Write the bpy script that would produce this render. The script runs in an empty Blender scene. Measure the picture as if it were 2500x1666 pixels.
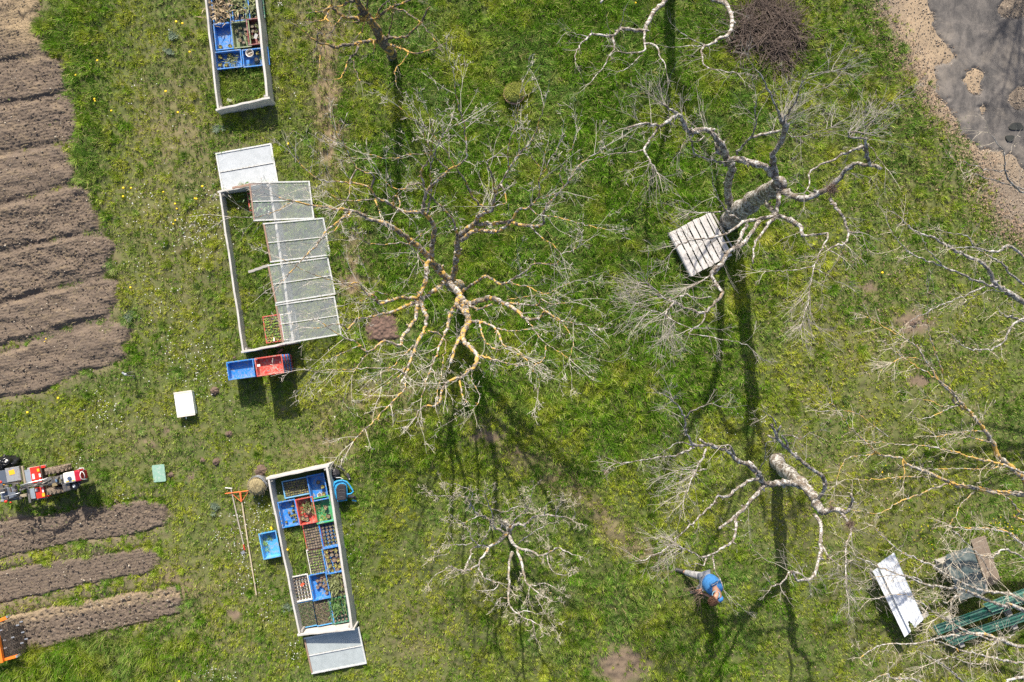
import bpy, bmesh, math, random
import numpy as np
from mathutils import Vector, Matrix, Quaternion

# ------------------------------------------------------------------ camera, light, exposure
H = 17.8            # camera height in metres
F = 1850.0          # focal length in pixels of the 2500 px wide photograph
EL = math.radians(37.5)
AZ = math.radians(8.5)          # shadows fall to -y, turned this much towards +x
scene = bpy.context.scene
cam_d = bpy.data.cameras.new("camera"); cam = bpy.data.objects.new("camera", cam_d)
scene.collection.objects.link(cam); scene.camera = cam
cam.location = (0, 0, H); cam.rotation_euler = (0, 0, 0)
cam_d.sensor_width = 36; cam_d.lens = 36 * F / 2500; cam_d.clip_start = .1; cam_d.clip_end = 600
world = bpy.data.worlds.new("World"); scene.world = world; world.use_nodes = True
wn = world.node_tree.nodes; wl = world.node_tree.links
bg = wn.get("Background") or wn.new("ShaderNodeBackground")
sky = wn.new("ShaderNodeTexSky"); sky.sky_type = 'NISHITA'; sky.sun_disc = False
sky.sun_elevation = EL; sky.sun_rotation = -AZ
sky.air_density = 1.0; sky.dust_density = 2.5
wl.new(sky.outputs[0], bg.inputs[0]); bg.inputs[1].default_value = 0.105
sun_d = bpy.data.lights.new("sun", 'SUN'); sun_d.energy = 5.0; sun_d.angle = math.radians(.6)
sun_d.color = (1, .935, .82)
sun = bpy.data.objects.new("sun", sun_d); scene.collection.objects.link(sun)
sd = Vector((-math.sin(AZ) * math.cos(EL), math.cos(AZ) * math.cos(EL), math.sin(EL)))
sun.rotation_euler = sd.to_track_quat('Z', 'Y').to_euler(); sun.location = (0, 10, 20)
scene.view_settings.view_transform = 'Standard'; scene.view_settings.look = 'None'
scene.view_settings.exposure = 0.66; scene.view_settings.gamma = 1
scene.render.engine = 'CYCLES'
scene.cycles.max_bounces = 6; scene.cycles.transparent_max_bounces = 12
scene.cycles.use_denoising = False

COL = scene.collection
rng = random.Random(7)
nr = np.random.RandomState(11)

def W(px, py, z=0.0):
    k = (H - z) / F
    return Vector(((px - 1250) * k, (833 - py) * k, z))
def ZC(ox, oy, s):
    return lambda X, Y, z=0.0: W(ox + X / s, oy + Y / s, z)

# ------------------------------------------------------------------ tagging
def tag(o, label=None, cat=None, group=None, kind=None):
    if label: o['label'] = label
    if cat: o['category'] = cat
    if group: o['group'] = group
    if kind: o['kind'] = kind
    return o
def empty(name, loc, rz=0, label=None, cat=None, group=None):
    o = bpy.data.objects.new(name, None); COL.objects.link(o)
    o.location = loc; o.rotation_euler = (0, 0, rz); o.empty_display_size = .1
    return tag(o, label, cat, group)
def copy_tree(o, parent=None):
    c = o.copy(); COL.objects.link(c); c.parent = parent
    for ch in list(o.children):
        copy_tree(ch, c)
    return c

class MB:
    def __init__(s): s.v = []; s.f = []; s.m = []
    def add(s, vs, fs, mi=0):
        n = len(s.v); s.v += [tuple(v) for v in vs]
        s.f += [tuple(i + n for i in f) for f in fs]; s.m += [mi] * len(fs)
        return s
    def box(s, c, size, rz=0, mi=0, M=None):
        x, y, z = size[0] / 2, size[1] / 2, size[2] / 2
        vs = [Vector((a * x, b * y, d * z)) for d in (-1, 1) for b in (-1, 1) for a in (-1, 1)]
        R = M if M is not None else Matrix.Rotation(rz, 3, 'Z')
        c = Vector(c)
        return s.add([R @ v + c for v in vs], [(0, 2, 3, 1), (4, 5, 7, 6), (0, 1, 5, 4), (2, 6, 7, 3), (0, 4, 6, 2), (1, 3, 7, 5)], mi)
    def prism(s, poly, z0, z1, mi=0):
        n = len(poly)
        vs = [(p[0], p[1], z0) for p in poly] + [(p[0], p[1], z1) for p in poly]
        fs = [tuple(range(n - 1, -1, -1)), tuple(range(n, 2 * n))] + [(i, (i + 1) % n, (i + 1) % n + n, i + n) for i in range(n)]
        return s.add(vs, fs, mi)
    def tube(s, pts, rad, sides=8, mi=0, cap=True):
        pts = [Vector(p) for p in pts]
        n = len(pts)
        if not hasattr(rad, '__len__'): rad = [rad] * n
        vs = []; prev = None
        for i, p in enumerate(pts):
            t = (pts[min(i + 1, n - 1)] - pts[max(i - 1, 0)])
            if t.length < 1e-9: t = Vector((0, 0, 1))
            t.normalize()
            if prev is None:
                a = t.orthogonal().normalized()
            else:
                a = prev - t * prev.dot(t)
                if a.length < 1e-6: a = t.orthogonal()
                a.normalize()
            prev = a; b = t.cross(a)
            for k in range(sides):
                an = 2 * math.pi * k / sides
                vs.append(p + (a * math.cos(an) + b * math.sin(an)) * rad[i])
        fs = [(i * sides + k, i * sides + (k + 1) % sides, (i + 1) * sides + (k + 1) % sides, (i + 1) * sides + k) for i in range(n - 1) for k in range(sides)]
        if cap and sides > 2:
            fs.append(tuple(range(sides - 1, -1, -1))); fs.append(tuple((n - 1) * sides + k for k in range(sides)))
        return s.add(vs, fs, mi)
    def lathe(s, prof, c=(0, 0, 0), sides=20, mi=0, rx=1, ry=1):
        vs = []
        for r, z in prof:
            for k in range(sides):
                an = 2 * math.pi * k / sides
                vs.append((c[0] + r * rx * math.cos(an), c[1] + r * ry * math.sin(an), c[2] + z))
        n = len(prof)
        fs = [(i * sides + k, i * sides + (k + 1) % sides, (i + 1) * sides + (k + 1) % sides, (i + 1) * sides + k) for i in range(n - 1) for k in range(sides)]
        fs.append(tuple(range(sides - 1, -1, -1))); fs.append(tuple((n - 1) * sides + k for k in range(sides)))
        return s.add(vs, fs, mi)
    def leaf(s, p, d, up, L, w, mi=0):
        d = Vector(d).normalized(); sd_ = d.cross(Vector(up))
        if sd_.length < 1e-5: sd_ = d.orthogonal()
        sd_.normalize(); p = Vector(p); nrm = sd_.cross(d)
        m = p + d * L * .55 + nrm * L * .12
        return s.add([p, m - sd_ * w / 2, p + d * L - nrm * L * .05, m + sd_ * w / 2], [(0, 1, 2, 3)], mi)
    def build(s, name, mats, parent=None, smooth=False, bevel=0, label=None):
        me = bpy.data.meshes.new(name)
        me.from_pydata(s.v, [], s.f)
        if not isinstance(mats, (list, tuple)): mats = [mats]
        for m in mats: me.materials.append(m)
        if len(mats) > 1: me.polygons.foreach_set('material_index', s.m)
        if smooth: me.polygons.foreach_set('use_smooth', [True] * len(s.f))
        me.update()
        o = bpy.data.objects.new(name, me); COL.objects.link(o)
        if parent: o.parent = parent
        if bevel:
            b = o.modifiers.new('bevel', 'BEVEL'); b.width = bevel; b.segments = 2; b.limit_method = 'ANGLE'
        if label: o['label'] = label
        return o

# ------------------------------------------------------------------ materials
def ramp(nt, fac, stops):
    r = nt.nodes.new('ShaderNodeValToRGB'); e = r.color_ramp.elements
    while len(e) < len(stops): e.new(.5)
    for i, (p, c) in enumerate(stops):
        e[i].position = p; e[i].color = (*c, 1) if len(c) == 3 else c
    nt.links.new(fac, r.inputs[0]); return r.outputs[0]
def noise(nt, vec, scale, detail=4, rough=.6, dist=0):
    n = nt.nodes.new('ShaderNodeTexNoise'); n.inputs['Scale'].default_value = scale
    n.inputs['Detail'].default_value = detail; n.inputs['Roughness'].default_value = rough
    n.inputs['Distortion'].default_value = dist
    nt.links.new(vec, n.inputs['Vector']); return n.outputs['Fac']
def mixc(nt, f, a, b, mode='MIX'):
    m = nt.nodes.new('ShaderNodeMix'); m.data_type = 'RGBA'; m.blend_type = mode
    for sock, val in ((m.inputs[0], f), (m.inputs[6], a), (m.inputs[7], b)):
        if hasattr(val, 'is_linked'): nt.links.new(val, sock)
        elif isinstance(val, (int, float)): sock.default_value = val
        else: sock.default_value = (*val, 1)
    return m.outputs[2]
def mapping(nt, vec, scale):
    m = nt.nodes.new('ShaderNodeMapping'); m.inputs['Scale'].default_value = scale
    nt.links.new(vec, m.inputs['Vector']); return m.outputs[0]
def start(name):
    m = bpy.data.materials.new(name); m.use_nodes = True; nt = m.node_tree
    p = nt.nodes['Principled BSDF']; tc = nt.nodes.new('ShaderNodeTexCoord')
    geo = nt.nodes.new('ShaderNodeNewGeometry')
    return m, nt, p, tc, geo
def bump(nt, p, h, strength=.3, dist=.01):
    b = nt.nodes.new('ShaderNodeBump'); b.inputs['Strength'].default_value = strength
    b.inputs['Distance'].default_value = dist
    nt.links.new(h, b.inputs['Height']); nt.links.new(b.outputs[0], p.inputs['Normal'])
MC = {}
def mat(name, col, rough=.6, metal=0, var=.25, dirt=None, dirt_amt=.35, scale=9, bmp=.15, spec=.5):
    if name in MC: return MC[name]
    m, nt, p, tc, geo = start(name)
    v = geo.outputs['Position']
    n1 = noise(nt, v, scale, 6, .65); n2 = noise(nt, v, scale * 6, 3, .6)
    c = mixc(nt, n1, tuple(x * (1 - var) for x in col), tuple(min(1, x * (1 + var)) for x in col))
    if dirt:
        lo = .62 - dirt_amt * .35
        f = ramp(nt, noise(nt, v, scale * 1.7, 8, .75, .6), [(lo, (0, 0, 0)), (lo + .16, (1, 1, 1))])
        c = mixc(nt, f, c, dirt)
    nt.links.new(c, p.inputs['Base Color'])
    p.inputs['Roughness'].default_value = rough; p.inputs['Metallic'].default_value = metal
    p.inputs['Specular IOR Level'].default_value = spec
    if bmp: bump(nt, p, n2, bmp, .004)
    MC[name] = m; return m
def wood(name, a, b, grain=(2, 40, 40), rough=.8):
    if name in MC: return MC[name]
    m, nt, p, tc, geo = start(name)
    v = mapping(nt, tc.outputs['Object'], grain)
    n = noise(nt, v, 1.6, 6, .7, .4); n2 = noise(nt, tc.outputs['Object'], 3.5, 6, .7)
    c = mixc(nt, ramp(nt, n, [(.3, (0, 0, 0)), (.7, (1, 1, 1))]), a, b)
    c = mixc(nt, ramp(nt, n2, [(.5, (0, 0, 0)), (.75, (.6, .6, .6))]), c, tuple(x * .45 for x in a))
    nt.links.new(c, p.inputs['Base Color']); p.inputs['Roughness'].default_value = rough
    bump(nt, p, n, .4, .004)
    MC[name] = m; return m
def glass(name, haze, tint=(.85, .9, .88), hazecol=(.62, .65, .66)):
    m, nt, p, tc, geo = start(name)
    nt.nodes.remove(p); out = nt.nodes['Material Output']
    tr = nt.nodes.new('ShaderNodeBsdfTransparent'); tr.inputs[0].default_value = (*tint, 1)
    df = nt.nodes.new('ShaderNodeBsdfDiffuse'); gl = nt.nodes.new('ShaderNodeBsdfGlossy'); gl.inputs['Roughness'].default_value = .08
    n = noise(nt, tc.outputs['Object'], 5, 8, .75, .7)
    f = ramp(nt, n, [(.25, (haze * .75,) * 3), (.75, (min(1, haze * 1.3),) * 3)])
    dc = mixc(nt, noise(nt, tc.outputs['Object'], 7, 6, .7), hazecol, tuple(x * .72 for x in hazecol))
    nt.links.new(dc, df.inputs[0])
    m1 = nt.nodes.new('ShaderNodeMixShader'); nt.links.new(f, m1.inputs[0]); nt.links.new(tr.outputs[0], m1.inputs[1]); nt.links.new(df.outputs[0], m1.inputs[2])
    fr = nt.nodes.new('ShaderNodeFresnel'); fr.inputs[0].default_value = 1.5
    sb = nt.nodes.new('ShaderNodeMath'); sb.operation = 'SUBTRACT'; sb.use_clamp = True; nt.links.new(fr.outputs[0], sb.inputs[0]); nt.links.new(geo.outputs['Backfacing'], sb.inputs[1])
    m2 = nt.nodes.new('ShaderNodeMixShader'); nt.links.new(sb.outputs[0], m2.inputs[0]); nt.links.new(m1.outputs[0], m2.inputs[1]); nt.links.new(gl.outputs[0], m2.inputs[2])
    nt.links.new(m2.outputs[0], out.inputs[0]); MC[name] = m; return m

def bark(name, orange, white, dark=(.085, .068, .052), orange_scale=4.5):
    m, nt, p, tc, geo = start(name)
    v = geo.outputs['Position']
    base = mixc(nt, ramp(nt, noise(nt, v, 18, 6, .75), [(.4, (0, 0, 0)), (.6, (1, 1, 1))]), tuple(x * .7 for x in dark), tuple(x * 2.6 for x in dark))
    lw = 1 - white
    w = ramp(nt, noise(nt, v, 9.5, 8, .85, .5), [(.455 + lw * .2, (0, 0, 0)), (.50 + lw * .2, (1, 1, 1))])
    c = mixc(nt, w, base, mixc(nt, noise(nt, v, 30, 3), (.34, .32, .295), (.64, .62, .60)))
    lo = .70 - orange * .235
    o = ramp(nt, noise(nt, v, orange_scale, 7, .72, .5), [(lo, (0, 0, 0)), (lo + .05, (1, 1, 1))])
    oc = mixc(nt, noise(nt, v, 40, 3), (.62, .33, .035), (.40, .30, .11))
    c = mixc(nt, o, c, oc)
    nt.links.new(c, p.inputs['Base Color']); p.inputs['Roughness'].default_value = .9
    bump(nt, p, noise(nt, v, 45, 5, .7), .8, .012)
    MC[name] = m; return m
# ------------------------------------------------------------------ numeric noise
_T = nr.rand(256, 256)
def vnoise(x, y, s=0):
    x = x + s * 17.31; y = y + s * 9.77
    ix = np.floor(x).astype(np.int64); iy = np.floor(y).astype(np.int64)
    fx = x - ix; fy = y - iy
    fx = fx * fx * (3 - 2 * fx); fy = fy * fy * (3 - 2 * fy)
    a = _T[ix & 255, iy & 255]; b = _T[(ix + 1) & 255, iy & 255]
    c = _T[ix & 255, (iy + 1) & 255]; d = _T[(ix + 1) & 255, (iy + 1) & 255]
    return (a * (1 - fx) + b * fx) * (1 - fy) + (c * (1 - fx) + d * fx) * fy
def fbm(x, y, s=0, o=4, g=.55):
    r = 0; a = 1; t = 0
    for i in range(o):
        r = r + a * vnoise(x * 2 ** i * 1.03, y * 2 ** i * 1.03, s + i * 3.1); t += a; a *= g
    return r / t
def inpoly(x, y, poly):
    r = np.zeros(x.shape, bool); n = len(poly)
    for i in range(n):
        x1, y1 = poly[i]; x2, y2 = poly[(i + 1) % n]
        if y1 == y2: continue
        c = ((y1 > y) != (y2 > y)) & (x < (x2 - x1) * (y - y1) / (y2 - y1) + x1)
        r ^= c
    return r
def blur(a, r):
    k = np.exp(-.5 * (np.arange(-int(3 * r) - 1, int(3 * r) + 2) / r) ** 2); k /= k.sum(); n = len(k) // 2
    for ax in (0, 1):
        p = np.pad(a, [(n, n) if i == ax else (0, 0) for i in (0, 1)], mode='edge'); o = np.zeros_like(a)
        for i, kk in enumerate(k):
            sl = [slice(None)] * 2; sl[ax] = slice(i, i + a.shape[ax]); o += kk * p[tuple(sl)]
        a = o
    return a
ST = 4; PX0, PX1, PY0, PY1 = -400, 2900, -400, 2100
gx = np.arange(PX0, PX1 + 1, ST).astype(float); gy = np.arange(PY0, PY1 + 1, ST).astype(float)
GX, GY = np.meshgrid(gx, gy)          # [row=y, col=x]
def sample(A, x, y):
    u = np.clip((x - PX0) / ST, 0, A.shape[1] - 1.001); v = np.clip((y - PY0) / ST, 0, A.shape[0] - 1.001)
    i = u.astype(int); j = v.astype(int); fu = u - i; fv = v - j
    return (A[j, i] * (1 - fu) + A[j, i + 1] * fu) * (1 - fv) + (A[j + 1, i] * (1 - fu) + A[j + 1, i + 1] * fu) * fv
wx = GX + (fbm(GX / 28, GY / 28, 1) - .5) * 50 + (vnoise(GX / 8, GY / 8, 2) - .5) * 9
wy = GY + (fbm(GX / 28, GY / 28, 5) - .5) * 20 + (vnoise(GX / 8, GY / 8, 7) - .5) * 7
X0 = -380
BEDS = [
 ('straw', [(X0, 60), (0, 5), (80, -10), (85, 60), (100, 125), (0, 146), (X0, 200)]),
 ('seedlings', [(X0, 215), (0, 158), (95, 140), (140, 150), (160, 222), (0, 253), (X0, 315)]),
 ('seedlings', [(X0, 325), (0, 264), (160, 236), (190, 260), (190, 332), (0, 368), (X0, 430)]),
 ('bare', [(X0, 445), (0, 384), (160, 356), (168, 400), (178, 440), (0, 492), (X0, 560)]),
 ('clods', [(X0, 570), (0, 510), (190, 458), (225, 480), (235, 560), (0, 606), (X0, 670)]),
 ('clods', [(X0, 685), (0, 626), (230, 572), (262, 590), (262, 660), (0, 733), (X0, 800)]),
 ('bare', [(X0, 815), (0, 750), (262, 682), (285, 700), (270, 764), (0, 838), (X0, 920)]),
 ('bare', [(X0, 930), (0, 868), (240, 800), (296, 790), (306, 872), (190, 912), (90, 955), (0, 966), (X0, 1050)]),
 ('clods', [(X0, 1340), (0, 1275), (110, 1262), (200, 1240), (360, 1222), (400, 1225), (410, 1280), (360, 1298), (180, 1325), (0, 1362), (X0, 1430)]),
 ('bare', [(X0, 1460), (0, 1394), (200, 1362), (375, 1335), (386, 1392), (250, 1418), (0, 1470), (X0, 1540)]),
 ('holes', [(X0, 1590), (30, 1505), (150, 1478), (330, 1447), (430, 1430), (444, 1500), (300, 1530), (70, 1590), (0, 1600), (X0, 1680)]),
]
ROAD = [(2262, -400), (2262, 0), (2283, 38), (2272, 62), (2300, 100), (2331, 130), (2320, 150), (2276, 165), (2287, 220), (2318, 248), (2330, 280), (2362, 342), (2400, 362), (2432, 366), (2490, 385), (2505, 430), (2700, 600), (2900, 700), (2900, -400)]
VERGE = [(2100, -400), (2125, 0), (2175, 100), (2216, 160), (2255, 245), (2300, 300), (2358, 356), (2392, 440), (2406, 486), (2445, 553), (2500, 585), (2900, 900), (2900, -400)]
SANDHOLES = [(2379, 196, 24, 34), (2400, 268, 10, 12), (2500, 240, 36, 30), (2480, 20, 40, 25), (2240, 60, 40, 60)]
def gauss(cx, cy, sx, sy, a=0):
    ca, sa = math.cos(a), math.sin(a); dx = GX - cx; dy = GY - cy
    return np.exp(-.5 * (((dx * ca + dy * sa) / sx) ** 2 + ((-dx * sa + dy * ca) / sy) ** 2))
bed_raw = np.zeros(GX.shape)
bed_masks = []
for kind, poly in BEDS:
    m = inpoly(GX + (wx - GX) * 1.1, GY + (wy - GY) * .45 + (vnoise(GX / 5, GY / 5, 9) - .5) * 6, poly).astype(float)
    bed_masks.append(m); bed_raw = np.maximum(bed_raw, m)
verge = inpoly(GX + (wx - GX) * .7, wy, VERGE).astype(float)
vx = GX + (fbm(GX / 14, GY / 14, 31) - .5) * 30 + (vnoise(GX / 5, GY / 5, 36) - .5) * 12
vy = GY + (fbm(GX / 14, GY / 14, 33) - .5) * 30 + (vnoise(GX / 5, GY / 5, 38) - .5) * 12
road_m = inpoly(vx, vy, ROAD).astype(float)
for cx, cy, sx, sy in SANDHOLES[:4]:
    road_m[((vx - cx) / sx) ** 2 + ((vy - cy) / sy) ** 2 < 1.1] = 0
furrow = blur(bed_raw, 6) * (1 - bed_raw)
# bare soil spots in the turf
patch = inpoly(wx * .25 + GX * .75, wy * .25 + GY * .75, [(905, 768), (960, 765), (974, 828), (900, 836), (893, 800)]).astype(float)
SPOTS = [(1515, 1625, 75, 55), (525, 955, 14, 10), (560, 1060, 14, 8), (528, 1125, 14, 10), (470, 1165, 12, 14), (363, 1085, 16, 10), (560, 1500, 14, 12), (635, 1152, 16, 12),
         (1480, 1150, 10, 8), (2230, 790, 50, 28), (860, 690, 22, 26), (2250, 930, 30, 20), (2120, 700, 30, 12), (70, 1170, 30, 8), (1190, 1065, 50, 16), (400, 1050, 14, 8), (1270, 1100, 20, 10), (30, 1265, 60, 10)]
spot = np.zeros(GX.shape)
for cx, cy, sx, sy in SPOTS:
    spot = np.maximum(spot, np.clip(1.3 - ((wx - cx) / sx) ** 2 - ((wy - cy) / sy) ** 2, 0, 1))
dry = np.zeros(GX.shape)
for g in [(800, 200, 28, 150, .05, .9), (790, 30, 60, 60, 0, .6), (815, 320, 26, 90, -.1, .9), (868, 650, 30, 70, 0, .9), (910, 990, 110, 50, -.3, .75), (800, 1100, 90, 30, 0, .5), (1420, 1210, 150, 20, .66, .75),
          (1540, 1340, 70, 20, .6, .8), (1560, 1550, 120, 60, 0, .2), (1230, 1100, 130, 18, .7, .5), (460, 500, 120, 260, .2, .42), (400, 300, 60, 120, 0, .3), (640, 900, 60, 30, 0, .3), (2120, 850, 200, 180, 0, .28), (2180, 300, 60, 220, -.5, .35),
          (2100, 1250, 240, 120, 0, .3), (1950, 330, 90, 60, 0, .2), (520, 1500, 120, 160, 0, .3), (330, 1080, 120, 60, 0, .3), (1100, 1500, 160, 120, 0, .18), (560, 120, 200, 160, 0, .12), (2300, 1580, 200, 80, 0, .35), (600, 1250, 60, 140, 0, .15), (420, 1430, 25, 30, 0, .9), (320, 1475, 130, 10, -.17, .8), (80, 1490, 60, 14, -.1, .9), (1000, 1560, 60, 60, 0, .3)]:
    dry = dry + g[5] * gauss(*g[:5])
dn = fbm(GX / 34, GY / 34, 41)
dry = np.clip(dry * .8 * (.35 + 1.4 * dn) + np.clip(fbm(GX / 18, GY / 18, 44) - .6, 0, 1) * .9, 0, 1)
lush = np.full(GX.shape, .30)
for g in [(1180, 200, 330, 260, 0, .55), (1500, 420, 260, 330, 0, .5), (1700, 180, 260, 160, 0, .35), (1650, 720, 180, 200, 0, .35), (1300, 950, 260, 110, .2, .4), (150, 1625, 260, 70, -.1, .75), (150, 70, 70, 50, 0, .7), (205, 200, 30, 140, 0, .6), (215, 420, 30, 120, 0, .4), (950, 1060, 120, 60, .2, .4),
          (1050, 520, 150, 120, 0, .3), (1250, 720, 150, 120, 0, .3), (1450, 1540, 200, 110, 0, .25), (1650, 1500, 150, 120, 0, .25), (310, 830, 14, 50, 0, .5), (2200, 380, 60, 140, -.5, .35), (2150, 130, 90, 110, 0, .3), (930, 700, 80, 60, 0, .3), (1620, 1050, 120, 120, 0, .2), (540, 230, 40, 60, 0, .2), (1100, 1160, 200, 60, 0, .2)]:
    lush = lush + g[5] * gauss(*g[:5])
lush = np.clip(lush * (.55 + .9 * fbm(GX / 60, GY / 60, 51)), .08, 1)
in1 = inpoly(GX, GY, [(489, -95), (617, -120), (655, 236), (529, 265)]); in2 = inpoly(GX, GY, [(534, 471), (661, 446), (718, 832), (591, 857)]); in3 = inpoly(GX, GY, [(653, 1172), (801, 1141), (862, 1534), (728, 1548)])
lush = np.where(in1, .75, np.where(in2 | in3, .5, lush)); dry = np.where(in1 | in2 | in3, dry * .3, dry)
up_closed = np.clip(blur(np.maximum.reduce(bed_masks[:8]), 5) * 2.4 - .35, 0, 1) * np.where((GY > 835) , 0.3, 1)
soilish = np.clip(blur(np.maximum.reduce([bed_raw, patch, up_closed * .93]), 1.2), 0, 1)
strip = np.clip(blur(bed_raw, 8) * 2.2, 0, 1) * (1 - bed_raw)      # the lanes between beds
upper = (GY < 1000) & (GX < 300)
strip_bare = np.where(upper, np.where((GY > 820) | (GX > 150), .55, .93), .12)
strip_bare = strip_bare * (.6 + .8 * fbm(GX / 14, GY / 10, 57))
verge_s = blur(verge, 2.5); road_s = blur(road_m, .8)
dens = (1 - soilish) * (1 - np.clip(verge_s * 1.15 - np.clip(blur(1 - verge, 10) * 2.2, 0, 1) * (fbm(GX / 9, GY / 9, 63) > .54) * .9, 0, 1)) * (1 - .88 * np.clip(spot * 1.3, 0, 1)) * (1 - .55 * dry) * (1 - np.clip(strip * strip_bare, 0, 1))
near_verge = blur(verge, 14) * (1 - verge)
dens *= 1 - .5 * np.clip(near_verge * 3 * fbm(GX / 12, GY / 12, 61), 0, 1)
dens = np.clip(dens, 0, 1)

rough_ = (.025 + .10 * lush) * (1 - .9 * np.clip(verge_s, 0, 1)) * (1 - .6 * np.clip(soilish, 0, 1))
def hills(px, py):
    return (fbm(px / 90, py / 90, 71, 3) - .5) * .07 + (fbm(px / 13, py / 13, 74, 3) - .5) * sample(rough_, px, py)
def ground_z(px, py):
    s = sample(soil_dip, px, py)
    return hills(px, py) - s
soil_dip = blur(np.maximum(bed_raw, up_closed), 2) * .10 + blur(road_m, 2) * .05
fine_mask = ((GX > PX0 + 20) & (GX < PX1 - 20) & (GY > PY0 + 20) & (GY < PY1 - 20))

def grid_mesh(name, xs, ys, Z, attrs, m, smooth=True, keep=None):
    """xs, ys in photo pixels at ground level, Z metres [row, col]"""
    k = H / F
    X, Y = np.meshgrid((xs - 1250) * k, (833 - ys) * k)
    nv = X.size; r, c = X.shape
    idx = np.arange(nv).reshape(r, c)
    q = np.stack([idx[1:, :-1], idx[1:, 1:], idx[:-1, 1:], idx[:-1, :-1]], -1)
    if keep is not None: q = q[keep]
    q = q.reshape(-1, 4)
    co = np.stack([X.ravel(), Y.ravel(), Z.ravel()], -1)
    if keep is not None:
        u, inv = np.unique(q.ravel(), return_inverse=True)
        co = co[u]; q = inv.reshape(-1, 4); attrs = {a: v.ravel()[u] for a, v in attrs.items()}
    me = bpy.data.meshes.new(name)
    me.vertices.add(len(co)); me.vertices.foreach_set('co', co.astype(np.float32).ravel())
    me.loops.add(q.size); me.loops.foreach_set('vertex_index', q.astype(np.int32).ravel())
    me.polygons.add(len(q)); me.polygons.foreach_set('loop_start', np.arange(0, q.size, 4, dtype=np.int32))
    me.update(calc_edges=True)
    if smooth: me.polygons.foreach_set('use_smooth', np.ones(len(q), bool))
    for a, v in attrs.items():
        at = me.attributes.new(a, 'FLOAT', 'POINT'); at.data.foreach_set('value', v.astype(np.float32).ravel())
    me.materials.append(m); me.validate()
    o = bpy.data.objects.new(name, me); COL.objects.link(o); return o
def attr(nt, name):
    a = nt.nodes.new('ShaderNodeAttribute'); a.attribute_name = name; return a.outputs['Fac']

def ground_mat():
    m, nt, p, tc, geo = start('ground')
    v = geo.outputs['Position']
    soil = mixc(nt, noise(nt, v, 9, 8, .7), (.12, .085, .06), (.235, .18, .13))
    moss = mixc(nt, noise(nt, v, 14, 6, .7), (.055, .085, .022), (.14, .17, .045))
    c = mixc(nt, ramp(nt, noise(nt, v, 6, 8, .75), [(.50, (0, 0, 0)), (.72, (.8, .8, .8))]), moss, soil)
    c = mixc(nt, attr(nt, 'bare'), c, soil)
    straw = mixc(nt, noise(nt, v, 60, 4, .8), (.30, .22, .13), (.20, .15, .10))
    c = mixc(nt, attr(nt, 'dry'), c, straw)
    sand = mixc(nt, noise(nt, v, 7, 9, .8), (.44, .33, .215), (.27, .205, .145))
    grav = ramp(nt, noise(nt, v, 75, 4, .8), [(.38, (.10, .075, .055)), (.50, (.21, .165, .125)), (.66, (.42, .35, .27))])
    sg = mixc(nt, ramp(nt, noise(nt, v, 1.6, 6, .6), [(.42, (0, 0, 0)), (.56, (1, 1, 1))]), grav, sand)
    c = mixc(nt, attr(nt, 'verge'), c, mixc(nt, attr(nt, 'sand'), grav, sand))
    nt.links.new(c, p.inputs['Base Color']); p.inputs['Roughness'].default_value = .95
    p.inputs['Specular IOR Level'].default_value = .15
    bump(nt, p, noise(nt, v, 70, 5, .75), .8, .012)
    return m
def soil_mat():
    m, nt, p, tc, geo = start('tilled_soil')
    v = geo.outputs['Position']
    c = mixc(nt, noise(nt, v, 2.2, 6, .7), (.125, .096, .074), (.20, .158, .125))
    c = mixc(nt, ramp(nt, noise(nt, v, 38, 5, .8), [(.34, (1, 1, 1)), (.52, (0, 0, 0))]), c, (.10, .072, .052))
    c = mixc(nt, ramp(nt, noise(nt, v, 95, 2, .6), [(.70, (0, 0, 0)), (.74, (1, 1, 1))]), c, (.36, .30, .23))
    st = mixc(nt, noise(nt, mapping(nt, v, (40, 160, 40)), 1, 4, .8), (.42, .32, .20), (.20, .15, .10))
    c = mixc(nt, attr(nt, 'straw'), c, st)
    nt.links.new(c, p.inputs['Base Color']); p.inputs['Roughness'].default_value = .95
    p.inputs['Specular IOR Level'].default_value = .1
    bump(nt, p, noise(nt, v, 60, 6, .75), .9, .015)
    return m
def asphalt_mat():
    m, nt, p, tc, geo = start('asphalt')
    v = geo.outputs['Position']
    c = mixc(nt, ramp(nt, noise(nt, v, 1.7, 9, .78, .6), [(.32, (0, 0, 0)), (.62, (1, 1, 1))]), (.045, .043, .044), (.17, .15, .135))
    c = mixc(nt, ramp(nt, noise(nt, mapping(nt, v, (3.2, 1.1, 1)), 1.6, 6, .7), [(.45, (0, 0, 0)), (.6, (.55, .55, .55))]), c, (.035, .034, .036))
    c = mixc(nt, ramp(nt, noise(nt, v, 130, 3, .8), [(.55, (0, 0, 0)), (.72, (.7, .7, .7))]), c, (.30, .28, .26))
    c = mixc(nt, ramp(nt, noise(nt, v, .8, 7, .72, .8), [(.5, (0, 0, 0)), (.68, (.8, .8, .8))]), c, (.24, .205, .17))
    nt.links.new(c, p.inputs['Base Color']); p.inputs['Roughness'].default_value = .85
    p.inputs['Specular IOR Level'].default_value = .3
    bump(nt, p, noise(nt, v, 130, 4, .8), .5, .005)
    return m

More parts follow.
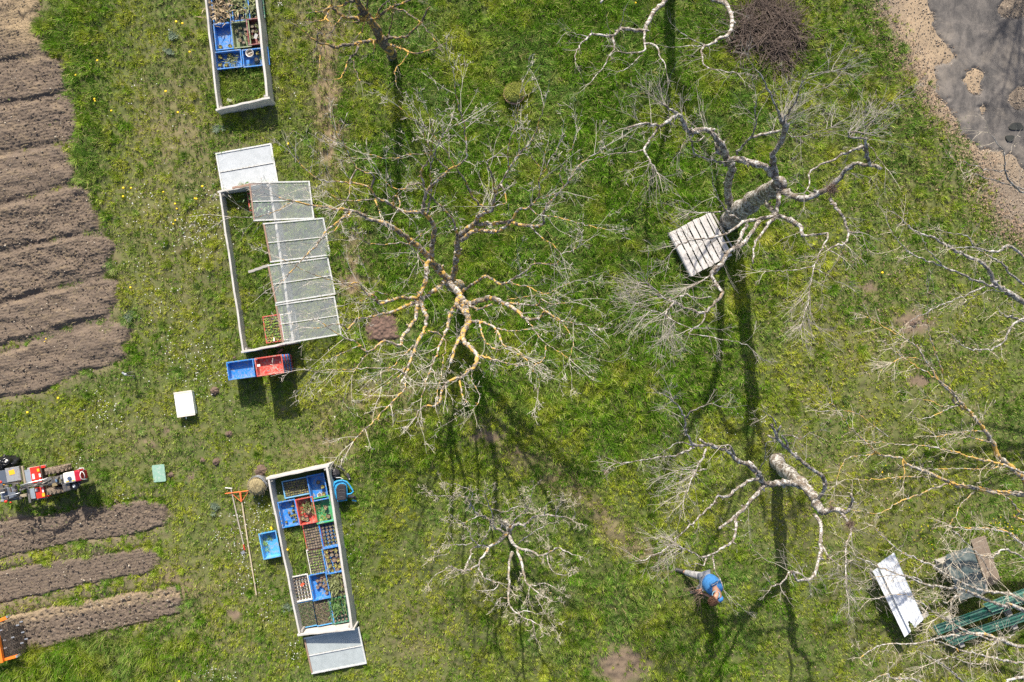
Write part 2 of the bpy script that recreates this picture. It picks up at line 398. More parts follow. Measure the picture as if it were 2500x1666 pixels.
def axis(lo, hi, mid):
    k = H / F
    out = [lo - d / k for d in (140, 70, 35, 16, 8, 4, 2, 1, .4)]
    return np.concatenate([out, mid, [hi + d / k for d in (.4, 1, 2, 4, 8, 16, 35, 70, 140)]])
ax = axis(PX0, PX1, gx); ay = axis(PY0, PY1, gy)
AX, AY = np.meshgrid(ax, ay)
sand = np.clip(gauss(2252, 70, 36, 75, -.25) * 1.6 + gauss(2340, 220, 60, 60) * .9 + gauss(2400, 380, 90, 25, .4) * .55, 0, 1) * (.4 + 1.1 * fbm(GX / 16, GY / 16, 83))
for cx, cy, sx, sy in SANDHOLES[:2]:
    sand = np.maximum(sand, gauss(cx, cy, sx * 1.1, sy * 1.1) * 1.4)
sand = np.clip(sand, 0, 1)
bare = np.clip(np.maximum.reduce([soilish, spot, strip * strip_bare, furrow * 1.5]), 0, 1)
far = (AX < PX0) | (AX > PX1) | (AY < PY0) | (AY > PY1)
GZ = ground_z(AX, AY); GZ[far] = 0
def sa(A): return sample(A, AX, AY)
ground = grid_mesh('ground', ax, ay, GZ, {'bare': sa(bare), 'dry': sa(dry) * .9, 'verge': sa(verge_s), 'sand': sa(sand)}, ground_mat())
tag(ground, kind='structure')

# raised beds
SM = soil_mat()
up_raw = np.maximum.reduce(bed_masks[:8])
AMP = {'clods': 1.6, 'holes': 1.1, 'seedlings': 1.2, 'bare': .75, 'straw': .9}
amp_map = np.full(GX.shape, .8)
for (kind, poly), bm_ in zip(BEDS, bed_masks): amp_map = np.where(bm_ > .5, AMP[kind], amp_map)
amp_map = blur(amp_map, 2)
groups = [(up_raw, BEDS[0][1] + BEDS[7][1], 'upper')] + [(bed_masks[i], BEDS[i][1], BEDS[i][0]) for i in (8, 9, 10)]
for raw, poly, kind in groups:
    xs = np.arange(min(p[0] for p in poly) - 18, (345 if kind == 'upper' else max(p[0] for p in poly) + 18), 1.7)
    ys = np.arange(min(p[1] for p in poly) - 18, max(p[1] for p in poly) + 18, 1.7)
    xs = xs[(xs > PX0 + 8)]
    X, Y = np.meshgrid(xs, ys)
    b = sample(np.clip(blur(raw, 1.3) * 1.35, 0, 1), X, Y)
    cl = sample(np.clip(blur(raw, 5) * 2.4, 0, 1), X, Y) if kind == 'upper' else b
    amp = sample(amp_map, X, Y)
    cr = (fbm(X / 6, Y / 6, 91, 3, .62) - .5) * .034 * amp + (vnoise(X / 2.6, Y / 2.6, 95) - .5) * .018 * amp
    cr += (fbm(X / 40, Y / 16, 92, 3) - .5) * .014
    if kind == 'holes':
        vv = (Y + X * .17) / 17.0; uu = (X - Y * .1) / 24.0
        cr -= .05 * np.exp(-(((uu + (np.floor(vv) % 2) * .5) % 1 - .5) ** 2 + ((vv % 1) - .5) ** 2) * 60)
    if kind in ('bare', 'upper'):
        cr += .006 * np.sin((Y + X * .18) * 2 * math.pi / 7.5) * fbm(X / 30, Y / 30, 99)
    deep = .085 * np.clip(fbm(X / 60, Y / 30, 98, 2) * 1.6, .35, 1.2) if kind == 'upper' else .05
    Zb = hills(X, Y) * .6 - .09 + cl * .045 + b * (deep * 1.1) + cr * cl
    kp = (cl[:-1, :-1] > .02)
    stw = np.zeros(X.shape)
    if kind == 'upper':
        stw = np.clip(1.6 * np.exp(-(((X - 70) / 60) ** 2 + ((Y - 40) / 60) ** 2)), 0, 1) + np.clip(fbm(X / 25, Y / 12, 14) - .58, 0, 1) * 1.6
    if kind == 'holes': stw = np.clip(1.2 - (Y - (1470 + (300 - X) * .165)) / 14, 0, 1) * fbm(X / 20, Y / 20, 12) * 1.2
    o = grid_mesh('soil_bed', xs, ys, Zb, {'straw': np.clip(stw, 0, 1)}, SM, True, kp)
    tag(o, kind='structure')
xs = np.arange(885, 985, 1.7); ys = np.arange(755, 845, 1.7); X, Y = np.meshgrid(xs, ys)
b = sample(blur(patch, 1.0), X, Y)
o = grid_mesh('soil_bed', xs, ys, hills(X, Y) - .04 + b * .085 + (fbm(X / 7, Y / 7, 93) - .5) * .06 * b, {'straw': X * 0}, mat('reddish_soil', (.17, .105, .08), .95, 0, .35, (.09, .06, .045), .5, 12, .9), True, b[:-1, :-1] > .02)
tag(o, kind='structure')
# road
xs = np.arange(2230, 2880, 2.5); ys = np.arange(-380, 760, 2.5); X, Y = np.meshgrid(xs, ys)
b = sample(blur(road_m, .7), X, Y)
o = grid_mesh('road', xs, ys, hills(X, Y) * .9 - .035 + b * .05 + (fbm(X / 14, Y / 14, 96) - .5) * .006, {}, asphalt_mat(), True, b[:-1, :-1] > .03)
tag(o, kind='structure')
kf = H / F
mb = MB()
for cx, cy, sx, sy in [(2479, 310, 17, 11), (2463, 339, 10, 9)]:
    c = W(cx, cy)
    mb.prism([(c.x + sx * kf * math.cos(a) * (1 + .2 * math.sin(3 * a + cx)), c.y + sy * kf * math.sin(a) * (1 + .2 * math.cos(2 * a))) for a in np.linspace(0, 2 * math.pi, 22)[:-1]], 0.0, .045)
pud = mat('wet_patch', (.045, .045, .038), .25, 0, .2); 
tag(mb.build('wet_patch', pud), kind='structure')

# loose stones and clods: many small lumps in one mesh
def lumps(name, px, py, z, size, colr, m):
    n = len(px); c = np.stack([(px - 1250) * kf, (833 - py) * kf, z], -1)
    o6 = np.array([[1, 0, 0], [0, 1, 0], [-1, 0, 0], [0, -1, 0], [0, 0, .75], [0, 0, -.6]])
    a = nr.uniform(0, 6.28, n); R = np.stack([np.cos(a), -np.sin(a), np.sin(a), np.cos(a)], -1).reshape(n, 2, 2)
    v = o6[None] * nr.uniform(.6, 1.3, (n, 6, 1)) * size[:, None, None]
    v[:, :, 0] *= nr.uniform(.7, 1.5, (n, 1)); v[:, :, :2] = np.einsum('nij,nkj->nki', R, v[:, :, :2]); co = (v + c[:, None]).reshape(-1, 3)
    f = np.array([[0, 1, 4], [1, 2, 4], [2, 3, 4], [3, 0, 4], [1, 0, 5], [2, 1, 5], [3, 2, 5], [0, 3, 5]])
    loops = (f[None] + np.arange(n)[:, None, None] * 6).ravel()
    me = bpy.data.meshes.new(name); me.vertices.add(len(co)); me.vertices.foreach_set('co', co.astype(np.float32).ravel())
    me.loops.add(len(loops)); me.loops.foreach_set('vertex_index', loops.astype(np.int32)); me.polygons.add(8 * n); me.polygons.foreach_set('loop_start', np.arange(0, 24 * n, 3, dtype=np.int32)); me.update(calc_edges=True)
    at = me.attributes.new('tint', 'FLOAT_COLOR', 'POINT'); at.data.foreach_set('color', np.concatenate([np.repeat(colr, 6, 0), np.ones((n * 6, 1))], 1).astype(np.float32).ravel())
    me.materials.append(m); o = bpy.data.objects.new(name, me); COL.objects.link(o); return o
def lump_mat():
    m, nt, p, tc, geo = start('loose_stone'); a = nt.nodes.new('ShaderNodeAttribute'); a.attribute_name = 'tint'; nt.links.new(a.outputs['Color'], p.inputs['Base Color']); p.inputs['Roughness'].default_value = .95; return m
LM = lump_mat()
T = 60000; px = nr.uniform(-200, 470, T); py = nr.uniform(-200, 1700, T); k = nr.rand(T) < sample(blur(bed_raw, 2), px, py) * (.12 + .55 * fbm(px / 30, py / 14, 152)); px, py = px[k], py[k]; n = len(px)
cc = np.where(nr.rand(n, 1) < .10, np.array([[.34, .29, .23]]), np.array([[.15, .115, .09]])) * nr.uniform(.55, 1.35, (n, 1))
tag(lumps('soil_clods', px, py, hills(px, py) * .6 + .045 + .02 * nr.rand(n), .008 + .022 * nr.rand(n) ** 3, cc, LM), 'small clods and stones lying loose on the tilled soil', 'clods', kind='stuff')
T = 60000; px = nr.uniform(2080, 2750, T); py = nr.uniform(-200, 760, T); vs_ = sample(verge_s, px, py); rs_ = sample(road_s, px, py)
k = nr.rand(T) < vs_ * (.5 - .42 * rs_) + .4 * sample(blur(road_m, 5), px, py) * (1 - rs_); px, py = px[k], py[k]; n = len(px)
cc = np.where(nr.rand(n, 1) < .5, np.array([[.38, .31, .24]]), np.array([[.26, .21, .165]])) * nr.uniform(.65, 1.3, (n, 1))
tag(lumps('gravel', px, py, ground_z(px, py) + .012 + .03 * sample(road_s, px, py), .005 + .016 * nr.rand(n) ** 2.5, cc, LM), 'loose gravel scattered along the broken edge of the asphalt', 'gravel', kind='stuff')

# ------------------------------------------------------------------ grass
def attr_col(nt, name):
    a = nt.nodes.new('ShaderNodeAttribute'); a.attribute_name = name; return a.outputs['Color']
def blade_mat(name):
    m, nt, p, tc, geo = start(name)
    c = attr_col(nt, 'tint'); nt.links.new(c, p.inputs['Base Color']); p.inputs['Roughness'].default_value = .6
    p.inputs['Specular IOR Level'].default_value = .12
    t = nt.nodes.new('ShaderNodeBsdfTranslucent'); nt.links.new(c, t.inputs[0])
    mx = nt.nodes.new('ShaderNodeMixShader'); mx.inputs[0].default_value = .3
    nt.links.new(p.outputs[0], mx.inputs[1]); nt.links.new(t.outputs[0], mx.inputs[2])
    nt.links.new(mx.outputs[0], nt.nodes['Material Output'].inputs[0]); return m
BM = blade_mat('grass_blade')
def blades(name, base, ang, lean, L, w, colr, m=None):
    """base (n,3); ang heading; lean 0 upright..1 flat; one bent strip of a quad and a tip triangle each"""
    n = len(base)
    d = np.stack([np.cos(ang), np.sin(ang), np.zeros(n)], -1); s = np.stack([-np.sin(ang), np.cos(ang), np.zeros(n)], -1)
    a1 = lean * 1.1; a2 = lean * 1.1 + .35 + .45 * nr.rand(n)
    up = np.array([0, 0, 1.0])
    v1 = d * np.sin(a1)[:, None] + up * np.cos(a1)[:, None]; v2 = d * np.sin(a2)[:, None] + up * np.cos(a2)[:, None]
    mid = base + v1 * (L * .55)[:, None]; tip = mid + v2 * (L * .45)[:, None]
    hw = (w / 2)[:, None]
    co = np.stack([base - s * hw, base + s * hw, mid + s * hw * .85, mid - s * hw * .85, tip], 1).reshape(-1, 3)
    o5 = np.arange(n)[:, None] * 5
    loops = (np.array([0, 1, 2, 3, 3, 2, 4])[None] + o5).ravel()
    ls = (np.array([0, 4])[None] + np.arange(n)[:, None] * 7).ravel()
    me = bpy.data.meshes.new(name)
    me.vertices.add(len(co)); me.vertices.foreach_set('co', co.astype(np.float32).ravel())
    me.loops.add(len(loops)); me.loops.foreach_set('vertex_index', loops.astype(np.int32))
    me.polygons.add(2 * n); me.polygons.foreach_set('loop_start', ls.astype(np.int32))
    me.update(calc_edges=True)
    at = me.attributes.new('tint', 'FLOAT_COLOR', 'POINT')
    cc = np.concatenate([np.repeat(colr, 5, 0), np.ones((n * 5, 1))], 1)
    at.data.foreach_set('color', cc.astype(np.float32).ravel())
    me.materials.append(m or BM)
    o = bpy.data.objects.new(name, me); COL.objects.link(o); return o
def grass_colour(px, py, du, lu, n):
    hue = fbm(px / 46, py / 46, 101, 3); h2 = fbm(px / 9, py / 9, 104, 2); r = nr.rand(n)
    deep = np.array([.095, .21, .008]); olive = np.array([.33, .37, .030]); pale = np.array([.42, .42, .14]); cool = np.array([.14, .24, .05]); straw = np.array([.36, .285, .15])
    t = np.clip((1 - lu) * .75 + (hue - .5) * 2.0 + (h2 - .5) * 1.0 + (fbm(px / 170, py / 170, 107, 2) - .5) * 1.2, 0, 1)[:, None]
    c = deep * (1 - t) + olive * t
    k = np.clip((fbm(px / 70, py / 70, 111, 2) - .48) * 4, 0, 1)[:, None] * .6; c = c * (1 - k) + cool * k
    pl = (r < .14)[:, None]; c = np.where(pl, pale * .8 + c * .2, c)
    st = (nr.rand(n) < .04 + .45 * du)[:, None]; c = np.where(st, straw * (.6 + .5 * nr.rand(n)[:, None]), c)
    return c * (.72 + .6 * nr.rand(n)[:, None])
BLOCK = []      # footprints where nothing grows, (poly px)
def grow(T, x0, x1, y0, y1, kb, boost=1.0):
    px = nr.uniform(x0, x1, T); py = nr.uniform(y0, y1, T)
    d = sample(dens, px, py); lu = sample(lush, px, py); du = sample(dry, px, py)
    cl = fbm(px / 11, py / 11, 121, 3)
    keep = nr.rand(T) < d * np.clip(.25 + 1.9 * (cl - .25) + .2 * lu, .12, 1)
    for poly in BLOCK: keep &= ~inpoly(px, py, poly)
    px, py, lu, du, cl = px[keep], py[keep], lu[keep], du[keep], cl[keep]
    n = len(px); clen = np.clip(.6 + 1.2 * (cl - .35), .4, 1.5)
    tl = (.04 + .22 * lu ** 1.3) * clen * nr.uniform(.7, 1.3, n) * boost
    # every tuft leans as one, so patches comb the same way
    ta = fbm(px / 16, py / 16, 131, 2) * 4 * math.pi
    K = nr.poisson(kb, n) + 3
    idx = np.repeat(np.arange(n), K); m = len(idx)
    sp = (.012 + .022 * nr.rand(n))[idx]; a = nr.uniform(0, 2 * math.pi, m); rr = np.sqrt(nr.rand(m)) * sp
    bx = (px[idx] - 1250) * kf + rr * np.cos(a); by = (833 - py[idx]) * kf + rr * np.sin(a)
    bpx = bx / kf + 1250; bpy = 833 - by / kf
    bz = ground_z(bpx, bpy) - .004
    combed = nr.rand(m) < .25 + .4 * lu[idx]
    ang = np.where(combed, ta[idx] + nr.normal(0, .5, m), a + nr.normal(0, .4, m))
    L = tl[idx] * nr.uniform(.55, 1.25, m)
    lean = np.clip(.12 + .62 * nr.rand(m), 0, 1.1)
    w = nr.uniform(.0055, .0095, m) * (1.15 - .1 * lu[idx])
    c = grass_colour(bpx, bpy, du[idx], lu[idx], m)
    # colour shared inside one tuft
    tn = (.75 + .6 * nr.rand(n))[idx][:, None]; c = c * tn
    return np.stack([bx, by, bz], -1), ang, lean, L, w, c
FR = {  # cold frames: rim corners in the photo (tl, tr, br, bl), heights front(left) and back(right)
 1: ([(489, -95), (617, -120), (655, 236), (529, 265)], .34, .47),
 2: ([(534, 471), (661, 446), (718, 832), (591, 857)], .30, .47),
 3: ([(653, 1172), (801, 1141), (862, 1534), (728, 1548)], .34, .47)}
for k_, (cs, hf, hb) in FR.items():
    BLOCK.append([(cs[0][0] - 2, cs[0][1]), (cs[0][0] + 5, cs[0][1]), (cs[3][0] + 5, cs[3][1]), (cs[3][0] - 2, cs[3][1])])
for pl in ([(527, 375), (663, 349), (678, 442), (541, 464)], [(740, 1556), (876, 1532), (897, 1619), (762, 1646)], [(424, 959), (466, 952), (477, 1014), (433, 1019)], [(377, 1137), (403, 1135), (407, 1174), (380, 1177)], [(555, 888), (628, 880), (632, 915), (560, 925)], [(625, 878), (705, 866), (715, 903), (632, 917)], [(642, 1298), (680, 1295), (686, 1352), (650, 1358)]): BLOCK.append(pl)
for pl in ([(489, -95), (617, -120), (641, 158), (513, 185)], [(653, 1172), (806, 1141), (826, 1290), (745, 1300), (742, 1282), (680, 1290)], [(742, 1270), (826, 1270), (862, 1534), (728, 1548), (702, 1404), (752, 1400)], [(643, 772), (735, 760), (742, 826), (652, 842)], [(598, 468), (672, 452), (680, 502), (606, 518)]): BLOCK.append(pl)
parts = [grow(190000, -110, 2610, -110, 1776, 6), grow(14000, -390, -110, -390, 2090, 6, 1.2), grow(14000, 2610, 2890, -390, 2090, 6, 1.2),
         grow(14000, -110, 2610, -390, -110, 6, 1.2), grow(14000, -110, 2610, 1776, 2090, 6, 1.2)]
# big tussocks with long arching blades
tus = [(1187, 245, 34), (1200, 262, 30), (1390, 660, 30), (1405, 650, 26), (1480, 240, 20), (990, 230, 24), (1045, 120, 22), (1120, 90, 20), (1500, 520, 20), (905, 180, 22), (100, 70, 26), (125, 110, 24), (205, 175, 18), (200, 300, 16), (1160, 330, 20), (1130, 340, 20),
       (60, 1640, 30), (120, 1610, 28), (200, 1630, 30), (260, 1600, 24), (350, 1560, 24), (20, 1600, 20), (420, 1590, 22), (1510, 900, 20), (1280, 1560, 20), (1640, 860, 18), (1530, 1100, 18), (920, 1080, 26), (960, 1110, 24), (1105, 640, 22), (1330, 450, 22), (1580, 210, 20), (1700, 330, 18), (1080, 300, 22), (840, 1320, 18), (850, 1180, 20), (1760, 1620, 22), (2240, 470, 18)]
for i in range(150):
    x, y = rng.uniform(820, 1780), rng.uniform(-20, 820)
    if sample(dens, np.array([x]), np.array([y]))[0] > .5: tus.append((x, y, rng.uniform(9, 19)))
for i in range(110):
    x, y = rng.uniform(-20, 2500), rng.uniform(0, 1666)
    if sample(dens, np.array([x]), np.array([y]))[0] > .6: tus.append((x, y, rng.uniform(7, 13)))
edge_s = blur(bed_raw, 3)
nn = 0
while nn < 3600:
    x, y = rng.uniform(-60, 2560), rng.uniform(-60, 1720); A_x, A_y = np.array([x]), np.array([y])
    lu_ = sample(lush, A_x, A_y)[0]; de_ = sample(dens, A_x, A_y)[0]; nn += 1
    if rng.random() < de_ * (lu_ * 1.5 - .25): tus.append((x, y, rng.uniform(9, 13 + 14 * lu_)))
nn = 0
while nn < 260:
    x, y = rng.uniform(0, 450), rng.uniform(0, 1640); s_ = sample(blur(bed_raw, 3) if nn < 0 else edge_s, np.array([x]), np.array([y]))[0]
    if .25 < s_ < .75 and x > 60: tus.append((x + rng.gauss(3, 4), y + rng.gauss(0, 4), rng.uniform(7, 17))); nn += 1
P = [[] for _ in range(6)]
for x, y, r in tus:
    if any(inpoly(np.array([x]), np.array([y]), pl)[0] for pl in BLOCK): continue
    m = int(14 * r); a = nr.uniform(0, 2 * math.pi, m); q = np.sqrt(nr.rand(m)) * r * .45
    bx = x + q * np.cos(a); by = y - q * np.sin(a)
    du = np.zeros(m); lu = np.full(m, rng.uniform(.5, .95)); hd_ = rng.uniform(0, 6.28)
    a = np.where(nr.rand(m) < .55, a, hd_ + nr.normal(0, .6, m))
    c = grass_colour(bx, by, du, lu, m) * rng.uniform(.78, 1.25) * (np.array([1.08, 1.0, 1.5]) if rng.random() < .25 else 1)
    for lst, v in zip(P, (np.stack([(bx - 1250) * kf, (833 - by) * kf, ground_z(bx, by)], -1), a + nr.normal(0, .25, m), .25 + .75 * nr.rand(m), r * kf * nr.uniform(.5, 1.1, m), nr.uniform(.005, .009, m), c)): lst.append(v)
parts.append(tuple(np.concatenate(v) for v in P))
G = [np.concatenate([p[i] for p in parts]) for i in range(6)]
print('blades', len(G[0]))
grass = blades('grass', *G); tag(grass, 'turf of mixed grass, lush and green in the orchard, thin and dry between the beds', 'grass', kind='stuff')
del G, parts, P

# low broad-leaved weeds (clover, dandelion rosettes) among the turf
def spots_mesh(name, pts, rmin, rmax, leaves, colfn, lift=.02, flat=.9, lw=.45):
    n = len(pts); bases = []; A = []; Ls = []; Ws = []; Cs = []; Le = []
    px = np.array([p[0] for p in pts]); py = np.array([p[1] for p in pts])
    z = ground_z(px, py) + lift
    for i in range(n):
        k = leaves; a0 = nr.rand() * 6.28; r = nr.uniform(rmin, rmax)
        bases.append(np.tile([(px[i] - 1250) * kf, (833 - py[i]) * kf, z[i]], (k, 1)))
        A.append(a0 + np.arange(k) * 6.283 / k + nr.normal(0, .15, k)); Ls.append(np.full(k, r) * nr.uniform(.8, 1.1, k)); Ws.append(np.full(k, r * lw))
        Le.append(np.full(k, flat) * nr.uniform(.9, 1.1, k)); Cs.append(np.tile(colfn(), (k, 1)) * nr.uniform(.85, 1.15, (k, 1)))
    return blades(name, np.concatenate(bases), np.concatenate(A), np.concatenate(Le), np.concatenate(Ls), np.concatenate(Ws), np.concatenate(Cs))
wp = []
for i in range(2500):
    x, y = nr.uniform(-60, 2560), nr.uniform(-60, 1720)
    if nr.rand() < sample(dens, np.array([x]), np.array([y]))[0] * (1.1 - sample(lush, np.array([x]), np.array([y]))[0]) * (1.6 * fbm(np.array([x / 40]), np.array([y / 40]), 141)[0]) ** 2: wp.append((x, y))
o = spots_mesh('lawn_weeds', wp, .015, .04, 6, lambda: np.array(random.choice([(.12, .22, .03), (.17, .24, .035), (.12, .20, .05), (.20, .24, .06)])), .015, .95, .5)
tag(o, 'small broad-leaved weeds and clover growing through the thin turf', 'weeds', kind='stuff')
# silvery thistle rosettes
th = [(535, 315), (415, 128), (425, 90), (320, 770), (700, 1480), (530, 1240)]
for i, (x, y) in enumerate(th):
    pts = [(x + nr.normal(0, 5), y + nr.normal(0, 5)) for _ in range(9)]
    o = spots_mesh('thistle_rosette', pts, .06, .12, 9, lambda: np.array([.17, .22, .15]), .03, .8, .16)
    lab = ['grey-green leafy rosette below the end of the topmost planting frame', 'grey-green rosette left of the topmost frame, lower of a pair', 'grey-green rosette left of the topmost frame, upper of a pair', 'grey rosette at the right end of the tilled beds', 'grey-green rosette beside the lower frame holding seedling trays', 'grey rosette left of the rake in the grass'][i]
    tag(o, lab, 'weed', 'grey-green rosettes in the lawn')
# daisies
DZ = [(590, 1285, 60, 40, 60), (640, 1240, 40, 30, 40), (600, 1390, 30, 60, 45), (650, 1500, 25, 20, 12), (720, 1590, 16, 25, 22), (640, 1440, 30, 30, 10), (250, 1010, 45, 40, 40), (470, 550, 70, 40, 60), (520, 500, 60, 80, 60), (340, 480, 40, 30, 16), (485, 600, 60, 60, 60), (480, 880, 40, 60, 40), (430, 850, 60, 80, 40), (685, 12, 8, 6, 9), (700, 200, 40, 120, 12), (190, 1120, 30, 20, 10), (300, 1210, 40, 20, 6), (500, 1640, 40, 20, 24),
      (660, 360, 15, 8, 8), (400, 740, 60, 60, 30), (350, 600, 60, 100, 30), (550, 1340, 40, 60, 20), (540, 900, 20, 30, 16), (400, 200, 120, 160, 26), (1800, 1200, 120, 160, 22), (1900, 1400, 200, 160, 14), (1600, 60, 200, 60, 12), (2100, 100, 60, 60, 8), (540, 1650, 30, 14, 14), (1820, 1050, 60, 50, 12), (860, 1320, 20, 80, 10), (380, 960, 200, 100, 30)]
pts = [(nr.normal(x, sx * .6), nr.normal(y, sy * .6)) for x, y, sx, sy, n in DZ for _ in range(n)]
o = spots_mesh('daisies', pts, .009, .017, 6, lambda: np.array([.78, .78, .74]), .055, 1.0, .9)
tag(o, 'tiny white daisies sprinkled over the lawn', 'daisies', kind='stuff')
pts = [(nr.normal(x, s), nr.normal(y, s)) for x, y, s, n in [(2470, 1290, 14, 34), (2425, 1275, 10, 14), (2135, 1030, 10, 6), (2260, 1290, 12, 9), (2050, 940, 30, 10), (1790, 430, 10, 5), (2030, 960, 40, 8), (2180, 1180, 40, 6), (1740, 900, 40, 8), (2250, 1320, 20, 8)] for _ in range(n)]
o = spots_mesh('buttercups', pts, .010, .018, 5, lambda: np.array([.80, .68, .02]), .05, 1.0, .9)
tag(o, 'small yellow spring flowers in loose patches under the right-hand trees', 'flowers', kind='stuff')
# dandelions, one thing each
ym = mat('dandelion_yellow', (.85, .55, .01), .7, 0, .15); gm = mat('stem_green', (.10, .16, .05), .6)
mb = MB(); mb.lathe([(.004, .06), (.02, .068), (.026, .078), (.018, .088), (.004, .092)], sides=10)
DN = [(190, 187), (235, 245), (236, 250), (277, 274), (434, 57), (449, 61), (243, 152), (408, 226), (437, 277), (323, 461), (497, 457), (480, 487), (432, 500), (436, 512), (484, 488), (432, 540), (428, 549), (706, 354), (403, 471), (322, 703), (112, 828), (110, 835), (146, 972), (71, 1007), (665, 1287), (666, 1290), (701, 1343), (705, 1340), (702, 1350), (442, 1660), (2150, 667), (2086, 128), (2064, 2), (1551, 11), (2150, 1152), (305, 482), (466, 130), (305, 461)]
fl = None
for i, (x, y) in enumerate(DN):
    c = W(x, y, 0); c.z = float(ground_z(np.array([x * 1.0]), np.array([y * 1.0]))[0])
    if fl is None:
        fl = mb.build('dandelion', ym, smooth=True); s_ = MB().tube([(0, 0, 0), (.004, 0, .03), (0, 0, .062)], .003, 5).build('stem', gm, fl)
        tag(fl, 'yellow dandelion head open in the short grass', 'dandelion', 'yellow dandelions dotted over the lawn'); fl.location = c
    else:
        d = copy_tree(fl); d.location = c; s = rng.uniform(.8, 1.25); d.scale = (s, s, 1)
# fallen leaves
def leaf_litter(n, fn):
    pts = []
    while len(pts) < n:
        x, y = fn(); pts.append((x, y))
    px = np.array([p[0] for p in pts]); py = np.array([p[1] for p in pts]); m = len(pts)
    base = np.stack([(px - 1250) * kf, (833 - py) * kf, ground_z(px, py) + .02 + .03 * nr.rand(m)], -1)
    col = np.array([.34, .24, .16]) * nr.uniform(.4, 1.35, (m, 1)) * np.array([1, 1, 1]) + nr.rand(m, 1) * np.array([.06, .05, .05])
    return base, nr.uniform(0, 6.28, m), nr.uniform(.9, 1.5, m), nr.uniform(.02, .055, m), nr.uniform(.012, .034, m), col
def f1():
    t = nr.rand(); i = nr.randint(0, 9); e = VERGE[1:11]
    a, b = e[i % 9], e[i % 9 + 1]; x = a[0] + (b[0] - a[0]) * t; y = a[1] + (b[1] - a[1]) * t
    return x + nr.normal(-6, 26), y + nr.normal(0, 22)
def f2(): return nr.normal(2150, 190), nr.uniform(60, 900)
def f3(): return nr.uniform(1700, 2520), nr.uniform(600, 1680)
def f4(): return nr.normal(2330, 60) , nr.normal(1430, 60)
L_ = [leaf_litter(2800, f1), leaf_litter(1500, f2), leaf_litter(1100, f3), leaf_litter(120, f4)]
o = blades('fallen_leaves', *[np.concatenate([l[i] for l in L_]) for i in range(6)])
tag(o, 'brown dead leaves strewn along the track edge and under the trees', 'fallen leaves', kind='stuff')
# straw bits on the soil
def f5():
    return nr.uniform(-60, 400), nr.uniform(0, 1600)
s1 = []
while len(s1) < 2600:
    x, y = f5()
    if sample(soilish, np.array([x]), np.array([y]))[0] > .4 and nr.rand() < .12 + np.exp(-((x - 60) / 60) ** 2 - ((y - 40) / 60) ** 2) * 3 : s1.append((x, y))
px = np.array([p[0] for p in s1]); py = np.array([p[1] for p in s1]); m = len(s1)
base = np.stack([(px - 1250) * kf, (833 - py) * kf, hills(px, py) + .085 + .02 * nr.rand(m)], -1)
o = blades('straw_bits', base, nr.uniform(-.6, .9, m), nr.uniform(1.2, 1.5, m), nr.uniform(.03, .11, m), nr.uniform(.004, .009, m), np.array([.42, .33, .20]) * nr.uniform(.5, 1.15, (m, 1)))
tag(o, 'bits of straw lying on the tilled soil', 'straw', kind='stuff')
# seedlings just up in two of the beds
s2 = []
for (x0, y0, x1, y1, n) in [(10, 300, 150, 275, 9), (5, 330, 140, 300, 8), (0, 215, 150, 190, 10), (20, 235, 150, 205, 8), (300, 1500, 420, 1470, 8), (290, 1480, 420, 1455, 8), (10, 1305, 160, 1280, 9), (0, 640, 200, 590, 9)]:
    for t in np.linspace(0, 1, n): s2.append((x0 + (x1 - x0) * t + nr.normal(0, 3), y0 + (y1 - y0) * t + nr.normal(0, 3)))
o = spots_mesh('bed_seedlings', s2, .02, .045, 5, lambda: np.array([.20, .27, .08]), .10, .75, .4)
tag(o, 'rows of tiny green seedlings coming up in the tilled beds', 'seedlings', kind='stuff')

# ------------------------------------------------------------------ cold frames
WD = wood('weathered_board', (.40, .375, .345), (.58, .555, .52))
WD2 = wood('dark_weathered_board', (.25, .23, .21), (.40, .375, .345))
def plank(name, A, B, zb, th, side, parent, m):
    """A,B world points on the outer top edge; board stands down to zb; side=+1 thickens to the left of A->B"""
    A = Vector(A); B = Vector(B); dx = B - A; L = math.hypot(dx.x, dx.y); an = math.atan2(dx.y, dx.x)
    y0, y1 = (0, th) if side > 0 else (-th, 0)
    mb = MB(); n = 9; vs = []; fs = []
    for i in range(n):
        t = i / (n - 1); x = t * L; z = A.z + (B.z - A.z) * t
        w = .006 * math.sin(i * 2.3 + A.x * 3) ; vs += [(x, y0 + w, zb), (x, y1 + w, zb), (x, y1 + w, z + w * .4), (x, y0 + w, z + w * .4)]
    for i in range(n - 1):
        for k in range(4):
            a = i * 4 + k; b = i * 4 + (k + 1) % 4; fs.append((a, b, b + 4, a + 4))
    fs += [(3, 2, 1, 0), tuple((n - 1) * 4 + k for k in range(4))]
    mb.add(vs, fs); o = mb.build(name, m, None, bevel=.006)
    o.matrix_world = Matrix.Translation((A.x, A.y, 0)) @ Matrix.Rotation(an, 4, 'Z')
    if parent: o.parent = parent; o.matrix_parent_inverse = Matrix.Translation(-parent.location)
    return o
FL = {1: ('open weathered wooden cold frame at the top edge, holding cluttered blue crates and grass', 0),
      2: ('weathered wooden cold frame half covered by four sliding glass lights', 0),
      3: ('weathered wooden cold frame packed with coloured crates of pots and seedlings', 0)}
FRAME = {}
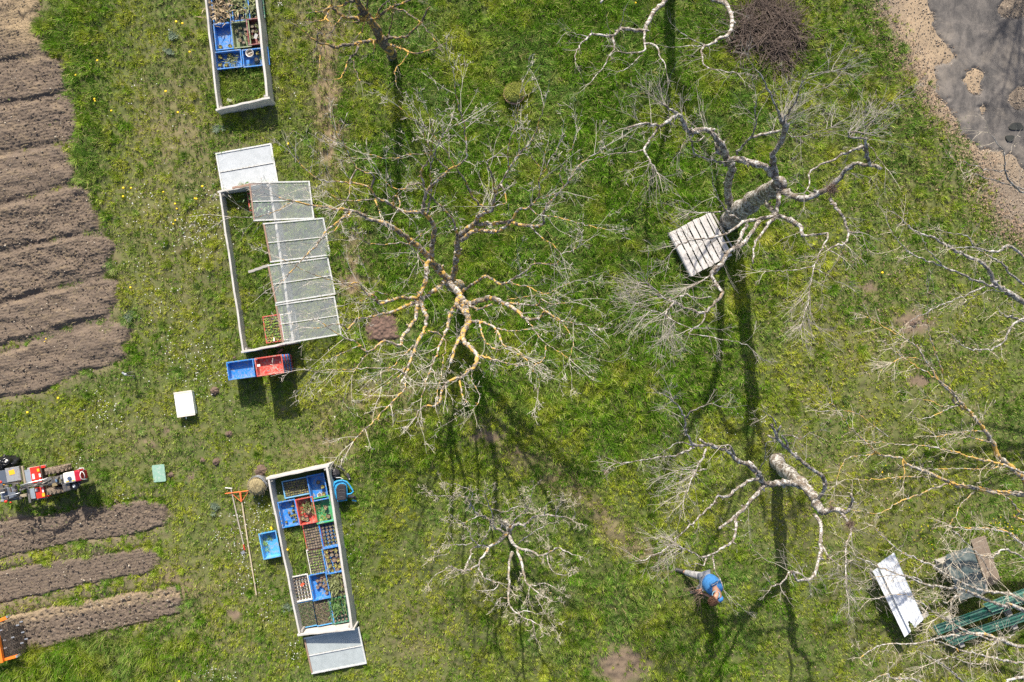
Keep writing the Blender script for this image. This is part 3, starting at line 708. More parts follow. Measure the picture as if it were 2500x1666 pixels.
for k_, (cs, hf, hb) in FR.items():
    tl, tr, br, bl = [W(*c, z) for c, z in zip(cs, (hf, hb, hb, hf))]
    root = empty('cold_frame', (bl.x, bl.y, 0), 0, FL[k_][0], 'cold frame', 'wooden cold frames beside the beds')
    plank('front_board', bl, tl, -.05, .045, -1, root, WD)
    plank('back_board', br, tr, -.05, .055, 1, root, WD)
    u = (tr - tl).normalized() ; v = (bl - tl).normalized()
    e = .004
    plank('end_board', tl + u * -.03 - v * .05, tr + u * .03 - v * .05, -.04, .05, -1, root, WD)
    plank('end_board', bl + u * -.03 + v * .052, br + u * .03 + v * .052, -.04, .05, 1, root, WD)
    for c_, s1_, s2_, hh in ((tl, 1, 1, hf), (bl, 1, -1, hf), (tr, -1, 1, hb), (br, -1, -1, hb)):
        q = c_ + Vector((u.x, u.y, 0)).normalized() * .085 * s1_ + Vector((v.x, v.y, 0)).normalized() * .035 * s2_
        o = MB().box((q.x, q.y, (hh - .03) / 2), (.05, .05, hh - .03), math.atan2(v.y, v.x)).build('corner_post', WD2, root); o.matrix_parent_inverse = Matrix.Translation(-root.location)
    FRAME[k_] = (tl, tr, br, bl, root)
# painted marks on the back boards
def marks(k_, text, t, size, rot=0.0):
    tl, tr, br, bl, root = FRAME[k_]
    cu = bpy.data.curves.new('painted_number', 'FONT'); cu.body = text; cu.size = size; cu.extrude = .0012
    o = bpy.data.objects.new('painted_number', cu); COL.objects.link(o)
    d = br - tr; d.z = 0; d.normalize(); n = Vector((-d.y, d.x, 0)); 
    if n.x < 0: n = -n
    p = tr + (br - tr) * t + n * .008; p.z = .12
    R = Matrix((d, Vector((0, 0, 1)), n)).transposed()    # x along board, y up, z outward
    dg = bpy.context.evaluated_depsgraph_get(); me = bpy.data.meshes.new_from_object(o.evaluated_get(dg)); bpy.data.objects.remove(o)
    me.materials.clear(); me.materials.append(mat('black_marker', (.03, .03, .032), .6))
    o = bpy.data.objects.new('painted_number', me); COL.objects.link(o); o.parent = root
    o.matrix_world = Matrix.Translation(p) @ R.to_4x4() ; o.matrix_parent_inverse = Matrix.Translation(-root.location)
bpy.context.view_layer.update()
marks(3, '6', .60, .24)
marks(1, '8', .34, .24)

# glass lights
ALU = mat('pale_light_frame', (.58, .585, .58), .55, 0, .15, (.36, .34, .30), .4, 14)
BRN = mat('rust_brown_edge', (.30, .19, .14), .8, 0, .3)
def light(name, corners, zs, gl, label, bars=1, brown=False, group=None):
    P = [W(x, y, z) for (x, y), z in zip(corners, zs)]       # tl, tr, br, bl
    c = sum(P, Vector()) / 4
    u = ((P[1] - P[0]) + (P[2] - P[3])) / 2; v = ((P[3] - P[0]) + (P[2] - P[1])) / 2
    lu_, lv = u.length, v.length; u = u.normalized(); v = (v - u * v.dot(u)).normalized(); n = v.cross(u)
    root = empty(name, c, 0, label, 'glass light', group)
    M = Matrix((u, -v, n)).transposed()
    t = .032; fr = MB()
    def put(mb, nm, m, bev=0):
        o = mb.build(nm, m, root, bevel=bev); o.matrix_local = M.to_4x4(); return o
    mb = MB(); mb.box((0, lv / 2 - t / 2, 0), (lu_, t, .035)).box((0, -lv / 2 + t / 2, 0), (lu_, t, .035)).box((lu_ / 2 - t / 2, 0, 0), (t, lv - 2 * t, .034))
    if not brown: mb.box((-lu_ / 2 + t / 2, 0, 0), (t, lv - 2 * t, .034))
    put(mb, 'frame', ALU)
    if brown: put(MB().box((-lu_ / 2 + t / 2, 0, 0), (t, lv - 2 * t, .036)), 'edge_strip', BRN)
    put(MB().box((0, 0, .004), (lu_ - 2 * t, .022, .03)), 'glazing_bar', ALU)
    for s in (-1, 1):
        put(MB().box((0, s * (lv / 4 - t / 4 + .003), 0), (lu_ - 2 * t - .002, lv / 2 - t - .016, .004)), 'pane', gl)
    return root
GC = glass('clear_dusty_glass', .12, (.99, .996, .994), (.86, .90, .94)); GW = glass('milky_glass', .82, hazecol=(.60, .63, .66)); GF = glass('milky_blue_glass', .85, hazecol=(.52, .57, .58))
Z3 = lambda L: [(500 + x / 2.85, 330 + y / 2.85) for x, y in L]
LG = 'glass lights on and around the cold frames'
light('glass_light', Z3([(78, 128), (465, 55), (510, 325), (118, 392)]), (.05, .05, .05, .05), GW, 'milky white glass light lying flat on the grass above the middle cold frame', group=LG)
def lean(f, top=.49): return [top + .03 + .03 + (top) * f / (1 - f) * .9, .05, .05, top + .06 + (top) * f / (1 - f) * .9]
light('glass_light', Z3([(490, 1180), (908, 1120), (947, 1390), (540, 1455)]), lean(.24), GC, 'clear glass light on the middle frame nearest the stacked crates, over green seedlings', brown=True, group=LG)
light('glass_light', Z3([(440, 905), (862, 845), (905, 1110), (487, 1175)]), lean(.27), GC, 'second clear glass light from the stacked crates on the middle frame', brown=True, group=LG)
light('glass_light', Z3([(412, 612), (828, 576), (875, 838), (447, 890)]), lean(.27), GC, 'third clear glass light from the stacked crates, partly under the topmost one', brown=True, group=LG)
light('glass_light', Z3([(303, 325), (728, 322), (762, 582), (340, 602)]), [.72, .1, .1, .72], GC, 'clear glass light lapped over the milky one, a red crate beneath it', brown=True, group=LG)
Z5 = lambda L: [(560 + x / 5.125, 1360 + y / 5.125) for x, y in L]
light('glass_light', Z5([(925, 1010), (1620, 880), (1725, 1330), (1035, 1465)]), (.16, .16, .08, .08), GF, 'blue-grey milky glass light with a white frame, below the bottom cold frame', brown=True, group=LG)
a, b = W(607, 668, .42), W(656, 651, .47)
o = plank('loose_board', a, b, a.z - .03, .06, 1, None, WD2); tag(o, 'short grey board sticking out from under a glass light, across the middle frame', 'board')
tl, tr, br, bl, _ = FRAME[2]
o = plank('loose_board', W(567, 462, .50), W(640, 448, .50), .47, .05, 1, None, BRN); tag(o, 'thin brown slat along the upper end of the middle cold frame', 'board')
o = MB().box((0, 0, .02), (.14, .05, .05)).build('wood_offcut', mat('reddish_wood', (.25, .13, .08)), bevel=.004); c = W(686, 857); o.location = (c.x, c.y, .02); o.rotation_euler = (.1, 0, .7)
tag(o, 'reddish wood offcut in the shade below the middle frame', 'offcut')
o = MB().box((0, 0, .03), (.10, .06, .06)).build('wood_offcut', WD, bevel=.004); c = W(562, 248); o.location = (c.x, c.y, .03); o.rotation_euler = (0, .2, -.3)
tag(o, 'pale block of wood in the lower corner of the topmost frame', 'offcut')

# ------------------------------------------------------------------ crates, trays, pots
PL = {'blue': (.025, .20, .58), 'lightblue': (.07, .34, .68), 'red': (.52, .065, .045), 'green': (.05, .36, .13), 'olive': (.17, .22, .10), 'white': (.66, .64, .60), 'darkgreen': (.02, .14, .09), 'paleblue': (.16, .42, .66), 'shaded_red': (.20, .03, .03)}  # last entry is the plain red darkened to stand in for shade
def pm(c): return mat('plastic_' + c, PL[c], .42, 0, .16, (.34, .32, .27), .38, 11, .08)
_cr = {}
def crate(c, cx, cy, ang, label, z=.015, h=.15, w=.40, l=.60, cat='crate', group=None, name='crate'):
    key = (c, h, w, l)
    if key not in _cr:
        t = .014; mb = MB()
        mb.box((0, 0, .012), (w - 2 * t - .03, l - 2 * t - .03, .008))
        def wall(x0, y0, x1, y1):           # slightly flared
            pass
        for s in (-1, 1):
            vs = []; 
            for (hx, z_) in ((w / 2 - .022, .008), (w / 2 - .006, h - .012)):
                vs += [(s * hx, -l / 2 + .012, z_), (s * hx, l / 2 - .012, z_), (s * (hx - .010), l / 2 - .022, z_), (s * (hx - .010), -l / 2 + .022, z_)]
            mb.add(vs, [(0, 1, 5, 4), (1, 2, 6, 5), (2, 3, 7, 6), (3, 0, 4, 7), (4, 5, 6, 7), (3, 2, 1, 0)])
            vs = []
            for (hy, z_) in ((l / 2 - .022, .008), (l / 2 - .006, h - .012)):
                vs += [(-w / 2 + .033, s * hy, z_), (w / 2 - .033, s * hy, z_), (w / 2 - .033, s * (hy - .010), z_), (-w / 2 + .033, s * (hy - .010), z_)]
            mb.add(vs, [(0, 1, 5, 4), (1, 2, 6, 5), (2, 3, 7, 6), (3, 0, 4, 7), (4, 5, 6, 7), (3, 2, 1, 0)])
            for k in range(7):
                mb.box((s * (w / 2 + .001), -l / 2 + .06 + k * (l - .12) / 6, h * .45), (.012, .008, h * .7))
            for k in range(5):
                mb.box((-w / 2 + .05 + k * (w - .1) / 4, s * (l / 2 + .001), h * .45), (.008, .012, h * .7))
        rim = MB()
        for s in (-1, 1):
            rim.box((s * (w / 2 - .003), 0, h - .006), (.026, l + .02, .012)); rim.box((0, s * (l / 2 - .003), h - .005), (w - .034, .026, .012))
        grip = MB()
        for s in (-1, 1): grip.box((0, s * (l / 2 - .003), h - .035), (.12, .022, .022))
        _cr[key] = (mb, rim, grip)
        r0 = bpy.data.objects.new(name, None); COL.objects.link(r0)
        mb.build('basket', pm(c), r0); rim.build('rim', pm(c), r0, bevel=.003); grip.build('handhold', mat('dark_slot', (.02, .025, .03), .7), r0)
        _cr[key] = r0; r = r0
    else: r = copy_tree(_cr[key])
    p = W(cx, cy, z + h * .5); r.location = (p.x, p.y, z); r.rotation_euler = (0, 0, ang)
    r.empty_display_size = .1; return tag(r, label, cat, group)
def local(root, x, y, z): return Matrix.Translation(root.location) @ root.rotation_euler.to_matrix().to_4x4() @ Vector((x, y, z))
SOILP = mat('potting_soil', (.17, .125, .09), .95, 0, .5, (.30, .24, .17), .5, 40, .6); BLK = mat('black_plastic', (.022, .022, .025), .4, 0, .3, (.12, .11, .10), .4, 14)
TER = mat('brown_pot', (.20, .11, .07), .7); WHP = mat('white_plastic', (.68, .66, .62), .5, 0, .1)
_pt = {}
LEAFC = {k: mat('leaf_' + k, v, .55, 0, .35) for k, v in {'green': (.09, .18, .04), 'yellow': (.33, .30, .07), 'olive': (.16, .18, .06), 'bright': (.20, .33, .05), 'dry': (.30, .22, .12)}.items()}
def pot(root, x, y, z, r, label, group, plant=None, pm_=None, square=False, cat='plant pot'):
    key = (round(r, 3), plant, (pm_ or BLK).name, square, rng.randint(0, 2))
    if key not in _pt:
        h = r * 1.7; mb = MB(); sd_ = 4 if square else 16
        k = 1.25 if square else 1
        mb.lathe([(r * .72 * k, 0), (r * k, h), (r * 1.08 * k, h), (r * 1.08 * k, h - r * .25), (r * 1.0 * k, h - r * .26), (r * .98 * k, h - .002), (r * .9 * k, h - .001), (r * .86 * k, h - r * .35)], sides=sd_)
        o = mb.build('plant_pot', pm_ or BLK, smooth=not square)
        MB().lathe([(r * .5 * k, h - r * .5), (r * .90 * k, h - r * .3), (r * .4 * k, h - r * .2)], sides=sd_).build('soil', SOILP, o)
        if plant:
            lf = MB()
            for i in range(14):
                a = rng.uniform(0, 6.28); e_ = rng.uniform(.1, .9)
                lf.leaf((rng.uniform(-.3, .3) * r, rng.uniform(-.3, .3) * r, h - r * .2), (math.cos(a), math.sin(a), e_), (0, 0, 1), r * rng.uniform(.6, 1.5), r * rng.uniform(.2, .5))
            lf.build('plant', LEAFC[plant], o)
        _pt[key] = o
    else: o = copy_tree(_pt[key])
    o.location = local(root, x, y, z); o.rotation_euler = (0, 0, root.rotation_euler.z + (math.pi / 4 if square else rng.uniform(0, 6)))
    return tag(o, label, cat, group)
def cells(root, nx, ny, w, l, z, leafc, label, p_leaf=.9, size=.02, kinds=('olive', 'yellow'), cat='seedling tray', kids=4, x0=0, y0=0, tall=.6):
    """module tray: black grid, soil plugs, seedlings"""
    r = empty('seedling_tray', local(root, x0, y0, z), root.rotation_euler.z, label, cat, 'module trays of seedlings in the frames')
    g = MB(); cw, cl = w / nx, l / ny; t = min(cw, cl) * .16
    for i in range(nx + 1): g.box((-w / 2 + i * cw, 0, .02), (t, l + t, .035))
    for j in range(ny + 1): g.box((0, -l / 2 + j * cl, .0195), (w + t, t, .034))
    g.build('tray_grid', BLK, r)
    s = MB()
    for i in range(nx):
        for j in range(ny):
            h = rng.uniform(.016, .03); s.box((-w / 2 + (i + .5) * cw, -l / 2 + (j + .5) * cl, h / 2 + .004), (cw - t - .002, cl - t - .002, h), rng.uniform(-.05, .05))
    s.build('soil', SOILP, r)
    f = [MB(), MB()]
    for i in range(nx):
        for j in range(ny):
            if rng.random() > p_leaf: continue
            cx, cy = -w / 2 + (i + .5) * cw, -l / 2 + (j + .5) * cl; m = f[rng.random() < .4]
            for k in range(kids):
                a = rng.uniform(0, 6.28); m.leaf((cx, cy, .03), (math.cos(a), math.sin(a), rng.uniform(.2, tall * 2)), (0, 0, 1), size * rng.uniform(.7, 1.4), size * rng.uniform(.35, .6))
    for m, kd in zip(f, kinds):
        if m.f: m.build('seedlings', LEAFC[kd], r)
    return r
def weeds(root, x, y, z, n, s, kd, label):
    lf = MB()
    for i in range(n):
        a = rng.uniform(0, 6.28); px_, py_ = rng.gauss(0, s * .4), rng.gauss(0, s * .4)
        lf.leaf((px_, py_, 0), (math.cos(a), math.sin(a), rng.uniform(.3, 1.5)), (0, 0, 1), s * rng.uniform(.25, .8), s * rng.uniform(.04, .12))
    o = lf.build('weed_tuft', LEAFC[kd]); o.location = local(root, x, y, z)
    return tag(o, label, 'weeds', 'weed tufts growing in the crates')
A3 = math.atan2(-(1548 - 1172), 728 - 653) + math.pi / 2      # +angle of the frame axis
A1 = math.atan2(-(265 + 95), 529 - 489) + math.pi / 2
A2 = math.atan2(-(857 - 471), 591 - 534) + math.pi / 2
def zz(X, Y): return 520 + X / 5.6, 1120 + Y / 5.6
def z5(X, Y): return 560 + X / 5.125, 1360 + Y / 5.125
CG = 'crates and trays set out in the cold frames'
# bottom frame
c = crate('paleblue', *zz(1141, 394), A3 + math.pi / 2, 'low blue tray of yellowing seedlings at the top of the bottom frame', h=.07, group=CG)
cells(c, 6, 10, .33, .54, .02, None, 'module tray of yellowing seedlings inside the topmost low blue tray', .95, .035, ('olive', 'yellow'))
c = crate('blue', *zz(1440, 385), A3, 'blue crate in the shaded top right corner of the bottom frame, few pots', h=.16, group=CG)
PG = 'pots in the shaded corner crate'
for X, Y, pl in ((.02, .10, None), (.10, -.02, 'yellow')): pot(c, X, Y, .02, .045, 'black pot in the shaded blue corner crate of the bottom frame', PG, pl)
pot(c, .0, -.20, .02, .055, 'pot with a white rim in the blue corner crate of the bottom frame', PG, None, WHP)
pot(c, .09, -.19, .02, .045, 'brown pot beside the white-rimmed pot in the corner crate', PG, 'yellow', TER)
c = crate('blue', *zz(1046, 742), A3, 'bright blue crate with small square pots beside the red crate, against the left board', h=.16, group=CG)
for X, Y in ((-.02, 0), (.02, -.08), (.08, -.075), (.13, -.07), (.12, -.14), (.12, -.20), (-.12, -.2), (.13, .2), (.1, .14), (.09, .04)):
    pot(c, X, Y, .02, .027, 'small square brown pot in the bright blue crate beside the red crate', 'small square pots in a bright blue crate', 'yellow' if rng.random() < .7 else None, None, True)
c = crate('red', *zz(1289, 704), A3, 'red crate with three pots and weeds, between blue and green crates', h=.17, group=CG)
for X, Y in ((-.14, -.16), (-.05, -.21), (.02, -.03)): pot(c, X, Y, .02, .052, 'round black pot in the red crate of the bottom frame', 'three pots in the red crate', 'dry')
weeds(c, .03, .06, .03, 160, .2, 'olive', 'weeds sprouting inside the red crate of the bottom frame')
c = crate('green', 791, 1243, A3, 'bright green crate with two pots, right of the red crate', h=.16, group=CG)
for X, Y in ((.05, .03), (.07, -.18)): pot(c, X, Y, .02, .05, 'round black pot in the bright green crate', 'two pots in the green crate', 'dry')
weeds(c, -.08, .02, .03, 60, .16, 'olive', 'thin weeds in the bright green crate'); weeds(c, -.05, -.2, .03, 60, .14, 'yellow', 'yellowish weeds at the lower end of the bright green crate')
c = crate('red', *zz(1378, 1055), A3, 'red tray of brown modules below the red crate with pots', h=.08, group=CG)
cells(c, 6, 9, .37, .56, .045, None, 'module tray of mostly bare brown plugs in the low red tray', .3, .025, ('olive', 'yellow'))
c = crate('blue', 805, 1302, A3, 'blue crate filled with rows of round pots, right of the brown modules', h=.12, group=CG)
for i in range(4):
    for j in range(7): pot(c, -.13 + i * .088, -.25 + j * .083, .02, .036, 'small round pot in the blue crate right of the brown modules', 'rows of round pots beside the modules', 'olive' if rng.random() < .4 else None)
c = crate('white', *zz(1432, 1397), A3, 'white tray of pale green seedlings in the middle of the bottom frame', h=.08, group=CG)
cells(c, 6, 9, .37, .56, .045, None, 'module tray of pale green seedlings in the white tray mid frame', 1, .036, ('bright', 'olive'))
c = crate('blue', 814, 1366, A3, 'blue crate of large round brown-earth pots beside the painted number on the board', h=.14, group=CG)
for X, Y in ((-.12, .22), (.0, .24), (.10, .20), (-.12, .10), (-.01, .12), (.10, .09), (-.11, 0), (.02, -.01), (.12, -.03), (-.10, -.13), (.03, -.14), (.12, -.17), (-.08, -.24), (.05, -.24)):
    pot(c, X, Y, .02, .05, 'large round pot in the blue crate beside the painted number', 'large pots beside the painted number', 'yellow' if rng.random() < .4 else None, TER if rng.random() < .4 else None)
c = crate('white', *z5(907, 384), A3, 'white crate of black square pots against the left board', h=.10, group=CG)
for i in range(5):
    for j in range(7): pot(c, -.14 + i * .07, -.24 + j * .078, .03, .025, 'black square pot packed in the white crate', 'black square pots in the white crate', 'olive' if rng.random() < .15 else None, None, True)
o = MB().box((0, 0, .01), (.09, .06, .012), .5).build('plastic_scrap', mat('orange_red_plastic', (.75, .13, .06), .4)); o.location = local(c, .04, .08, .085); o.rotation_euler = (.2, .1, .4)
tag(o, 'orange-red plastic scrap on the black pots in the white crate', 'scrap')
c = crate('blue', *z5(1140, 357), A3, 'blue crate with loosely spread round pots at the foot of the white tray', h=.15, group=CG)
for X, Y in ((-.01, .24), (.07, .20), (.13, .22), (-.05, .12), (.03, .12), (.12, .13), (.13, .06), (0, .02), (-.07, -.03), (.07, -.03), (.13, 0), (.11, -.2), (.12, -.10)):
    pot(c, X, Y, .02, .036, 'small round pot loose in the blue crate below the white tray', 'loose round pots in the blue crate', None, TER)
c = crate('green', 823, 1427, A3, 'green crate of weedy brown pots against the back board', h=.10, group=CG)
cells(c, 4, 6, .35, .54, .05, None, 'tray of brown plugs overgrown with weeds in the green crate', .7, .05, ('olive', 'dry'), 'seedling tray')
weeds(c, -.02, .05, .09, 150, .3, 'olive', 'weeds overgrowing the green crate against the back board')
c = crate('lightblue', *z5(972, 709), A3, 'light blue tray of fine seedlings in the lower left corner of the bottom frame', h=.08, group=CG)
cells(c, 11, 17, .37, .56, .045, None, 'fine module tray of grassy seedlings in the lower left corner', 1, .022, ('green', 'olive'), kids=3)
c = crate('lightblue', *z5(1182, 681), A3, 'light blue tray of fine seedlings, middle of the lowest row', h=.08, group=CG)
cells(c, 11, 17, .37, .56, .045, None, 'fine module tray of onion-like seedlings, middle of the lowest row', 1, .02, ('olive', 'dry'), kids=3)
c = crate('darkgreen', 828, 1488, A3, 'dark green crate of black pots and leafy plants in the lower right corner', h=.10, group=CG)
for i in range(4):
    for j in range(6): pot(c, -.13 + i * .088, -.24 + j * .095, .03, .031, 'black square pot in the dark green corner crate', 'black pots in the dark green crate', 'green' if j > 2 and rng.random() < .6 else None, None, True)
weeds(c, 0, .1, .09, 120, .25, 'green', 'leafy green plants in the dark green corner crate')
# beside the frame
c = crate('lightblue', *zz(790, 1170), A3, 'light blue crate on the grass outside the bottom frame, two green seedlings in it', h=.17, group='loose crates on the grass')
weeds(c, -.02, .17, .03, 70, .10, 'bright', 'bright green seedling at the top of the crate outside the frame'); weeds(c, -.14, .04, .03, 70, .11, 'bright', 'green seedlings by the left wall of the crate outside the frame'); weeds(c, -.12, -.12, .03, 50, .10, 'bright', 'small green seedlings low in the crate outside the frame')
# top frame
def t1(X, Y): return 500 + X / 5.6, Y / 5.6
c = crate('blue', *t1(340, 832), A1 + math.pi / 2, 'blue crate lowest in the topmost frame, leafy plants at its left', h=.16, group=CG)
for X, Y in ((.10, .2), (-.08, .22), (-.1, .08), (.12, -.02)): pot(c, X, Y, .02, .045, 'pot with yellow-green plant in the lowest blue crate of the topmost frame', 'pots in the lowest crate of the topmost frame', 'yellow', None, True)
weeds(c, 0, -.05, .03, 90, .2, 'olive', 'weeds in the lowest blue crate of the topmost frame')
c = crate('blue', 627, 143, A1 + math.pi / 2, 'blue crate at the right board of the topmost frame, white bucket in it', h=.15, group=CG)
mb = MB(); mb.lathe([(.06, 0), (.085, .17), (.092, .172), (.092, .16), (.086, .158), (.078, .155), (.07, .12)], sides=24)
o = mb.build('bucket', WHP, smooth=False); MB().lathe([(.03, .10), (.075, .125), (.02, .13)], sides=18).build('contents', SOILP, o); MB().tube([(-.05, -.02, .13), (.07, .03, .15)], .006, 5).build('stick', WHP, o)
c_ = W(610.5, 131, .15); o.location = (c_.x, c_.y, .02); tag(o, 'small round white bucket of earth in a blue crate of the topmost frame', 'bucket')
o = pot(c, 0, 0, .02, .06, 'dark pot lying on its side next to the white bucket', None); c_ = W(624, 143, .1); o.location = (c_.x, c_.y, .09); o.rotation_euler = (1.45, 0, .5)
pot(c, .12, -.03, .02, .045, 'potted plant right of the white bucket, topmost frame', None, 'yellow')
c = crate('blue', *t1(272, 520), A1, 'glossy blue crate almost empty, against the left board of the topmost frame', h=.17, group=CG)
for X, Y in ((-.12, -.2), (.1, -.2), (.16, -.24)): pot(c, X, Y, .02, .042, 'yellowing potted plant at the lower end of the nearly empty blue crate', 'plants in the nearly empty blue crate', 'yellow')
c = crate('olive', *t1(512, 492), A1, 'olive green crate of dark pots in the middle of the topmost frame', h=.15, group=CG)
for X, Y in ((-.12, .12), (-.02, .18), (.09, .14), (.1, .02), (-.03, .02), (.12, -.1), (.02, -.16), (-.06, -.1)): pot(c, X, Y, .02, .042, 'dark square pot in the olive green crate', 'pots in the olive crate', rng.choice(['olive', None, 'dry']), None, True)
c = crate('shaded_red', 628, 80, A1, 'red crate of pots, colour darkened for shade, against the right board of the topmost frame', h=.16, group=CG)
for X, Y in ((-.1, .16), (0, .16), (-.1, .05), (-.02, .02), (-.12, -.1), (.0, -.12), (.03, -.22)): pot(c, X, Y, .02, .04, 'black pot in the red crate of the topmost frame', 'pots in the topmost red crate', rng.choice(['olive', 'dry', None]))
o = MB().box((0, 0, 0), (.07, .11, .008), -.4).build('plant_label', WHP); o.location = local(c, -.03, -.1, .12); o.rotation_euler = (.3, .1, 0); tag(o, 'pale plastic plant label in the red crate of the topmost frame', 'plant label')
def mixed(c, lab, grp, n=12, kinds=('green', 'olive', 'dry', None)):
    for i in range(n):
        pot(c, -.13 + (i % 3) * .13 + rng.uniform(-.01, .01), -.23 + (i // 3) * .15, .02, .05, lab, grp, rng.choice(kinds), None, True)
c = crate('blue', *t1(240, 165), A1, 'blue crate full of grey dead stalks near the top of the topmost frame', h=.16, group=CG); mixed(c, 'black pot with dry stalks in the upper left crate', 'pots under dead stalks'); weeds(c, 0, 0, .1, 170, .4, 'dry', 'tangle of grey dead stalks in the upper left blue crate')
c = crate('blue', *t1(500, 125), A1, 'blue crate of leafy black pots in the middle near the photo top', h=.15, group=CG); mixed(c, 'black pot with small leaves in the upper middle crate', 'pots in the upper middle crate'); weeds(c, 0, .05, .09, 80, .35, 'olive', 'small leafy weeds in the upper middle blue crate')
c = crate('darkgreen', 625, 18, A1, 'dark crate of pots at the right board near the photo top', h=.15, group=CG); mixed(c, 'black pot in the dark crate at the right board', 'pots in the dark upper right crate'); weeds(c, -.05, 0, .09, 80, .3, 'olive', 'weeds in the dark upper right crate')
for i, x in enumerate((540, 582, 624)):
    c = crate(('blue', 'darkgreen', 'blue')[i], x - 3, -46 - i * 3, A1, ('blue', 'dark green', 'second blue')[i] + ' crate cut by the top edge of the photo', h=.15, group=CG); weeds(c, 0, 0, .06, 80, .35, 'olive', ('leaves in the left crate cut by the photo top', 'leaves in the middle crate cut by the photo top', 'leaves in the right crate cut by the photo top')[i])
# middle frame
c = crate('red', 668, 803, A2, 'low red-rimmed tray of bright lettuce seedlings at the lower end of the middle frame', h=.07, w=.40, l=.62, group=CG)
cells(c, 6, 9, .36, .57, .04, None, 'lettuce seedlings in modules, left part outside the glass', 1, .05, ('bright', 'yellow'), kids=5)
c = crate('white', 707, 797, A2, 'low white tray of pale seedlings seen through the glass', h=.07, w=.34, l=.60, group=CG)
cells(c, 5, 9, .30, .56, .04, None, 'pale seedlings in modules under the glass of the middle frame', 1, .045, ('bright', 'bright'), kids=5)
c = crate('red', 640, 490, A2 + math.pi / 2, 'red crate in the upper end of the middle frame, partly under glass', h=.12, group=CG)
weeds(c, 0, 0, .03, 200, .4, 'green', 'green weeds filling the red crate under the glass')
o = MB().box((0, 0, .0), (.03, .07, .004)).build('plant_label', WHP); o.location = W(656, 519, .14); tag(o, 'white plant label on the rim of the red crate under glass', 'plant label')
o = MB().box((0, 0, .0), (.03, .09, .006)).build('plant_label', WHP); o.location = W(669, 829, .11); tag(o, 'white plant label on the lettuce seedling tray', 'plant label')
# the stacks below the middle frame
AS = math.radians(7.5) + math.pi / 2
SG = 'crates stacked below the middle cold frame'
def st(X, Y): return 520 + X / 6.19, 820 + Y / 6.19
hs = .125
for i in range(4):
    x, y = st(425, 510); p = W(x, y, 4 * hs); k = F / H
    crate('blue', 1250 + p.x * F / (H - (i * hs + .075)), 833 - p.y * F / (H - (i * hs + .075)), AS + rng.uniform(-.01, .01), ('lowest blue crate of the left stack', 'second blue crate from the ground in the left stack', 'third blue crate from the ground in the left stack', 'topmost blue crate of the left stack, pale dirty bottom')[i], z=.01 + i * hs, h=.15, group=SG)
cols = ['red', 'blue', 'red', 'blue', 'red', 'blue', 'red']
for i, cc in enumerate(cols):
    x, y = st(850, 452); p = W(x, y, .84)
    zc = i * .115 + .075
    crate(cc, 1250 + p.x * F / (H - zc), 833 - p.y * F / (H - zc), AS + rng.uniform(-.015, .015), ('lowest red', 'lowest blue', 'second red from the ground', 'second blue from the ground', 'third red from the ground', 'third blue from the ground', 'topmost red')[i] + ' crate of the tall right stack', z=.01 + i * .115, h=.15, group=SG)
x, y = st(1120, 400); 
for i in range(3):
    p = W(x, y, .5); mb = MB(); mb.box((0, 0, 0), (.004, .05, .07)); o = mb.build('paper_label', WHP); q = W(*st((1018, 690, 1090)[i], (405, 450, 410)[i]), (.86, .9, .62)[i]); o.location = q; o.rotation_euler = (0, (.1, 1.57, .6)[i], .13)
    tag(o, ('white paper label on the right rim of the topmost red crate', 'white paper label on the left rim of the topmost red crate', 'white paper label on the side of the tall crate stack')[i], 'paper label')
q = W(*st(820, 540), .80); o = empty('hand_pruner', q, .55, 'red-handled garden tool lying in the topmost red crate', 'hand tool')
MB().tube([(-.07, .01, .0), (-.02, .012, 0), (0, 0, 0)], [.008, .009, .006], 6).tube([(-.07, -.015, .0), (-.02, -.014, 0), (0, 0, 0)], [.008, .009, .006], 6).build('handle', mat('red_handle', (.6, .03, .03), .4), o); MB().box((.03, 0, 0), (.06, .018, .006)).build('blade', mat('steel', (.5, .5, .52), .35, .8), o)
# ------------------------------------------------------------------ trees
def resample(pts, step, jit):
    """Catmull-Rom through the joints, with small kinks"""
    P = [pts[0] * 2 - pts[1]] + pts + [pts[-1] * 2 - pts[-2]]; out = [pts[0].copy()]; T = [0.0]; n = len(pts)
    for i in range(1, n):
        a, b, c, d = P[i - 1], P[i], P[i + 1], P[i + 2]; k = max(1, int((c - b).length / step))
        for j in range(1, k + 1):
            t = j / k; q = .5 * ((2 * b) + (c - a) * t + (2 * a - 5 * b + 4 * c - d) * t * t + (3 * b - a - 3 * c + d) * t ** 3)
            if j < k: q = q + Vector((rng.gauss(0, jit), rng.gauss(0, jit), rng.gauss(0, jit)))
            out.append(q); T.append((i - 1 + t) / (n - 1))
    return out, T
def limb_mesh(mb, pts, r0, r1, step=.09, jit=.006, knob=.14, sides=9):
    q, T = resample(pts, step, jit)
    rad = []
    for i, t in enumerate(T):
        r = r0 + (r1 - r0) * t ** .85
        rad.append(r * (1 + rng.uniform(-knob, knob) * (1.4 if rng.random() < .15 else 1)))
    mb.tube(q, rad, sides)
    return q, T, rad
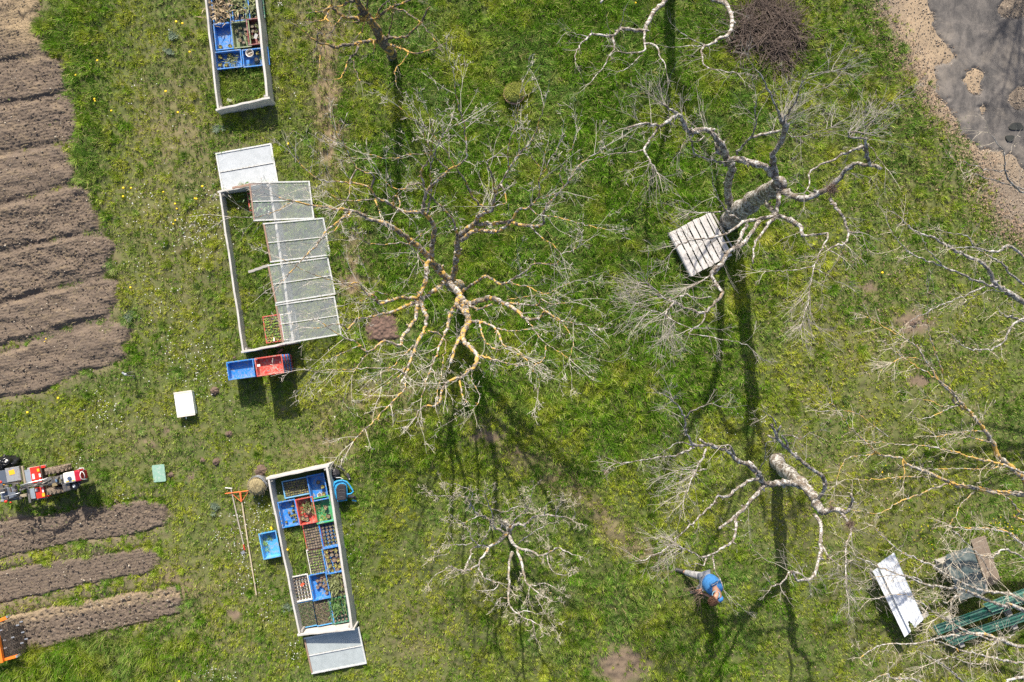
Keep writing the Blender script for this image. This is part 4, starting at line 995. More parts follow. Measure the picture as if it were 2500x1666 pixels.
def twig(mb, p, d, L, r, depth, curl=.25, spur=0, up=.25, fork=3):
    n = max(3, int(L / .11)); pts = [p]; v = d.normalized(); q = p.copy()
    for i in range(n):
        v = (v + Vector((rng.gauss(0, curl), rng.gauss(0, curl), rng.gauss(0, curl) + up * .12)) * .55).normalized()
        q = q + v * (L / n); pts.append(q.copy())
    rad = [max(.0016, r * (1 - .75 * i / n)) for i in range(n + 1)]
    mb.tube(pts, rad, 4 if r > .006 else 3, cap=False)
    if spur:
        for i in range(1, n):
            if rng.random() < spur:
                s = Vector((rng.gauss(0, 1), rng.gauss(0, 1), rng.gauss(.3, .6))).normalized()
                l = rng.uniform(.02, .07); mb.tube([pts[i], pts[i] + s * l, pts[i] + s * l * 1.25], [.0035, .0042, .003], 3, cap=False)
    if depth > 0:
        for k in range(rng.randint(max(1, fork - 1), fork + 1)):
            i = rng.randint(max(1, n // 5), n - 1); t = (pts[min(i + 1, n)] - pts[i - 1]).normalized()
            s = Vector((rng.gauss(0, 1), rng.gauss(0, 1), rng.gauss(.15, .7))); s = (s - t * s.dot(t)).normalized()
            twig(mb, pts[i], t * rng.uniform(.6, 1.2) + s * rng.uniform(.4, .9), L * rng.uniform(.35, .75) * (1 - .4 * i / n), rad[i] * .75, depth - 1, curl, spur, up, fork)
def tree(name, Z, base, limbs, label, bk, tw, dens_, tl, spur, fan=1.0, up=.25, curl=.25, group='leafless orchard trees', fork=3, depth=2, zm=None, rs=1.0):
    """limbs: (pts [(X,Y,z[,Z])...], r0, r1, kind) ; kind t trunk, b branch"""
    root = empty(name, base, 0, label, 'tree', group); inv = Matrix.Translation(-root.location)
    tmb = MB(); tw_mb = MB(); center = None
    for li, L in enumerate(limbs):
        pts, r0, r1, kind = L[:4]; z_ = L[4] if len(L) > 4 else Z; opt = L[5] if len(L) > 5 else {}
        P = []
        lastz = None
        for p in pts:
            if isinstance(p, Vector): P.append(p); continue
            p = (p[0], p[1], zm(p[2])) if zm else p
            P.append(z_(*p))
        if kind == 't':
            P[0] = P[0] + (P[0] - P[1]).normalized() * .25; q, T, R = limb_mesh(tmb, P[:1] + P[1:], r0 * .95, r1 * .9, .12, .02, .2, 14)
            # root flare
            center = P[-1]
        else:
            mb = MB(); q, T, R = limb_mesh(mb, P, rs * r0 * (.80 if r0 > .03 else .9), rs * r1 * .9, .07, .011, .2)
            # small knobs and cut stubs
            for k in range(int(len(q) * .18)):
                i = rng.randint(1, len(q) - 2); t = (q[i + 1] - q[i - 1]).normalized(); s = Vector((rng.gauss(0, 1), rng.gauss(0, 1), rng.gauss(.3, .8))); s = (s - t * s.dot(t)).normalized()
                l = R[i] + rng.uniform(.01, .05) ; mb.tube([q[i], q[i] + s * l, q[i] + s * (l + .01)], [R[i] * .6, R[i] * .4, R[i] * .25], 6)
            o = mb.build('branch', bk, root, True); o.matrix_parent_inverse = inv
            length = sum((q[i + 1] - q[i]).length for i in range(len(q) - 1))
            m = opt.get('n', int(length * dens_)); lo = opt.get('lo', .25)
            for k in range(m):
                t = lo + (1 - lo) * rng.random() ** .8; i = min(len(q) - 2, int(t * (len(q) - 1))); i = max(1, i)
                tg = (q[i + 1] - q[i - 1]).normalized(); s = Vector((rng.gauss(0, 1), rng.gauss(0, 1), rng.gauss(.35, .7))); s = (s - tg * s.dot(tg)).normalized()
                outw = Vector((q[i].x - base[0], q[i].y - base[1], 0)); outw = outw.normalized() if outw.length > .01 else s
                d = s * .9 + tg * .5 + outw * .55 * fan + Vector((0, 0, .1))
                twig(tw_mb, q[i], d, tl * rng.uniform(.35, 1.0), min(R[i] * .5, tw * rng.uniform(.7, 1.3)), depth, curl, spur, up, fork)
            if opt.get('tip', 1) and r1 < .022:
                for k in range(2):
                    tg = (q[-1] - q[-3]).normalized(); twig(tw_mb, q[-1], tg + Vector((rng.gauss(0, .3), rng.gauss(0, .3), rng.gauss(.1, .2))), tl * rng.uniform(.5, .9), min(R[-1] * .9, tw * 1.2), depth, curl, spur, up, fork)
            if opt.get('burst'):
                for k in range(int(opt['burst'] * .75)):
                    i = int(len(q) * rng.uniform(opt.get('b0', .75), .99)); i = min(max(i, 1), len(q) - 1); a = opt.get('dir', None)
                    d = Vector((rng.gauss(0, 1), rng.gauss(0, 1), rng.gauss(.4, .5))) if a is None else Vector((math.cos(a) + rng.gauss(0, .55), math.sin(a) + rng.gauss(0, .55), rng.gauss(.25, .35)))
                    twig(tw_mb, q[i], d, tl * rng.uniform(.6, 1.25), tw * rng.uniform(.7, 1.2), max(1, depth - (k % 2)), curl * .8, spur, up, fork)
    if tmb.f: o = tmb.build('trunk', bk, root, True); o.matrix_parent_inverse = inv
    o = tw_mb.build('crown', TWM[opt_tw(bk)], root); o.matrix_parent_inverse = inv
    return root
def twig_mat(name, a, b, orange):
    m, nt, p, tc, geo = start(name); v = geo.outputs['Position']
    c = mixc(nt, noise(nt, v, 11, 5, .7), a, b)
    if orange:
        lo = .72 - orange * .2; c = mixc(nt, ramp(nt, noise(nt, v, 6, 5, .7), [(lo, (0, 0, 0)), (lo + .04, (1, 1, 1))]), c, (.55, .30, .05))
    nt.links.new(c, p.inputs['Base Color']); p.inputs['Roughness'].default_value = .75; return m
B_OR = bark('lichened_bark_orange', .80, .74, orange_scale=7); B_WH = bark('lichened_bark_pale', .12, .78); B_DK = bark('dark_mossy_bark', .80, .36, (.06, .05, .042)); B_MID = bark('pale_bark_lichened', .5, .84, (.12, .10, .075)); B_GR = bark('grey_bark', .42, .74, (.10, .09, .08))
B_YL = bark('yellow_lichened_bark', .86, .74, (.13, .11, .08), orange_scale=3.4)
TWM = {'or': twig_mat('twigs_a', (.28, .245, .21), (.62, .57, .50), .35), 'wh': twig_mat('twigs_b', (.19, .16, .14), (.47, .43, .385), .06), 'dk': twig_mat('twigs_c', (.17, .15, .11), (.36, .32, .25), .5), 'mid': twig_mat('twigs_d', (.26, .22, .17), (.56, .50, .41), .3)}
def opt_tw(bk): return {B_OR.name: 'or', B_WH.name: 'wh', B_DK.name: 'dk', B_MID.name: 'mid', B_YL.name: 'mid', B_GR.name: 'mid'}[bk.name]
A_ = ZC(720, 170, 3.075); B_ = ZC(720, 600, 3.075); C_ = ZC(1440, 150, 3.075); D_ = ZC(1440, 500, 3.075); E_ = ZC(1500, 930, 3.075)
F_ = ZC(1000, 1130, 2.926); G_ = ZC(700, 0, 3.677); H_ = ZC(1360, 0, 3.18); I_ = ZC(2060, 520, 3.266); J_ = ZC(2000, 900, 3.136); K_ = ZC(2100, 1260, 3.8625)
base1 = W(1118, 700, 0)
L1 = [([base1, W(1117, 698, .5), B_(1165, 290, 1.0), B_(1160, 262, 1.35)], .17, .12, 't'),
 ([(1165, 1580, 1.3), (1040, 1470, 1.6), (980, 1380, 1.9), (890, 1300, 2.2), (800, 1240, 2.5), (740, 1190, 2.7), (660, 1150, 2.9), (580, 1130, 3.0), (500, 1090, 3.2), (430, 1060, 3.3), (280, 1045, 3.5), (130, 1020, 3.7), (0, 990, 3.9), (-120, 960, 4.0)], .095, .012, 'b', A_),
 ([(430, 1060, 3.3), (330, 1140, 3.4), (240, 1210, 3.6), (130, 1350, 3.8), (0, 1490, 4.1), (-60, 1560, 4.2)], .026, .01, 'b', A_),
 ([(430, 1060, 3.3), (390, 1110, 3.4), (340, 1135, 3.5), (300, 1210, 3.6), (250, 1230, 3.6)], .02, .012, 'b', A_),
 ([(0, 990, 3.9), (-250, 1100, 4.1), (-480, 1110, 4.3)], .010, .006, 'b', A_),
 ([(1020, 1440, 1.7), (1035, 1300, 2.1), (1045, 1190, 2.5), (1000, 1110, 2.8), (940, 1070, 3.0), (860, 1075, 3.1), (780, 1055, 3.2), (700, 1000, 3.4), (610, 965, 3.6), (570, 900, 3.7), (430, 850, 3.8), (190, 830, 4.0), (40, 710, 4.2)], .07, .009, 'b', A_),
 ([(990, 1100, 2.9), (1025, 900, 3.6), (1015, 760, 4), (1045, 630, 4.3), (1140, 460, 4.6), (1230, 410, 4.7)], .02, .007, 'b', A_),
 ([(620, 970, 3.6), (500, 980, 3.8), (370, 985, 3.9), (270, 940, 4), (120, 880, 4.2)], .014, .006, 'b', A_),
 ([(600, 975, 3.5), (630, 1050, 3.5), (635, 1080, 3.6)], .018, .012, 'b', A_),
 ([(570, 900, 3.7), (590, 800, 3.9), (460, 740, 4), (400, 620, 4.2), (310, 460, 4.4)], .026, .008, 'b', A_),
 ([(460, 750, 4), (415, 830, 4), (410, 940, 4), (370, 1000, 4)], .014, .01, 'b', A_),
 ([(760, 1050, 3.2), (735, 960, 3.4), (770, 950, 3.5), (790, 1000, 3.5), (780, 1040, 3.6)], .018, .012, 'b', A_),
 ([(960, 1060, 3), (980, 960, 3.3), (1010, 890, 3.5), (1080, 820, 3.8), (1160, 750, 4), (1285, 670, 4.3), (1275, 450, 4.5), (1220, 230, 4.8), (1190, 30, 5)], .046, .007, 'b', A_),
 ([(980, 960, 3.3), (970, 850, 3.6), (945, 770, 3.8), (1020, 650, 4.1), (980, 520, 4.3), (920, 400, 4.5), (780, 280, 4.8)], .028, .007, 'b', A_),
 ([(1150, 755, 4), (1050, 640, 4.3), (1040, 500, 4.5), (1000, 330, 4.8)], .014, .006, 'b', A_),
 ([(970, 855, 3.6), (880, 865, 3.8), (800, 900, 3.9), (730, 885, 3.9), (660, 820, 4)], .016, .009, 'b', A_),
 ([(1020, 630, 4.2), (850, 640, 4.3), (700, 665, 4.4), (560, 640, 4.5)], .011, .006, 'b', A_),
 ([(1185, 1580, 1.3), (1215, 1400, 1.9), (1225, 1270, 2.3), (1290, 1200, 2.6), (1350, 1160, 2.8), (1370, 1110, 3), (1420, 1075, 3.2), (1480, 1060, 3.3), (1500, 950, 3.5), (1550, 850, 3.7), (1610, 750, 3.9), (1690, 630, 4.2), (1790, 510, 4.5), (1870, 270, 4.8)], .082, .007, 'b', A_),
 ([(1230, 1270, 2.3), (1200, 1200, 2.5), (1195, 1140, 2.7), (1120, 1050, 3), (1050, 980, 3.3), (1000, 930, 3.5)], .038, .014, 'b', A_),
 ([(1440, 1070, 3.3), (1330, 950, 3.6), (1290, 850, 3.8), (1230, 770, 4), (1100, 570, 4.4), (930, 370, 4.7)], .024, .007, 'b', A_),
 ([(1250, 1285, 2.4), (1330, 1220, 2.7), (1400, 1205, 2.9), (1520, 1220, 3.2), (1600, 1160, 3.4), (1650, 1100, 3.6), (1680, 1050, 3.7), (1760, 1030, 3.8), (1830, 960, 4), (1830, 830, 4.2), (1870, 770, 4.4), (1970, 590, 4.6)], .055, .008, 'b', A_),
 ([(1870, 770, 4.4), (1780, 660, 4.5), (1720, 540, 4.7)], .01, .005, 'b', A_),
 ([(1380, 1165, 2.9), (1500, 1155, 3.1), (1640, 1150, 3.3), (1780, 1175, 3.5), (1870, 1150, 3.7), (1865, 1080, 3.9), (1930, 980, 4), (2020, 880, 4.2), (2140, 720, 4.4), (2330, 580, 4.6)], .052, .008, 'b', A_),
 ([(2020, 870, 4.2), (1985, 780, 4.3), (2050, 650, 4.5), (2090, 560, 4.6)], .012, .005, 'b', A_),
 ([(1760, 1030, 3.8), (1810, 1085, 3.9), (1890, 1100, 4), (2050, 1130, 4.1), (2330, 1200, 4.4)], .015, .006, 'b', A_),
 ([(1830, 960, 4), (1900, 950, 4.1), (1990, 920, 4.2)], .013, .008, 'b', A_),
 ([(1770, 1180, 3.5), (1840, 1250, 3.6), (1950, 1330, 3.8), (2000, 1400, 3.9)], .018, .006, 'b', A_),
 ([(1500, 930, 3.5), (1480, 800, 3.8), (1440, 700, 4), (1500, 650, 4.2)], .02, .012, 'b', A_),
 ([(1545, 860, 3.7), (1580, 940, 3.7), (1590, 1000, 3.7), (1500, 1030, 3.7)], .018, .014, 'b', A_),
 ([(1610, 750, 3.9), (1600, 600, 4.3), (1660, 400, 4.6), (1690, 180, 4.9)], .015, .006, 'b', A_),
 ([(870, 1320, 2.3), (780, 1300, 2.6), (650, 1315, 2.9), (540, 1300, 3.1), (470, 1270, 3.3)], .018, .007, 'b', A_), ([(860, 1320, 2.3), (920, 1260, 2.6), (1000, 1215, 2.9)], .022, .012, 'b', A_),
 # lower half
 ([(1160, 270, 1.3), (1240, 370, 1.5), (1270, 440, 1.8), (1290, 510, 2.1), (1310, 570, 2.4), (1260, 660, 2.8), (1280, 740, 3.1), (1360, 810, 3.4), (1350, 900, 3.6), (1260, 980, 3.8), (1130, 1040, 4), (1070, 1190, 4.2), (960, 1210, 4.3), (900, 1300, 4.5)], .11, .009, 'b', B_),
 ([(1240, 380, 1.5), (1215, 440, 1.8), (1260, 490, 2.0), (1310, 550, 2.3)], .075, .05, 'b', B_),
 ([(1260, 660, 2.8), (1200, 770, 3.1), (1170, 880, 3.4)], .038, .03, 'b', B_, {'tip': 0}),
 ([(1360, 820, 3.4), (1500, 860, 3.6), (1620, 890, 3.8), (1750, 900, 4.0)], .026, .008, 'b', B_),
 ([(1320, 570, 2.4), (1430, 580, 2.7), (1520, 640, 3), (1570, 750, 3.3), (1660, 780, 3.6), (1750, 870, 3.9)], .042, .009, 'b', B_),
 ([(1390, 580, 2.6), (1410, 680, 3), (1480, 770, 3.4), (1600, 780, 3.7), (1720, 830, 3.9)], .02, .008, 'b', B_),
 ([(1510, 620, 3), (1640, 640, 3.3), (1780, 625, 3.6)], .016, .008, 'b', B_),
 ([(1250, 420, 1.7), (1340, 430, 2), (1460, 390, 2.3), (1560, 430, 2.6), (1650, 480, 2.9), (1730, 545, 3.1), (1840, 545, 3.3), (1880, 490, 3.5), (1990, 560, 3.7), (2200, 610, 4)], .075, .008, 'b', B_),
 ([(1300, 450, 1.9), (1390, 475, 2.2), (1480, 440, 2.4)], .035, .025, 'b', B_, {'tip': 0}),
 ([(1560, 430, 2.6), (1700, 440, 2.9), (1820, 450, 3.2), (1850, 400, 3.4), (1930, 440, 3.5), (2060, 425, 3.6)], .026, .008, 'b', B_),
 ([(1730, 545, 3.1), (1800, 640, 3.4), (1880, 730, 3.6), (2060, 850, 4)], .018, .006, 'b', B_),
 ([(1890, 740, 3.6), (1870, 850, 3.8), (1790, 910, 3.9), (1830, 1000, 4), (1825, 1110, 4.2)], .011, .005, 'b', B_),
 ([(1830, 450, 3.2), (1900, 510, 3.5), (2020, 600, 3.8), (2090, 720, 4), (2060, 850, 4.2)], .012, .005, 'b', B_),
 ([(1260, 345, 1.6), (1350, 280, 2), (1430, 230, 2.3), (1480, 250, 2.5), (1540, 290, 2.7), (1640, 250, 2.9), (1720, 200, 3.1), (1800, 135, 3.3), (1970, 140, 3.5), (1985, 70, 3.7), (2120, 20, 4)], .042, .008, 'b', B_),
 ([(1620, 270, 2.9), (1700, 305, 3.1), (1780, 320, 3.2), (1860, 360, 3.4), (2000, 310, 3.6), (2100, 265, 3.8)], .016, .007, 'b', B_),
 ([(1590, 410, 2.8), (1720, 385, 3.1), (1880, 365, 3.5)], .012, .006, 'b', B_),
 ([(1215, 440, 1.8), (1160, 520, 2.2), (1150, 620, 2.5), (1110, 690, 2.8), (1070, 800, 3.1), (1020, 920, 3.4), (1000, 970, 3.6), (950, 1150, 4)], .048, .009, 'b', B_),
 ([(1110, 690, 2.8), (1060, 650, 2.9), (1000, 640, 3)], .022, .018, 'b', B_, {'tip': 0}),
 ([(1240, 1000, 3.8), (1250, 1110, 4), (1290, 1180, 4.2)], .02, .012, 'b', B_),
 ([(1330, 960, 3.7), (1340, 1040, 3.9), (1390, 1140, 4.1), (1330, 1250, 4.3)], .012, .005, 'b', B_),
 ([(1120, 700, 2.9), (1130, 760, 3.1), (1100, 950, 3.6), (1070, 1120, 4.2)], .011, .006, 'b', B_),
 ([(1130, 270, 1.35), (1040, 340, 1.8), (960, 400, 2.1), (910, 420, 2.3), (860, 445, 2.5), (720, 500, 2.8), (640, 515, 3), (540, 545, 3.2), (480, 545, 3.4), (390, 630, 3.6), (340, 590, 3.8), (140, 620, 4)], .066, .008, 'b', B_),
 ([(920, 400, 2.3), (790, 390, 2.6), (640, 440, 2.9), (610, 390, 3.1), (530, 350, 3.2), (470, 280, 3.4), (370, 290, 3.6)], .046, .009, 'b', B_),
 ([(640, 440, 2.9), (540, 370, 3.3), (400, 300, 3.7), (150, 220, 4.1), (-100, 100, 4.4)], .014, .006, 'b', B_),
 ([(700, 370, 2.8), (600, 345, 3), (520, 410, 3.2), (370, 450, 3.5)], .014, .006, 'b', B_),
 ([(915, 420, 2.3), (910, 520, 2.6), (860, 620, 2.9), (800, 700, 3.2), (790, 750, 3.3), (700, 720, 3.4), (650, 725, 3.5), (550, 800, 3.7), (480, 740, 3.8), (300, 650, 4), (170, 560, 4.2)], .052, .009, 'b', B_),
 ([(940, 420, 2.3), (980, 510, 2.6), (985, 590, 2.9), (920, 730, 3.2), (870, 860, 3.5), (830, 970, 3.8), (800, 1030, 4), (830, 1070, 4.1), (650, 1250, 4.4), (440, 1470, 4.8)], .052, .009, 'b', B_),
 ([(830, 965, 3.8), (770, 930, 4), (620, 920, 4.2), (400, 930, 4.4), (120, 940, 4.7)], .018, .006, 'b', B_),
 ([(890, 750, 3.2), (850, 790, 3.4), (770, 860, 3.6), (750, 900, 3.7), (620, 970, 3.9)], .018, .008, 'b', B_),
 ([(835, 910, 3.6), (780, 980, 3.8), (650, 1060, 4)], .014, .007, 'b', B_),
 ([(550, 810, 3.7), (480, 890, 3.9), (430, 970, 4)], .014, .007, 'b', B_), ([(500, 750, 3.8), (400, 790, 3.9), (300, 830, 4.1)], .012, .006, 'b', B_),
 ([(1110, 180, 1.6), (1000, 120, 1.9), (985, 250, 2.1), (930, 390, 2.3)], .06, .05, 'b', B_, {'tip': 0}),
 ([(1010, 130, 1.9), (950, 110, 2.0), (920, 60, 2.1)], .04, .02, 'b', B_, {'burst': 8}),
]
tree('apple_tree', A_, base1, L1, 'large leafless fruit tree spreading over the glass lights, its branches crusted with orange lichen', B_OR, .0058, 2.8, .9, .35, .55, .3, .2, fork=2, zm=lambda z: z if z < 1.3 else 1.3 + (z - 1.3) * 1.12)
base4 = W(1778, 545, 0)
L4 = [([base4, (1090, 1150, .4), (1200, 1060, .9), (1300, 1000, 1.4), (1390, 940, 1.9), (1430, 925, 2.1)], .23, .15, 't'),
 ([(1060, 1110, .25), (1035, 950, .9), (1065, 800, 1.6), (1030, 740, 1.9), (1000, 650, 2.2), (930, 550, 2.5), (870, 510, 2.7), (740, 525, 3), (700, 450, 3.2), (660, 400, 3.4), (540, 480, 3.6), (420, 465, 3.8), (280, 500, 4.0)], .125, .02, 'b', C_, {'lo': .55, 'burst': 22, 'b0': .45, 'dir': 2.4}),
 ([(660, 390, 3.4), (580, 340, 3.6), (555, 325, 3.7)], .03, .02, 'b', C_, {'burst': 14, 'dir': 1.9}),
 ([(510, 500, 3.6), (430, 620, 3.8), (405, 665, 3.9), (450, 740, 4.1), (500, 830, 4.2)], .032, .014, 'b', C_, {'burst': 12, 'dir': -2.2}),
 ([(405, 665, 3.9), (300, 680, 4), (150, 700, 4.1), (0, 740, 4.2)], .014, .006, 'b', C_),
 ([(1030, 780, 1.9), (930, 740, 2.2), (790, 695, 2.5), (760, 600, 2.8), (750, 530, 3)], .032, .014, 'b', C_),
 ([(860, 560, 2.7), (800, 600, 2.8), (720, 600, 3), (660, 700, 3.1)], .016, .008, 'b', C_),
 ([(1430, 915, 2.1), (1370, 860, 2.2), (1320, 790, 2.4), (1200, 755, 2.4), (1100, 735, 2.2), (1040, 745, 2.0)], .075, .08, 'b', C_, {'tip': 0, 'n': 4}),
 ([(950, 600, 2.2), (960, 680, 2.1), (1000, 700, 2.0)], .06, .05, 'b', C_, {'tip': 0, 'n': 0}),
 ([(1105, 700, 2.2), (1150, 630, 2.5), (1210, 570, 2.8), (1250, 470, 3.2), (1240, 380, 3.5), (1250, 290, 3.8)], .036, .01, 'b', C_),
 ([(1210, 570, 2.8), (1320, 545, 2.9), (1430, 520, 2.9)], .03, .028, 'b', C_, {'tip': 0}),
 ([(1400, 870, 2.1), (1370, 700, 2.6), (1440, 600, 2.9), (1470, 500, 3.2), (1440, 430, 3.4)], .085, .06, 'b', C_, {'n': 4, 'tip': 0, 'burst': 34, 'b0': .85, 'dir': .75}),
 ([(1440, 430, 3.4), (1400, 340, 3.8), (1340, 220, 4.1), (1290, 110, 4.4), (1200, 0, 4.6)], .03, .008, 'b', C_),
 ([(1460, 430, 3.4), (1520, 340, 3.8), (1560, 260, 4), (1640, 110, 4.4), (1900, 60, 4.7)], .026, .006, 'b', C_, {'burst': 12, 'b0': .3, 'dir': .7}),
 ([(1470, 500, 3.2), (1520, 570, 3.3), (1680, 540, 3.5), (1850, 480, 3.8)], .012, .005, 'b', C_, {'burst': 10, 'b0': .2, 'dir': .4}),
 ([(1430, 965, 2.0), (1520, 1010, 2.2), (1620, 1030, 2.4), (1740, 980, 2.6), (1820, 930, 2.8), (1900, 840, 3), (1980, 770, 3.2), (2100, 780, 3.4), (2190, 810, 3.5)], .105, .035, 'b', C_, {'n': 6, 'tip': 0}),
 ([(2100, 780, 3.4), (2080, 690, 3.6), (2050, 640, 3.7), (1950, 680, 3.8), (1850, 730, 3.9), (1660, 820, 4), (1650, 900, 4.1), (1610, 990, 4.2)], .052, .010, 'b', C_),
 ([(2080, 660, 3.7), (2070, 580, 3.9), (2020, 575, 4), (1945, 570, 4), (1940, 535, 4.1), (2000, 530, 4.1), (2060, 540, 4.2)], .036, .018, 'b', C_, {'burst': 26, 'b0': .3, 'dir': .9}),
 ([(2060, 500, 4.1), (2160, 410, 4.3), (2290, 290, 4.5)], .014, .006, 'b', C_), ([(2090, 620, 3.8), (2150, 700, 4), (2220, 800, 4.2)], .014, .006, 'b', C_),
 ([(1800, 1030, 2.8), (1880, 1140, 3), (1920, 1230, 3.1), (1945, 1290, 3.2), (1910, 1370, 3.3), (1810, 1400, 3.4)], .045, .02, 'b', C_, {'n': 8}),
 ([(1940, 1280, 3.2), (2040, 1285, 3.3)], .02, .014, 'b', C_),
 ([(1410, 975, 2.0), (1410, 1080, 2.3), (1390, 1160, 2.5), (1330, 1240, 2.7), (1260, 1330, 2.9), (1230, 1400, 3), (1225, 1520, 3.1)], .07, .016, 'b', C_, {'n': 4, 'tip': 0}),
 ([(1320, 1060, 1.7), (1360, 1110, 2.1), (1410, 1160, 2.5)], .05, .05, 'b', C_, {'tip': 0, 'n': 0}),
 ([(1395, 1165, 2.5), (1280, 1180, 2.6), (1180, 1200, 2.7), (1080, 1260, 2.8), (980, 1310, 2.9), (850, 1330, 3), (700, 1365, 3.2), (620, 1420, 3.3)], .06, .009, 'b', C_, {'burst': 12, 'b0': .6, 'dir': 3.7}),
 ([(1270, 1190, 2.6), (1220, 1280, 2.9), (1140, 1380, 3.1), (1070, 1410, 3.2), (1000, 1500, 3.3), (930, 1590, 3.4)], .055, .05, 'b', C_, {'n': 5, 'tip': 0}),
 ([(1180, 1230, 2.8), (1140, 1300, 3), (1110, 1370, 3.1)], .05, .035, 'b', C_, {'n': 6, 'tip': 0}),
 ([(1000, 430, 3.3), (940, 480, 3.4), (910, 540, 3.4), (950, 600, 3.5), (1000, 660, 3.6), (940, 730, 3.7), (860, 810, 3.8), (740, 780, 3.9), (640, 730, 4), (540, 690, 4.1), (430, 590, 4.3)], .062, .012, 'b', D_, {'burst': 26, 'b0': .8, 'dir': 3.2}),
 ([(910, 530, 3.4), (860, 560, 3.5), (790, 600, 3.7), (700, 640, 3.9)], .018, .006, 'b', D_, {'burst': 22, 'b0': .05, 'dir': 3.4}),
 ([(640, 730, 4), (570, 820, 4.2), (640, 880, 4.3), (760, 930, 4.3)], .024, .008, 'b', D_, {'burst': 34, 'b0': .2, 'dir': 4.2}),
 ([(570, 820, 4.2), (480, 800, 4.3), (350, 740, 4.5)], .012, .006, 'b', D_, {'burst': 12, 'b0': .3, 'dir': 3.6}),
 ([(600, 715, 4), (660, 690, 4), (730, 670, 4), (800, 700, 3.9), (910, 690, 3.8)], .018, .014, 'b', D_, {'tip': 0}),
 ([(865, 815, 3.8), (840, 890, 3.9), (740, 960, 4), (900, 990, 4.1), (1180, 1050, 4.3)], .018, .006, 'b', D_),
 ([(1410, 1165, 2.5), (1500, 1190, 2.7), (1590, 1250, 2.9), (1600, 1310, 3)], .065, .045, 'b', C_, {'n': 3, 'tip': 0}),
 ([(1600, 230, 3), (1700, 225, 3.1), (1785, 214, 3.2), (1760, 290, 3.3), (1720, 370, 3.5), (1680, 480, 3.7), (1650, 650, 3.9), (1600, 870, 4.1)], .032, .008, 'b', D_, {'burst': 22, 'b0': .65, 'dir': 4.6}),
 ([(1680, 460, 3.7), (1540, 490, 3.8), (1320, 500, 4.1)], .014, .006, 'b', D_), ([(1690, 480, 3.7), (1780, 520, 3.9), (1840, 575, 4)], .012, .006, 'b', D_), ([(1765, 305, 3.3), (1800, 345, 3.4), (1860, 375, 3.5)], .018, .01, 'b', D_),
 ([(1120, 1190, 2.6), (1030, 1140, 2.8), (1000, 1080, 3), (940, 960, 3.2), (920, 850, 3.4)], .026, .008, 'b', C_), ([(1010, 1125, 2.9), (900, 1135, 3), (790, 1130, 3.1)], .018, .010, 'b', C_, {'burst': 8, 'dir': 3.4}),
]
T4 = tree('apple_tree', C_, base4, L4, 'old leaning leafless tree with whitish lichened bark, its trunk beside the slatted pallet', B_WH, .0046, 2.3, .68, 0, .45, .2, .26, fork=3, depth=2, zm=lambda z: z * 1.81 if z < 2.1 else z + 1.7, rs=.84)
